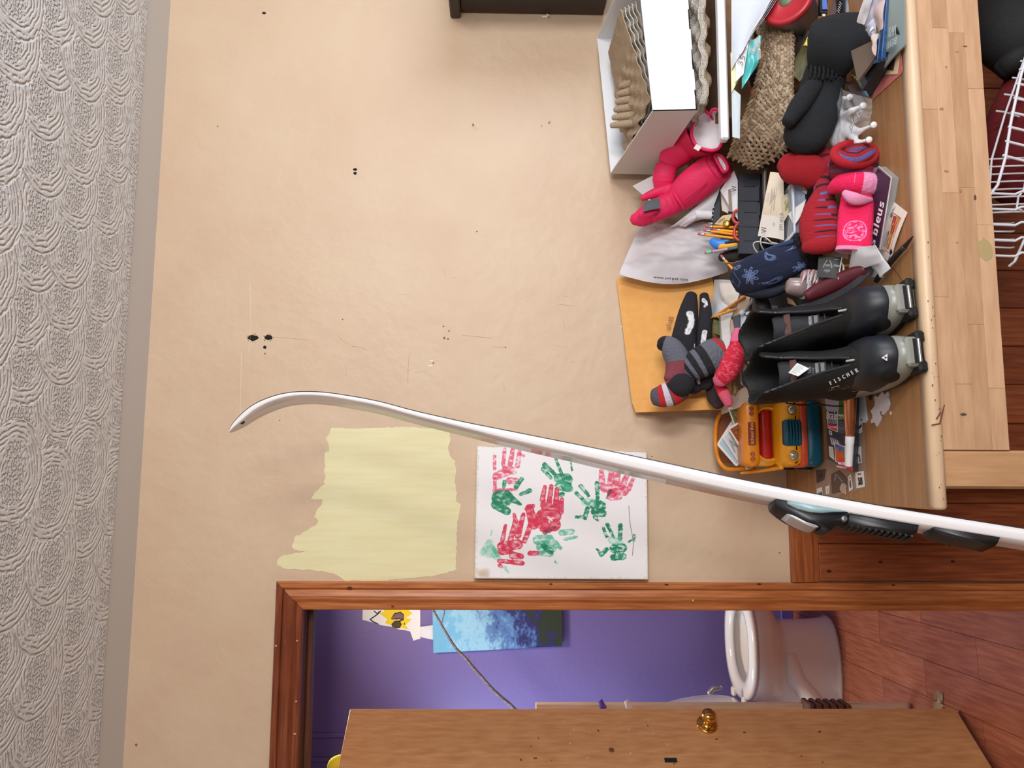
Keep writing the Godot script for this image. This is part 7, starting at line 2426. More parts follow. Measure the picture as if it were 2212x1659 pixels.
	t = thing("leopard_sock", "pink sock toe dangling at the lower corner of the clear bin", "sock", Z(1570, 880, 0.2), "pair of pink leopard socks")
	m = M.new()
	soft(m, [[1550, 830, 0.19, 8, 0.008], [1560, 843, 0.2, 12, 0.012], [1568, 858, 0.205, 12, 0.012], [1574, 872, 0.205, 9, 0.009]], 0.0018, 20.0, 8, 22)
	put(m, "toe", knit(i), t)

# ---------------------------------------------------------------- ski boots
func boot_sdf(p: Vector3) -> float:
	# local: toe towards +z, sole at y = 0, x across
	var q := Vector3(p.x, p.y, p.z)
	var foot := cap(q * Vector3(1, 1.05, 1), Vector3(0, 0.052, -0.10), Vector3(0, 0.044, 0.095), 0.040, 0.040)
	foot = minf(foot, cap(q, Vector3(0.0, 0.05, 0.02), Vector3(-0.004, 0.046, 0.09), 0.043, 0.043))
	var shaft := cap(q * Vector3(1.12, 1, 0.86), Vector3(0, 0.06, -0.062), Vector3(0, 0.235, -0.075), 0.044, 0.062)
	var inst := cap(q, Vector3(0, 0.075, 0.045), Vector3(0, 0.15, -0.045), 0.036, 0.043)
	var d := smin(smin(foot, shaft, 0.03), inst, 0.03)
	d += noise.get_noise_3d(p.x * 260.0, p.y * 200.0, p.z * 260.0) * 0.009 * clampf((p.y - 0.09) * 12.0, 0.0, 1.0)
	var inner := cap(q * Vector3(1.12, 1, 0.86), Vector3(0, 0.09, -0.062), Vector3(0, 0.27, -0.078), 0.035, 0.059)
	var slit := maxf(absf(p.x + 0.004 * sin(p.y * 30.0)) - (0.004 + 0.24 * maxf(0.0, p.y - 0.10)), -(p.z - (-0.075)))
	slit = maxf(slit, 0.10 - p.y)
	d = maxf(d, -inner)
	d = maxf(d, -slit)
	d = maxf(d, p.y - 0.238 - 0.006 * sin(p.x * 90.0) - 0.02 * (p.z + 0.07))
	return maxf(d, 0.02 - p.y)

func boots() -> void:
	var blk := cloth(rgb(9, 10, 12), 0.65, 0.3, 50.0)
	var toe := mt(rgb(25, 29, 38), 0.45)
	var grey := mt(rgb(140, 142, 134), 0.32)
	var rub := mt(rgb(20, 20, 22), 0.6)
	var proto := thing("ski_boot", "", "boot", Vector3.ZERO)
	var m := M.new()
	net(m, Vector3(-0.075, 0.008, -0.16), Vector3(0.075, 0.262, 0.15), 0.0048, boot_sdf)
	put(m, "upper", blk, proto)
	# rounded toe cap, welt and soles
	var ring := func(y: float, g: float, z0: float, hf: float) -> PackedVector3Array:
		var o := PackedVector3Array()
		for j in 40:
			var a := TAU * j / 40.0
			var c := cos(a); var s := sin(a)
			var hw := (0.041 + 0.006 * smoothstep(-0.05, 0.07, s * 0.14)) + g
			o.append(Vector3(signf(c) * pow(absf(c), 0.75) * hw, y, z0 + signf(s) * pow(absf(s), 0.8) * (hf + g)))
		return o
	m = M.new()
	loft(m, [ring.call(0.0, -0.004, 0.0, 0.142), ring.call(0.004, 0.0, 0.0, 0.142), ring.call(0.012, 0.001, 0.0, 0.142), ring.call(0.013, -0.006, 0.0, 0.142)])
	put(m, "outsole", rub, proto)
	m = M.new()
	loft(m, [ring.call(0.012, -0.001, 0.0, 0.142), ring.call(0.016, 0.003, 0.0, 0.142), ring.call(0.030, 0.0045, 0.0, 0.142), ring.call(0.044, 0.0025, -0.001, 0.142), ring.call(0.050, -0.003, -0.003, 0.14)])
	put(m, "midsole", grey, proto)
	m = M.new()
	var rg := []
	for q in [[0.044, 0.0, 0.139], [0.050, 0.001, 0.139], [0.060, -0.001, 0.136], [0.074, -0.002, 0.130], [0.086, -0.008, 0.119], [0.094, -0.018, 0.100]]:
		var o := PackedVector3Array()
		for j in 26:
			var a := PI * j / 25.0
			o.append(Vector3(cos(a) * (0.0515 + q[1]), q[0], 0.03 + pow(sin(a), 0.7) * (q[2] - 0.03)))
		for j in 12: o.append(Vector3(-(0.0515 + q[1]) + (0.103 + 2.0 * q[1]) * (j + 1) / 13.0, q[0], 0.028))
		rg.append(o)
	loft(m, rg)
	put(m, "toe_cap", toe, proto)
	m = M.new()
	span(m, Vector3(-0.028, 0.001, 0.12), Vector3(0.028, 0.036, 0.149), 0.005)
	put(m, "toe_block", grey, proto)
	m = M.new()
	span(m, Vector3(-0.023, 0.006, 0.1485), Vector3(0.023, 0.024, 0.1505), 0.0005)
	put(m, "toe_recess", mt(rgb(14, 14, 16), 0.5), proto)
	m = M.new()
	tube(m, [Vector3(-0.021, 0.015, 0.152), Vector3(0.021, 0.015, 0.152)], 0.0032, 12)
	put(m, "steel_bar", mt(rgb(190, 194, 196), 0.22, 0.9), proto)
	for s in [-1.0, 1.0]:
		m = M.new()
		span(m, Vector3(s * 0.028 - 0.011, 0.0, 0.112), Vector3(s * 0.028 + 0.011, 0.017, 0.151), 0.004)
		put(m, "rubber_corner", rub, proto)
	# front zip: two dark rails, puller, tongue inside
	for s in [-1.0, 1.0]:
		m = M.new()
		var pts := []
		for k in 10:
			var y := 0.104 + k * 0.0142
			var z := 0.062 - k * 0.0098
			var x: float = s * (0.006 + 0.24 * maxf(0.0, y - 0.10)) - 0.004 * sin(y * 30.0)
			for it in 30:
				if boot_sdf(Vector3(x + s * 0.006, y, z)) > 0.0: z -= 0.003
				else: break
			pts.append(Vector3(x, y, z + 0.004))
		tube(m, pts, 0.0028, 8)
		put(m, "zip_rail", mt(rgb(44, 45, 50), 0.4), proto)
	m = M.new()
	box(m, Vector3(0.0, 0.106, 0.074), Vector3(0.005, 0.017, 0.004), 0.0014, Basis(Vector3.RIGHT, -0.7))
	put(m, "zip_pull", mt(rgb(196, 198, 202), 0.25, 0.9), proto)
	m = M.new()
	loft(m, [tongue(0.10, 0.0, 0.02), tongue(0.13, -0.022, 0.026), tongue(0.17, -0.045, 0.03), tongue(0.195, -0.055, 0.028), tongue(0.2, -0.057, 0.024)])
	put(m, "tongue", cloth(rgb(38, 40, 44), 0.8), proto)
	m = M.new()
	box(m, Vector3(0, 0.178, -0.022), Vector3(0.05, 0.014, 0.003), 0.001, Basis(Vector3.RIGHT, -0.75))
	put(m, "brown_band", cloth(rgb(96, 66, 58), 0.85), proto)
	m = M.new()
	box(m, Vector3(0, 0.135, 0.006), Vector3(0.026, 0.02, 0.003), 0.001, Basis(Vector3.RIGHT, -0.75))
	put(m, "mesh_panel", cloth(rgb(140, 144, 150), 0.8, 1.5), proto)
	for k in 3:                                        # laces
		m = M.new()
		tube(m, [Vector3(-0.014, 0.118 + k * 0.009, 0.022 - k * 0.008), Vector3(0.0, 0.12 + k * 0.009, 0.026 - k * 0.008), Vector3(0.014, 0.118 + k * 0.009, 0.022 - k * 0.008)], 0.002, 6)
		put(m, "lace", mt(rgb(46, 46, 50), 0.7), proto)
	# the boots stand side by side, toes towards the front edge
	var at := [[1983, 641], [2005, 757]]
	var labels := ["black ski boot with a grey sole, further from the ski", "black ski boot with lettering and white triangle, nearer the ski"]
	for k in 2:
		var b: Node3D = proto if k == 0 else proto.duplicate()
		if k:
			b.name = numbered("ski_boot")
			add_child(b)
		var tp := Y(at[k][0], at[k][1], DESK)
		b.rotation.y = [0.13, 0.10][k]
		b.scale = Vector3.ONE
		b.position = Vector3(tp.x, DESK + 0.0006, 0.0) - Vector3(sin(b.rotation.y), 0, 0) * 0.15
		b.position.z = tp.z - 0.152
		tag(b, labels[k], "boot", "pair of black ski boots")
	var b2: Node3D = get_node("ski_boot_001")
	var b1: Node3D = get_node("ski_boot")
	logos(b1, b2)

func tongue(y: float, z: float, w: float) -> PackedVector3Array:
	var o := PackedVector3Array()
	for j in 16:
		var a := TAU * j / 16.0
		o.append(Vector3(cos(a) * w, y + sin(a) * 0.004, z + 0.02 + sin(a) * 0.006 - 0.012 * pow(cos(a), 2.0)))
	return o

func hit_boot(b: Node3D, px: float, py: float) -> Vector3:     # the boot's surface along a line of sight; a near miss is moved on to the boot
	var inv := b.transform.affine_inverse()
	var side := 3.0 if b.name == "ski_boot" else -3.0
	for n in 20:
		var d := ray(px, py + n * side).normalized()
		var t := 0.9
		for k in 110:
			var s := boot_sdf(inv * (EYE + d * t))
			if s < 0.0008: return EYE + d * t
			t += clampf(s * 0.6, 0.0005, 0.03)
			if t > 2.0: break
	return b.position + Vector3(0, 0.1, 0.1)

func on_boot(b: Node3D, m: M, nm: String, mat: Material) -> void:
	var o := put(m, nm, mat, b)
	var w := Transform3D(Basis.IDENTITY, o.position + b.position)
	o.transform = b.transform.affine_inverse() * w

func logos(b1: Node3D, b2: Node3D) -> void:
	var wh := mt(rgb(206, 206, 208), 0.5)
	for q in [[b2, [[1904, 773], [1917, 764], [1916.5, 780]]], [b1, [[1881, 620], [1890, 606], [1890, 620]]]]:
		var b: Node3D = q[0]
		var c := []
		for e in q[1]: c.append(hit_boot(b, e[0], e[1]))
		var n: Vector3 = (EYE - c[0]).normalized() * 0.008
		var m := M.new()
		hexa(m, [c[0] + n, c[1] + n, c[2] + n, (c[2] + c[0]) * 0.5 + n], -n * 0.9)
		on_boot(b, m, "triangle_emblem", wh)
		m = M.new()
		var mid: Vector3 = (c[0] + c[1] + c[2]) / 3.0
		var k := []
		for e in c: k.append(mid.lerp(e, -0.42) + n * 1.1)
		hexa(m, [k[0], k[1], k[2], (k[2] + k[0]) * 0.5], -n * 0.2)
		on_boot(b, m, "triangle_core", mt(rgb(24, 24, 28), 0.6))
	# lettering along the side of the nearer boot, letter by letter over the curved cloth
	var p0 := Vector2(1792, 829)
	var p1 := Vector2(1857, 797)
	var s := "FISCHER"
	for k in 7:
		var a := p0.lerp(p1, (k + 0.06) / 7.0)
		var e := p0.lerp(p1, (k + 0.86) / 7.0)
		var wa := hit_boot(b2, a.x, a.y)
		var wb := hit_boot(b2, e.x, e.y)
		var tmp := Node3D.new()
		tmp.name = "spare"
		add_child(tmp)
		text(s[k], wa, wb, (EYE - wa).normalized(), wh, tmp, 1.0, "Droid Sans", 700, 0.003, 0.033)
		var o: Node3D = tmp.get_child(0)
		var x := o.transform
		tmp.remove_child(o)
		tmp.free()
		o.name = "lettering"
		b2.add_child(o, true)
		o.transform = b2.transform.affine_inverse() * x
	# white care tag inside, pale words on the tongue
	var ti_px := [[1722, 784], [1748, 796], [1724, 813], [1703, 805]]
	var m := M.new()
	var c := []
	for e in [[1722, 784], [1748, 796], [1724, 813], [1703, 805]]: c.append(hit_boot(b2, e[0], e[1]) + (EYE - b2.position).normalized() * 0.006)
	for k in 4: c[k] = Z(ti_px[k][0], ti_px[k][1], maxf(c[0].z, c[3].z) + 0.02)
	var ti := im(80, 80, rgb(222, 226, 224))
	for k in 8: ti.fill_rect(Rect2i(12, 10 + k * 8, 40 + (k % 3) * 8, 2), rgb(120, 128, 130))
	hexa(m, c, Vector3(0, -0.001, -0.001))
	on_boot(b2, m, "care_tag", pic(ti, 0.7))
	for q in [["sulate", [1749, 788], [1749, 767], 0.7], ["INSULATION", [1756, 789], [1755, 768], 0.6]]:
		var wa := hit_boot(b2, q[1][0], q[1][1])
		var wb := hit_boot(b2, q[2][0], q[2][1])
		var tmp := Node3D.new()
		add_child(tmp)
		text(q[0], wa, wb, (EYE - wa).normalized(), mt(rgb(176, 186, 196), 0.6), tmp, q[3], "Droid Sans", 700, 0.03)
		var o: Node3D = tmp.get_child(0)
		var x := o.transform
		tmp.remove_child(o)
		tmp.free()
		o.name = "lettering"
		b2.add_child(o, true)
		o.transform = b2.transform.affine_inverse() * x
	# scribbled mountain outline
	m = M.new()
	for l in [[[1790, 845], [1800, 840], [1806, 843], [1812, 836], [1820, 842], [1827, 838]], [[1796, 838], [1812, 833], [1820, 840], [1832, 834], [1842, 842], [1852, 836]], [[1840, 846], [1870, 842], [1896, 834]]]:
		var pts := []
		for e in l: pts.append(hit_boot(b2, e[0], e[1]) + (EYE - b2.position).normalized() * 0.002)
		tube(m, pts, 0.0006, 5)
	on_boot(b2, m, "outline_print", mt(rgb(176, 160, 134), 0.6))
	# drawstring and toggle hanging from the cuff, loose cords over the bus
	m = M.new()
	var st := []
	for e in [[1614, 741, 0.36], [1612, 760, 0.365], [1608, 775, 0.37], [1612, 786, 0.37], [1620, 792, 0.375], [1636, 798, 0.38]]: st.append(Z(e[0], e[1], e[2]))
	tube(m, st, [0.0018, 0.002, 0.0034, 0.002, 0.0034, 0.0018], 8)
	on_boot(b2, m, "drawstring", mt(rgb(34, 28, 32), 0.7))
	m = M.new()
	tube(m, [Z(1618, 793, 0.377), Z(1628, 796, 0.38)], 0.0058, 12)
	on_boot(b2, m, "toggle", mt(rgb(36, 30, 34), 0.35), )
	m = M.new()
	st = []
	for e in [[1686, 862, 0.40], [1700, 871, 0.40], [1730, 875, 0.39], [1765, 873, 0.39], [1800, 877, 0.42], [1848, 878, 0.45]]: st.append(Z(e[0], e[1], e[2]))
	tube(m, st, 0.0017, 8)
	on_boot(b2, m, "loose_cord", mt(rgb(28, 28, 34), 0.6))
	# gathered gaiter cloth and pull straps
	m = M.new()
	soft(m, [[1622, 700, 0.36, 10, 0.014], [1634, 730, 0.37, 15, 0.02], [1640, 770, 0.375, 17, 0.02], [1656, 812, 0.385, 22, 0.026], [1676, 846, 0.39, 15, 0.02]], 0.022, 11.0, 8, 34)
	on_boot(b2, m, "gathered_gaiter", cloth(rgb(22, 22, 26), 0.4, 0.2))
	m = M.new()
	soft(m, [[1640, 640, 0.34, 12, 0.016], [1646, 672, 0.355, 17, 0.02], [1640, 700, 0.36, 14, 0.02]], 0.02, 11.0, 8, 30)
	on_boot(b1, m, "gathered_gaiter", cloth(rgb(24, 24, 28), 0.45, 0.2))
	m = M.new()
	var c2 := [Z(1684, 836, 0.44), Z(1690, 772, 0.45), Z(1696, 774, 0.45), Z(1692, 838, 0.44)]
	paper(m, c2, 0.002, 0.003, 8)
	on_boot(b2, m, "pull_strap", cloth(rgb(48, 54, 62), 0.7))
	m = M.new()
	var sp := []
	for e in [[1690, 672, 0.46], [1740, 662, 0.49], [1800, 640, 0.53], [1850, 610, 0.57], [1890, 572, 0.585]]: sp.append(Z(e[0], e[1], e[2]))
	sheet(m, func(u: float, v: float):
		var f := u * 3.999
		var i := int(f)
		var g: Array = []
		for z in sp: g.append([z.x, z.y, z.z])
		var r := cat(g, i, f - i)
		return Vector3(r[0], r[1], r[2]) + Vector3(-0.008, -0.002, 0.002) * (v - 0.5) * 1.6, 24, 3, 0.002)
	on_boot(b1, m, "velcro_strap", cloth(rgb(40, 40, 46), 0.8))
	m = M.new()
	paper(m, [Z(1700, 642, 0.44), Z(1712, 648, 0.45), Z(1722, 662, 0.45), Z(1702, 655, 0.44)], 0.002, 0.003, 6)
	on_boot(b1, m, "tan_loop", cloth(rgb(140, 112, 82), 0.8))

# ---------------------------------------------------------------- toy school bus
func rrect(w: float, h: float, r: float, n := 5) -> PackedVector2Array:
	var o := PackedVector2Array()
	for c in 4:
		var cx: float = [w / 2 - r, -w / 2 + r, -w / 2 + r, w / 2 - r][c]
		var cy: float = [h / 2 - r, h / 2 - r, -h / 2 + r, -h / 2 + r][c]
		for k in n + 1:
			var a := PI / 2 * (c + float(k) / n)
			o.append(Vector2(cx + cos(a) * r, cy + sin(a) * r))
	return o

func ringz(o: PackedVector2Array, x: float, y: float, z: float) -> PackedVector3Array:
	var r := PackedVector3Array()
	for p in o: r.append(Vector3(x + p.x, y + p.y, z))
	return r

func school_bus() -> void:
	var yl := mt(rgb(242, 164, 28), 0.28)
	var orr := mt(rgb(232, 140, 24), 0.3)
	var rd := mt(rgb(214, 84, 52), 0.3)
	var tl := mt(rgb(14, 84, 108), 0.32)
	var zf := 0.245
	var fl := Z(1782, 1005, zf + 0.01)
	var fr := Z(1782, 866, zf + 0.01)
	var cx := (fl.x + fr.x) / 2.0
	var w := absf(fr.x - fl.x) + 0.012
	var y0 := DESK + 0.002
	var t := thing("toy_bus", "yellow toy school bus with a red interior and teal base holding picture cards", "toy", Vector3(cx, DESK, 0.15))
	t.rotation.y = 0.0
	var m := M.new()
	# base
	loft(m, [ringz(rrect(w * 0.9, 0.034, 0.012), cx, y0 + 0.019, 0.03), ringz(rrect(w * 0.98, 0.04, 0.014), cx, y0 + 0.021, 0.035), ringz(rrect(w * 0.98, 0.04, 0.014), cx, y0 + 0.021, zf), ringz(rrect(w * 0.93, 0.036, 0.014), cx, y0 + 0.02, zf + 0.012), ringz(rrect(w * 0.8, 0.026, 0.01), cx, y0 + 0.018, zf + 0.017)])
	put(m, "base", tl, t)
	m = M.new()
	loft(m, [ringz(rrect(w * 0.99, 0.016, 0.006), cx, y0 + 0.043, 0.03), ringz(rrect(w, 0.018, 0.007), cx, y0 + 0.044, zf), ringz(rrect(w * 0.95, 0.017, 0.007), cx, y0 + 0.044, zf + 0.012), ringz(rrect(w * 0.85, 0.012, 0.005), cx, y0 + 0.044, zf + 0.016)])
	put(m, "bumper_strip", rd, t)
	# bonnet
	m = M.new()
	var hy0 := y0 + 0.05
	var hy1 := y0 + 0.096
	var rg := []
	for q in [[0.0, 0.96, 0.0], [0.02, 0.985, 0.0], [0.045, 0.99, 0.002], [0.06, 0.97, 0.006], [0.068, 0.92, 0.012], [0.072, 0.82, 0.02]]:
		rg.append(ringz(rrect(w * q[1], (hy1 - hy0) - q[2], 0.016), cx, hy0 + ((hy1 - hy0) - q[2]) / 2.0, zf - 0.06 + q[0]))
	loft(m, rg)
	var bon := put(m, "bonnet", yl, t)
	# cabin: windscreen frame with a hole, sides, roof
	var zc := zf - 0.052
	var ct := Z(1614, 940, zc - 0.01).y
	var ch := ct - hy1 + 0.018
	var cy := ct - ch / 2.0
	m = M.new()
	var out := rrect(w * 0.97, ch, 0.034, 8)
	var hole := rrect(w * 0.74, ch * 0.60, 0.022, 8)
	var off := -ch * 0.12
	var tilt := func(p: Vector3) -> Vector3: return Vector3(p.x, p.y, p.z - (p.y - cy) * 0.22)
	var sect := func(a: PackedVector2Array, dy: float, z: float, g: float) -> PackedVector3Array:
		var r := PackedVector3Array()
		for p in a: r.append(tilt.call(Vector3(cx + p.x * g, cy + dy + p.y * g, z)))
		return r
	loft(m, [sect.call(out, 0.0, zc - 0.045, 0.985), sect.call(out, 0.0, zc - 0.01, 1.0), sect.call(out, 0.0, zc - 0.002, 0.985), sect.call(out, 0.0, zc, 0.955), sect.call(hole, off, zc, 1.12), sect.call(hole, off, zc + 0.0035, 1.1), sect.call(hole, off, zc + 0.0035, 1.03), sect.call(hole, off, zc - 0.001, 1.0), sect.call(hole, off, zc - 0.014, 0.99)], false, false)
	put(m, "cabin", yl, t)
	m = M.new()
	loft(m, [sect.call(hole, off - 0.01, zc - 0.075, 1.05), sect.call(hole, off - 0.01, zc - 0.06, 1.05), sect.call(hole, off - 0.012, zc - 0.058, 0.9)])
	put(m, "interior", mt(rgb(92, 40, 30), 0.5), t)
	m = M.new()
	var sy := cy + off - 0.004
	tube(m, [Vector3(cx - w * 0.36, sy, zc - 0.035), Vector3(cx + w * 0.36, sy, zc - 0.035)], 0.0225, 18)
	put(m, "red_roller", mt(rgb(206, 46, 36), 0.25), t)
	# roof visor
	m = M.new()
	loft(m, [sect.call(rrect(w * 0.97, 0.034, 0.016, 6), ch * 0.40, zc - 0.05, 1.0), sect.call(rrect(w * 0.99, 0.036, 0.017, 6), ch * 0.40, zc + 0.004, 1.0), sect.call(rrect(w * 0.96, 0.032, 0.015, 6), ch * 0.40, zc + 0.009, 1.0), sect.call(rrect(w * 0.88, 0.024, 0.012, 6), ch * 0.40, zc + 0.011, 1.0)])
	put(m, "roof", orr, t)
	var zr := zc - ch * 0.40 * 0.22 + 0.0115
	m = M.new()
	var py0 := cy + ch * 0.40
	box(m, Vector3(cx, py0 + 0.001, zr), Vector3(w * 0.34, 0.018, 0.003), 0.001, Basis(Vector3.RIGHT, -0.2))
	var pl := put(m, "name_plate", mt(rgb(146, 44, 34), 0.4), t)
	text("School Bus", Vector3(cx - w * 0.155, py0 + 0.001, zr + 0.0018), Vector3(cx + w * 0.155, py0 + 0.001, zr + 0.0018), Vector3(0, 0.15, 1), mt(rgb(244, 196, 110), 0.4), pl, 0.95)
	for s in [-1.0, 1.0]:
		for k in 2:
			m = M.new()
			lathe(m, [[0.006, -0.002], [0.0058, 0.001], [0.0045, 0.002], [0.004, 0.0015], [0.0, 0.0035]], Transform3D(Basis(Vector3.RIGHT, PI / 2 - 0.2), Vector3(cx + s * w * (0.30 + 0.075 * k), py0 + 0.0, zr - 0.001)), 16)
			put(m, "roof_light", mt(rgb(168, 76, 28), 0.25), t)
	# headlights, grille
	var zh := zf + 0.011
	for s in [-1.0, 1.0]:
		m = M.new()
		lathe(m, [[0.0155, -0.004], [0.0155, 0.001], [0.0135, 0.003], [0.012, 0.001], [0.011, 0.001]], Transform3D(Basis(Vector3.RIGHT, PI / 2), Vector3(cx + s * w * 0.33, hy0 + 0.02, zh)), 26)
		put(m, "headlight_ring", yl, bon)
		m = M.new()
		lathe(m, [[0.0112, -0.001], [0.0105, 0.003], [0.007, 0.0055], [0.0, 0.0065]], Transform3D(Basis(Vector3.RIGHT, PI / 2), Vector3(cx + s * w * 0.33, hy0 + 0.02, zh)), 24)
		put(m, "headlight", mt(rgb(206, 196, 186), 0.15, 0.6), bon)
		m = M.new()
		lathe(m, [[0.004, -0.002], [0.003, 0.002], [0.0, 0.003]], Transform3D(Basis(Vector3.RIGHT, PI / 2), Vector3(cx + s * w * 0.42, hy0 + 0.006, zh - 0.003)), 12)
		put(m, "bolt", yl, bon)
	m = M.new()
	loft(m, [ringz(rrect(w * 0.40, 0.044, 0.01), cx, hy0 + 0.02, zh - 0.012), ringz(rrect(w * 0.38, 0.042, 0.01), cx, hy0 + 0.02, zh + 0.003), ringz(rrect(w * 0.34, 0.036, 0.01), cx, hy0 + 0.02, zh + 0.005)])
	var gr := put(m, "grille", tl, bon)
	for k in 5:
		m = M.new()
		var yy := hy0 + 0.006 + k * 0.0072
		tube(m, [Vector3(cx - w * 0.155, yy, zh + 0.005), Vector3(cx, yy, zh + 0.0075), Vector3(cx + w * 0.155, yy, zh + 0.005)], 0.0026, 8)
		put(m, "grille_bar", tl, gr)
	# side mirror stalk, side skirt and rear hoop
	m = M.new()
	var mp := Z(1688, 1011, zf - 0.02)
	tube(m, [mp + Vector3(0.012, 0.004, -0.01), mp + Vector3(0.004, 0, 0), mp], [0.004, 0.006, 0.0065], 10)
	put(m, "mirror", yl, t)
	m = M.new()
	tube(m, [Z(1602, 1022, 0.10), Z(1650, 1016, 0.16), Z(1690, 1010, 0.21)], [0.004, 0.005, 0.005], 8)
	put(m, "side_rail", yl, t)
	m = M.new()
	span(m, Vector3(cx - w * 0.47, y0 + 0.05, 0.03), Vector3(cx - w * 0.44, y0 + 0.12, 0.18), 0.006)
	put(m, "side_panel", yl, t)
	m = M.new()
	span(m, Vector3(cx + w * 0.44, y0 + 0.05, 0.03), Vector3(cx + w * 0.47, y0 + 0.12, 0.18), 0.006)
	put(m, "side_panel", yl, t)
	for s in [-1.0, 1.0]:
		for z in [0.07, 0.185]:
			m = M.new()
			crisp(m, [[0.0, -0.006], [0.018, -0.006], [0.019, -0.004], [0.019, 0.004], [0.018, 0.006], [0.0, 0.006]], Transform3D(Basis(Vector3(0, 0, 1), PI / 2), Vector3(cx + s * w * 0.49, y0 + 0.018, z)), 24)
			put(m, "wheel", mt(rgb(30, 30, 32), 0.6), t)
	m = M.new()
	var hp := []
	for q in [[1606, 866, 0.10], [1572, 880, 0.07], [1553, 900, 0.055], [1546, 930, 0.05], [1547, 968, 0.05], [1555, 998, 0.055], [1572, 1013, 0.07], [1602, 1012, 0.10], [1636, 1014, 0.13]]: hp.append([q[0], q[1], q[2]])
	var hw := []
	for i in hp.size() - 1:
		for s in 4:
			var c := cat(hp, i, s / 4.0)
			hw.append(Z(c[0], c[1], c[2]))
	tube(m, hw, 0.0058, 10)
	put(m, "rear_hoop", orr, t)
	m = M.new()
	var q4 := [Z(1552, 905, 0.045), Z(1552, 1000, 0.045), Z(1640, 1004, 0.10), Z(1640, 880, 0.10)]
	paper(m, q4, 0.003, 0.0, 4)
	put(m, "inner_wall", mt(rgb(140, 76, 30), 0.6), t)
	# picture cards tucked behind the windscreen
	var defs := [[[[1572, 880], [1606, 878], [1650, 958], [1604, 972]], rgb(120, 116, 70), "photo card with olive foliage at the top of the toy bus", 0.128], [[[1548, 960], [1586, 900], [1632, 975], [1590, 1008]], rgb(176, 204, 222), "pale blue picture card at the back, its corner nearest the wall", 0.112], [[[1572, 925], [1606, 905], [1660, 960], [1612, 990]], rgb(146, 76, 40), "picture card with red brown rocks leaning in the toy bus", 0.140], [[[1600, 978], [1640, 905], [1680, 985], [1612, 1016]], rgb(56, 116, 196), "deep blue picture card in front, behind the windscreen", 0.152], [[[1560, 945], [1592, 905], [1628, 985], [1596, 1000]], rgb(206, 216, 222), "white edged grey blue picture card second from the wall", 0.118], [[[1630, 900], [1656, 890], [1664, 940], [1636, 946]], rgb(212, 196, 186), "pale card showing inside the bus windscreen", 0.16]]
	var n := 0
	for d in defs:
		var im2 := im(90, 140, rgb(236, 232, 228))
		im2.fill_rect(Rect2i(7, 8, 76, 124), d[1])
		for k in 26: pcap(im2, Vector2(rng.randf_range(12, 78), rng.randf_range(14, 126)), Vector2(rng.randf_range(12, 78), rng.randf_range(14, 126)), 3, 2, Color(d[1].darkened(rng.randf_range(0.1, 0.6)) if k % 2 else d[1].lightened(0.3), 0.55), 2.0)
		var c := []
		for e in d[0]: c.append(Z(e[0], e[1], d[3]))
		# round the corners
		var mid: Vector3 = (c[0] + c[1] + c[2] + c[3]) / 4.0
		m = M.new()
		sheet(m, func(u: float, v: float):
			var a := Vector2(u * 2.0 - 1.0, v * 2.0 - 1.0)
			var e := Vector2(maxf(absf(a.x) - 0.86, 0.0), maxf(absf(a.y) - 0.86, 0.0))
			if e.length() > 0.14:
				var s := e.normalized() * 0.14
				a = Vector2(signf(a.x) * (0.86 + s.x) if absf(a.x) > 0.86 else a.x, signf(a.y) * (0.86 + s.y) if absf(a.y) > 0.86 else a.y)
			return bil(c, a.x * 0.5 + 0.5, a.y * 0.5 + 0.5), 20, 20, 0.0008)
		tag(put(m, "picture_card", pic(im2, 0.4)), d[2], "card", "picture cards in the toy bus")
		n += 1
		if mid == Vector3.ZERO: break

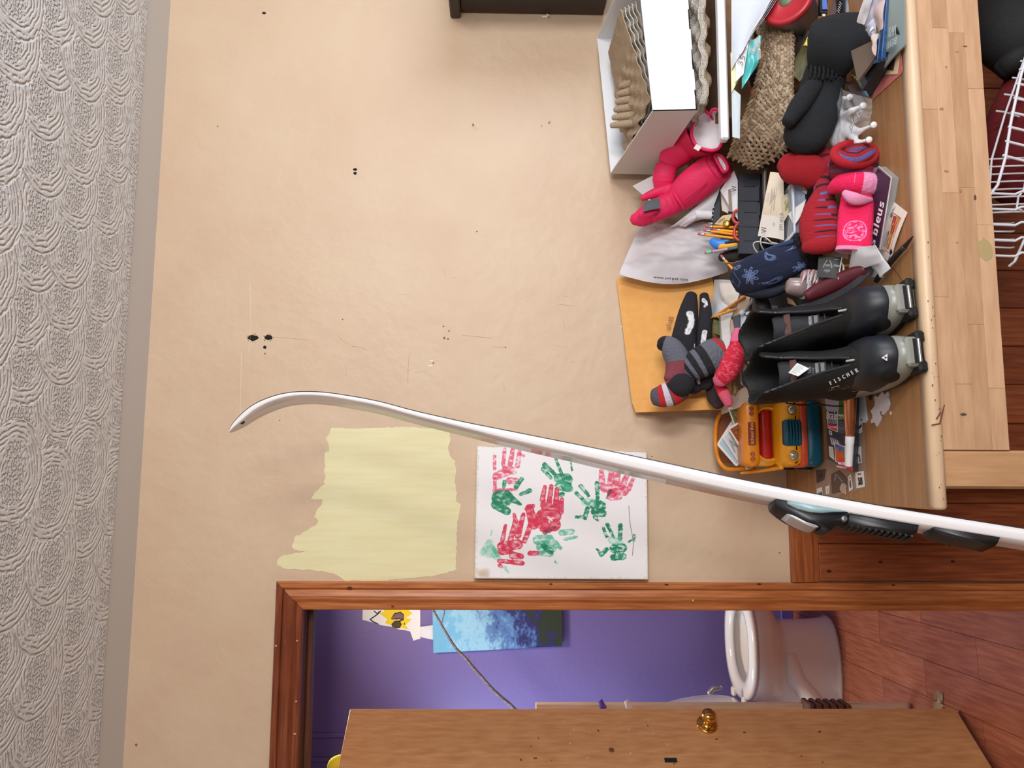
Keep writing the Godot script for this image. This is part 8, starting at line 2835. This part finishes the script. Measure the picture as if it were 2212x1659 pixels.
# ---------------------------------------------------------------- things lying at the left end of the desk
func left_front() -> void:
	# card game pack
	var i := im(300, 640, rgb(52, 58, 72))
	i.fill_rect(Rect2i(0, 0, 190, 130), rgb(168, 174, 196))
	i.fill_rect(Rect2i(150, 0, 150, 215), rgb(30, 112, 58))
	for k in 12: pcap(i, Vector2(150 + k * 13, 196 + rng.randf_range(-8, 10)), Vector2(160 + k * 12, 196), 3, 2, rgb(206, 220, 200))
	for k in 70: pcap(i, Vector2(rng.randf_range(0, 300), rng.randf_range(215, 330)), Vector2(rng.randf_range(0, 300), rng.randf_range(215, 330)), 1.4, 1, Color(rgb(130, 142, 160), 0.5))
	i.fill_rect(Rect2i(16, 132, 128, 190), rgb(214, 210, 218))
	i.fill_rect(Rect2i(24, 140, 112, 124), rgb(72, 56, 104))
	i.fill_rect(Rect2i(24, 264, 112, 50), rgb(206, 56, 60))
	i.fill_rect(Rect2i(30, 336, 40, 42), rgb(214, 214, 216))
	pline(i, [Vector2(38, 344), Vector2(38, 370), Vector2(58, 370), Vector2(58, 344), Vector2(40, 352), Vector2(56, 362)], 2.0, rgb(50, 50, 60))
	ppoly(i, [Vector2(40, 400), Vector2(120, 390), Vector2(170, 420), Vector2(150, 470), Vector2(60, 480)], rgb(96, 100, 106))
	for k in 4: pcap(i, Vector2(50 + k * 28, 410), Vector2(66 + k * 28, 460), 7, 9, rgb(206, 206, 204))
	ppoly(i, [Vector2(20, 500), Vector2(76, 492), Vector2(84, 620), Vector2(24, 600)], rgb(206, 214, 210))
	for k in 6: i.fill_rect(Rect2i(30, 520 + k * 13, 40, 3), rgb(130, 140, 140))
	i.fill_rect(Rect2i(96, 436, 126, 190), rgb(226, 222, 220))
	i.fill_rect(Rect2i(104, 444, 110, 96), rgb(70, 104, 166))
	ppoly(i, [Vector2(104, 520), Vector2(130, 474), Vector2(150, 520), Vector2(176, 500), Vector2(190, 480), Vector2(214, 530), Vector2(214, 618), Vector2(104, 618)], rgb(200, 96, 34))
	i.fill_rect(Rect2i(140, 566, 160, 74), rgb(222, 44, 74))
	var t := thing("card_game_pack", "shrink wrapped card game pack lying between the toy bus and the marker", "card game", Y(1815, 930, DESK))
	var m := M.new()
	var c := [Y(1782, 856, 0.757), Y(1846, 850, 0.757), Y(1842, 1018, 0.757), Y(1788, 992, 0.757)]
	hexa(m, c, Vector3(0, -0.0175, -0.012))
	put(m, "box", pic(i, 0.3), t)
	var wh := mt(rgb(240, 238, 240), 0.6)
	text("Brain", Y(1786, 897.5, 0.7572), Y(1810, 899.5, 0.7572), Vector3.UP, wh, t, 1.0)
	text("BUSTERS", Y(1787, 910, 0.7572), Y(1810, 911.5, 0.7572), Vector3.UP, mt(rgb(206, 200, 216), 0.6), t, 0.9, "Droid Sans", 400)
	text("CARD GAME", Y(1788.5, 922, 0.7572), Y(1808, 923, 0.7572), Vector3.UP, mt(rgb(240, 180, 170), 0.6), t, 0.9, "Droid Sans", 700)
	text("geography", Y(1809, 896, 0.7572), Y(1828, 897.5, 0.7572), Vector3.UP, wh, t, 0.9)
	text("over 150", Y(1811, 1000, 0.7572), Y(1825, 1002, 0.7572), Vector3.UP, wh, t, 1.1)
	text("fascinating questions", Y(1808, 1007, 0.7572), Y(1830, 1011, 0.7572), Vector3.UP, wh, t, 0.9, "Droid Sans", 400)
	m = M.new()
	var e := [Y(1789, 993, 0.748), Y(1843, 1019, 0.748), Y(1843, 1019, 0.741), Y(1789, 993, 0.741)]
	hexa(m, [Y(1814, 1007, 0.756), Y(1842, 1019, 0.756), Y(1842, 1019, 0.741), Y(1814, 1007, 0.741)], Vector3(-0.0008, 0, 0.0004))
	put(m, "red_flap", mt(rgb(216, 40, 70), 0.35), t)
	if e.is_empty(): pass
	# marker
	var mk := thing("marker", "copper coloured makeup tube with a white cap lying on the card pack", "tube", Y(1835, 930, 0.757))
	m = M.new()
	var a0 := Y(1836, 856, 0.770)
	var a1 := Y(1836, 942, 0.769)
	tube(m, [a0, a0.lerp(a1, 0.03), a0.lerp(a1, 0.5), a0.lerp(a1, 0.97), a1], [0.0135, 0.0138, 0.0122, 0.0092, 0.0085], 22, false)
	put(m, "tube", mt(rgb(206, 138, 98), 0.22, 0.9), mk)
	m = M.new()
	var a2 := Y(1833, 1007, 0.7675)
	tube(m, [a1, a1.lerp(a2, 0.02), a1.lerp(a2, 0.24), a1.lerp(a2, 0.26), a1.lerp(a2, 0.97), a2], [0.0086, 0.0094, 0.0094, 0.0087, 0.0078, 0.007], 20, false)
	put(m, "cap", mt(rgb(234, 238, 242), 0.3), mk)
	m = M.new()
	for k in 3:
		var p := Y(1828 + k * 8, 851, 0.772)
		tube(m, [p, p + Vector3(0.008, 0, -0.001)], 0.003, 8)
	put(m, "end_fins", mt(rgb(30, 30, 34), 0.5), mk)
	# jigsaw pieces
	var pz := mt(rgb(214, 208, 212), 0.75)
	var oa := desk_sheet("puzzle_piece", [[1906, 842], [1909, 850], [1913, 853], [1914, 848], [1919, 846], [1920, 853], [1917, 858], [1921, 873], [1917, 885], [1909, 896], [1904, 896], [1905, 889], [1900, 887], [1898, 893], [1903, 901], [1901, 908], [1893, 922], [1889, 912], [1881, 915], [1881, 906], [1884, 905], [1884, 895], [1880, 888], [1889, 877], [1890, 868], [1888, 860], [1891, 854], [1896, 858], [1902, 851]], DESK + 0.0032, 0.0028, pz)
	tag(oa, "big grey white jigsaw piece lying alone on the desk beside the nearer boot", "jigsaw piece", "jigsaw pieces on the desk")
	var ob := desk_sheet("puzzle_piece", [[1856, 848], [1866, 846], [1872, 908], [1868, 913], [1862, 914], [1863, 906], [1859, 903], [1855, 908], [1858, 913], [1850, 920], [1848, 898]], DESK + 0.0032, 0.0028, mt(rgb(206, 214, 226), 0.7))
	tag(ob, "pale blue white jigsaw piece partly under the copper makeup tube", "jigsaw piece", "jigsaw pieces on the desk")
	m = M.new()
	var w := [Y(1876, 846, DESK + 0.001), Y(1890, 842, DESK + 0.001), Y(1880, 866, DESK + 0.001), Y(1873, 852, DESK + 0.001)]
	paper(m, w, 0.0006, 0.0, 3)
	tag(put(m, "black_scrap", mt(rgb(44, 36, 34), 0.7)), "small dark triangular scrap beside the nearer boot's sole", "scrap")
	m = M.new()
	hexa(m, [Y(1922, 889, DESK + 0.002), Y(1924, 889, DESK + 0.002), Y(1924, 896, DESK + 0.002), Y(1922, 896, DESK + 0.002)], Vector3(0, -0.0015, 0))
	tag(put(m, "rice_grain", mt(rgb(226, 214, 190), 0.6)), "single pale grain on the desk below the big jigsaw piece", "grain")
	# clear sheet of picture stickers
	var ss := thing("sticker_sheet", "clear sheet with small black and white picture stickers at the desk's left end", "stickers", Y(1815, 1040, DESK))
	m = M.new()
	var q := [Y(1760, 1012, DESK + 0.0014), Y(1866, 930, DESK + 0.0014), Y(1872, 1054, DESK + 0.0014), Y(1766, 1084, DESK + 0.0014)]
	paper(m, q, 0.0004, 0.001, 8)
	put(m, "film", clear(rgb(206, 196, 186), 0.16, 0.3), ss)
	var st := [[[1848, 968], [1859, 964], [1861, 1000], [1846, 1003], 0], [[1847, 1020], [1865, 1017], [1868, 1052], [1850, 1055], 1], [[1762, 1016], [1784, 1013], [1780, 1036], [1764, 1044], 2], [[1764, 1056], [1775, 1052], [1777, 1068], [1764, 1076], 3], [[1783, 1051], [1791, 1049], [1791, 1067], [1784, 1068], 4], [[1848, 918], [1862, 908], [1862, 934], [1848, 940], 5], [[1832, 1030], [1838, 1024], [1842, 1056], [1834, 1062], 1]]
	for s in st:
		var g := im(60, 100, rgb(226, 222, 220) if s[4] != 2 else rgb(74, 56, 50))
		var bk := rgb(36, 32, 34)
		if s[4] == 1:
			for k in 22: pcap(g, Vector2(rng.randf_range(16, 46), rng.randf_range(36, 84)), Vector2(rng.randf_range(16, 46), rng.randf_range(36, 84)), 3, 2, bk)
			g.fill_rect(Rect2i(18, 12, 24, 8), bk)
		elif s[4] == 0:
			pline(g, [Vector2(14, 34), Vector2(44, 60), Vector2(46, 90)], 6, rgb(150, 110, 96))
			pline(g, [Vector2(12, 28), Vector2(48, 56), Vector2(52, 90)], 1.6, bk)
			g.fill_rect(Rect2i(20, 10, 16, 8), bk)
		elif s[4] == 2: pcap(g, Vector2(30, 50), Vector2(30, 56), 16, 16, rgb(40, 32, 30))
		elif s[4] == 3:
			for k in 4: pcap(g, Vector2(10 + k * 14, 60), Vector2(10 + k * 14, 90), 5, 6, bk)
		elif s[4] == 4: pline(g, [Vector2(44, 30), Vector2(22, 80)], 4, bk)
		else: pcap(g, Vector2(10, 60), Vector2(50, 40), 8, 10, bk)
		m = M.new()
		var c4 := []
		for k in 4: c4.append(Y(s[k][0], s[k][1], DESK + 0.0024))
		paper(m, c4, 0.0005, 0.0, 3)
		put(m, "sticker", pic(g, 0.5), ss)
	m = M.new()
	var jy := DESK + 0.003
	prism(m, outline_y([[1796, 1024], [1812, 1016], [1828, 1034], [1828, 1056], [1812, 1062], [1798, 1066], [1796, 1044]], jy), Transform3D(Basis(Vector3(0, 0, 1), Vector3(-1, 0, 0), Vector3(0, -1, 0)), Vector3(0, jy, 0)), 0.0006)
	put(m, "dark_sticker", mt(rgb(84, 64, 60), 0.4), ss)
	m = M.new()
	tube(m, [Y(1803, 1038, jy + 0.001), Y(1806, 1024, jy + 0.001), Y(1820, 1041, jy + 0.001)], 0.0007, 5)
	put(m, "white_line", mt(rgb(196, 196, 200), 0.5), ss)
	tag(desk_sheet("puzzle_piece", [[1814, 1052], [1818, 1044], [1824, 1044], [1828, 1050], [1826, 1056], [1826, 1068], [1818, 1064], [1814, 1058]], DESK + 0.0046, 0.0016, mt(rgb(190, 160, 140), 0.7)), "small tan jigsaw piece on the clear sticker sheet by the ski", "jigsaw piece", "jigsaw pieces on the desk")

# ---------------------------------------------------------------- under the desk
func under_desk() -> void:
	var wire := mt(rgb(226, 228, 236), 0.35)
	var t := thing("wire_basket", "white wire basket standing under the desk with red cloth inside", "basket", Z(2200, 400, 0.5) - Vector3(0, 0.25, 0))
	var z1 := 0.62
	var z0 := 0.50
	var add := func(q: Array, r: float) -> void:
		var m := M.new()
		var p := []
		for e in q: p.append(Z(e[0], e[1], e[2]))
		tube(m, p, r, 8)
		put(m, "wire", wire, t)
	add.call([[2250, 20, z0], [2205, 150, z0], [2170, 250, z0], [2142, 345, z0], [2138, 400, z0], [2140, 480, z0], [2146, 580, z0]], 0.0024)
	add.call([[2250, 10, z1], [2205, 165, z1], [2184, 262, z1], [2172, 340, z1], [2155, 400, z1], [2140, 420, z1]], 0.003)
	add.call([[2260, 220, z1 - 0.02], [2225, 330, z1 - 0.02], [2212, 410, z1 - 0.02], [2200, 425, z1 - 0.02], [2196, 450, z1 - 0.02], [2208, 455, z1 - 0.02]], 0.0022)
	add.call([[2240, 480, z0], [2212, 520, z0], [2192, 565, z0], [2180, 575, z0]], 0.003)
	for k in 4: add.call([[2205 - k * 17.5, 132 + k * 36, z0], [2222 - k * 17.5, 134 + k * 36, z0], [2300, 160 + k * 42, z0 - 0.1]], 0.0022)
	for k in 8: add.call([[2138, 344 + k * 16.5, z0], [2190, 342 + k * 16.5, z0], [2300, 338 + k * 17, z0]], 0.0021)
	for k in 5: add.call([[2140, 483 + k * 17, z0], [2182, 483 + k * 17.5, z0], [2190, 482 + k * 17.5, z0 - 0.02]], 0.0021)
	for k in 7: add.call([[2203 - k * 6, 150 + k * 31, z1], [2230, 154 + k * 33, z1], [2300, 170 + k * 36, z1]], 0.0027)
	for k in 5: add.call([[2143, 418 + k * 33.5, z1], [2192, 420 + k * 33.5, z1], [2206, 420 + k * 33.0 - 6, z1], [2300, 416 + k * 34, z1]], 0.0027)
	var m := M.new()
	soft(m, [[2200, 190, 0.40, 30, 0.05], [2190, 260, 0.42, 50, 0.06], [2190, 330, 0.42, 60, 0.06], [2200, 400, 0.42, 50, 0.05]], 0.006, 9.0)
	tag(put(m, "red_cloth", cloth(rgb(98, 7, 13), 0.9)), "dark red cloth lying in the white wire basket", "cloth")
	m = M.new()
	soft(m, [[2260, -60, 0.40, 90, 0.06], [2215, 20, 0.42, 96, 0.07], [2205, 80, 0.43, 80, 0.06], [2232, 150, 0.42, 40, 0.05]], 0.03, 6.0, 10, 44)
	soft(m, [[2150, 60, 0.34, 34, 0.05], [2180, 110, 0.36, 44, 0.05], [2230, 150, 0.38, 46, 0.05]], 0.025, 8.0, 10, 36)
	soft(m, [[2260, 110, 0.46, 26, 0.03], [2200, 130, 0.46, 24, 0.03], [2166, 152, 0.44, 16, 0.02]], 0.012, 10.0, 8, 28)
	tag(put(m, "black_jacket", cloth(rgb(16, 16, 19), 0.75)), "black crumpled jacket heaped under the desk above the wire basket", "jacket")

# ---------------------------------------------------------------- folders and leaflets at the far end of the desk front
func right_stack() -> void:
	var m := M.new()
	var py := DESK + 0.001
	tag(desk_sheet("pink_card", [[1946, 108], [1950, 152], [1946, 160], [1884, 216], [1892, 170]], py + 0.0006, 0.0006, mt(rgb(206, 118, 114), 0.75)), "salmon pink folded card lying lowest at the desk's front edge", "card")
	tag(desk_sheet("cream_card", [[1944, 112], [1938, 160], [1898, 162], [1926, 118]], py + 0.0022, 0.0008, mt(rgb(226, 206, 166), 0.75)), "cream bordered card with a dark window on the pink card", "card")
	m = M.new()
	prism(m, outline_y([[1935, 118], [1930, 152], [1910, 150], [1924, 128]], py + 0.003), Transform3D(Basis(Vector3(0, 0, 1), Vector3(-1, 0, 0), Vector3(0, -1, 0)), Vector3(0, py + 0.003, 0)), 0.0006)
	put(m, "dark_window", mt(rgb(66, 48, 54), 0.6), get_node("cream_card"))
	# grey booklet with upside-down white letters
	var bk := thing("grey_booklet", "grey green brochure with pale upside down capitals beside the blue folder", "brochure", Y(1930, 60, DESK))
	m = M.new()
	var c := [Y(1906, -30, 0.758), Y(1952, -30, 0.748), Y(1954, 98, 0.748), Y(1890, 178, 0.755)]
	sheet(m, func(u: float, v: float): return bil(c, u, v) + Vector3(0, 0.006 * sin(u * PI) * v, 0), 12, 16, 0.004)
	put(m, "cover", mt(rgb(146, 158, 154), 0.5), bk)
	var gl := mt(rgb(206, 216, 212), 0.6)
	text("BEHR", Y(1940, 86, 0.761), Y(1915, 101, 0.763), Vector3.UP, gl, bk, 1.2, "Droid Sans", 700, 0.003)
	text("WI", Y(1939, 63, 0.761), Y(1922, 70, 0.763), Vector3.UP, gl, bk, 1.2, "Droid Sans", 700, 0.003)
	m = M.new()
	var e := [Y(1954, 98, 0.744), Y(1930, 128, 0.742), Y(1905, 168, 0.742), Y(1878, 210, 0.742)]
	sheet(m, func(u: float, v: float):
		var f := u * 2.999
		var i := int(f)
		return e[i].lerp(e[i + 1], f - i) + Vector3(0.04, 0.012, -0.004) * v, 12, 4, 0.002)
	put(m, "dark_underside", mt(rgb(54, 52, 46), 0.5), bk)
	# dark notebook
	m = M.new()
	c = [Y(1850, 130, 0.79), Y(1900, 112, 0.775), Y(1893, 150, 0.772), Y(1862, 196, 0.782)]
	hexa(m, c, Vector3(0, -0.02, 0))
	tag(put(m, "dark_notebook", mt(rgb(36, 38, 46), 0.3)), "glossy dark notebook under the blue folder", "notebook")
	m = M.new()
	c = [Y(1838, 110, 0.80), Y(1892, 84, 0.79), Y(1892, 122, 0.785), Y(1852, 176, 0.795)]
	hexa(m, c, Vector3(0, -0.006, 0))
	tag(put(m, "brown_folder", mt(rgb(112, 96, 84), 0.55)), "grey brown folder beside the cuff of the black mitten", "folder")
	# blue folder: two strips of a clear sleeve
	var bf := thing("blue_folder", "bright blue plastic folder standing on its long edge", "folder", Y(1905, 60, DESK))
	var bl := mt(rgb(34, 112, 200), 0.22)
	for k in 2:
		m = M.new()
		c = [Y(1912 + k * 7, -30, 0.80), Y(1919 + k * 4, -30, 0.775), Y(1907 + k * 6, 132 - k * 2, 0.772), Y(1896 + k * 9, 132 - k * 3, 0.798)]
		sheet(m, func(u: float, v: float): return bil(c, u, v) + Vector3(0, 0.004 * sin(u * PI), 0), 8, 20, 0.0012)
		put(m, "sleeve", bl, bf)
	m = M.new()
	c = [Y(1888, 130, 0.79), Y(1912, 124, 0.78), Y(1912, 130, 0.774), Y(1886, 138, 0.784)]
	hexa(m, c, Vector3(0, -0.004, 0.002))
	put(m, "clear_corner", mt(rgb(90, 140, 190), 0.25), bf)
	# loose white papers
	var wh := mt(rgb(234, 238, 246), 0.8)
	var defs := [[[[1878, -30, 0.83], [1892, -30, 0.825], [1866, 54, 0.815], [1850, 46, 0.82]], "white sheet edge nearest the glossy black bag", rgb(234, 238, 246)], [[[1884, -30, 0.82], [1914, -30, 0.81], [1896, 40, 0.80], [1866, 60, 0.81]], "lilac white sheet curling between the white sheet and the blue folder", rgb(206, 206, 224)], [[[1866, 66, 0.812], [1894, 30, 0.805], [1892, 70, 0.80], [1880, 84, 0.802]], "folded pale blue white sheet below the lilac one", rgb(196, 206, 228)], [[[1890, 10, 0.81], [1912, -10, 0.805], [1909, 62, 0.80], [1894, 72, 0.80]], "mauve envelope flap against the blue folder", rgb(196, 176, 176)], [[[1883, 74, 0.80], [1898, 72, 0.797], [1894, 120, 0.793], [1884, 112, 0.796]], "cream rounded card tab below the mauve envelope", rgb(216, 200, 190)], [[[1876, 68, 0.808], [1888, 48, 0.806], [1890, 58, 0.803], [1878, 74, 0.805]], "narrow white paper strip in the folded sheets", rgb(226, 232, 240)]]
	for d in defs:
		m = M.new()
		var cc := []
		for q in d[0]: cc.append(Y(q[0], q[1], q[2]))
		paper(m, cc, 0.0006, 0.006, 10, 0.01, rng.randf() * 20.0)
		tag(put(m, "paper", mt(d[2], 0.8)), d[1], "paper", "loose papers by the blue folder")
	if wh == null: pass
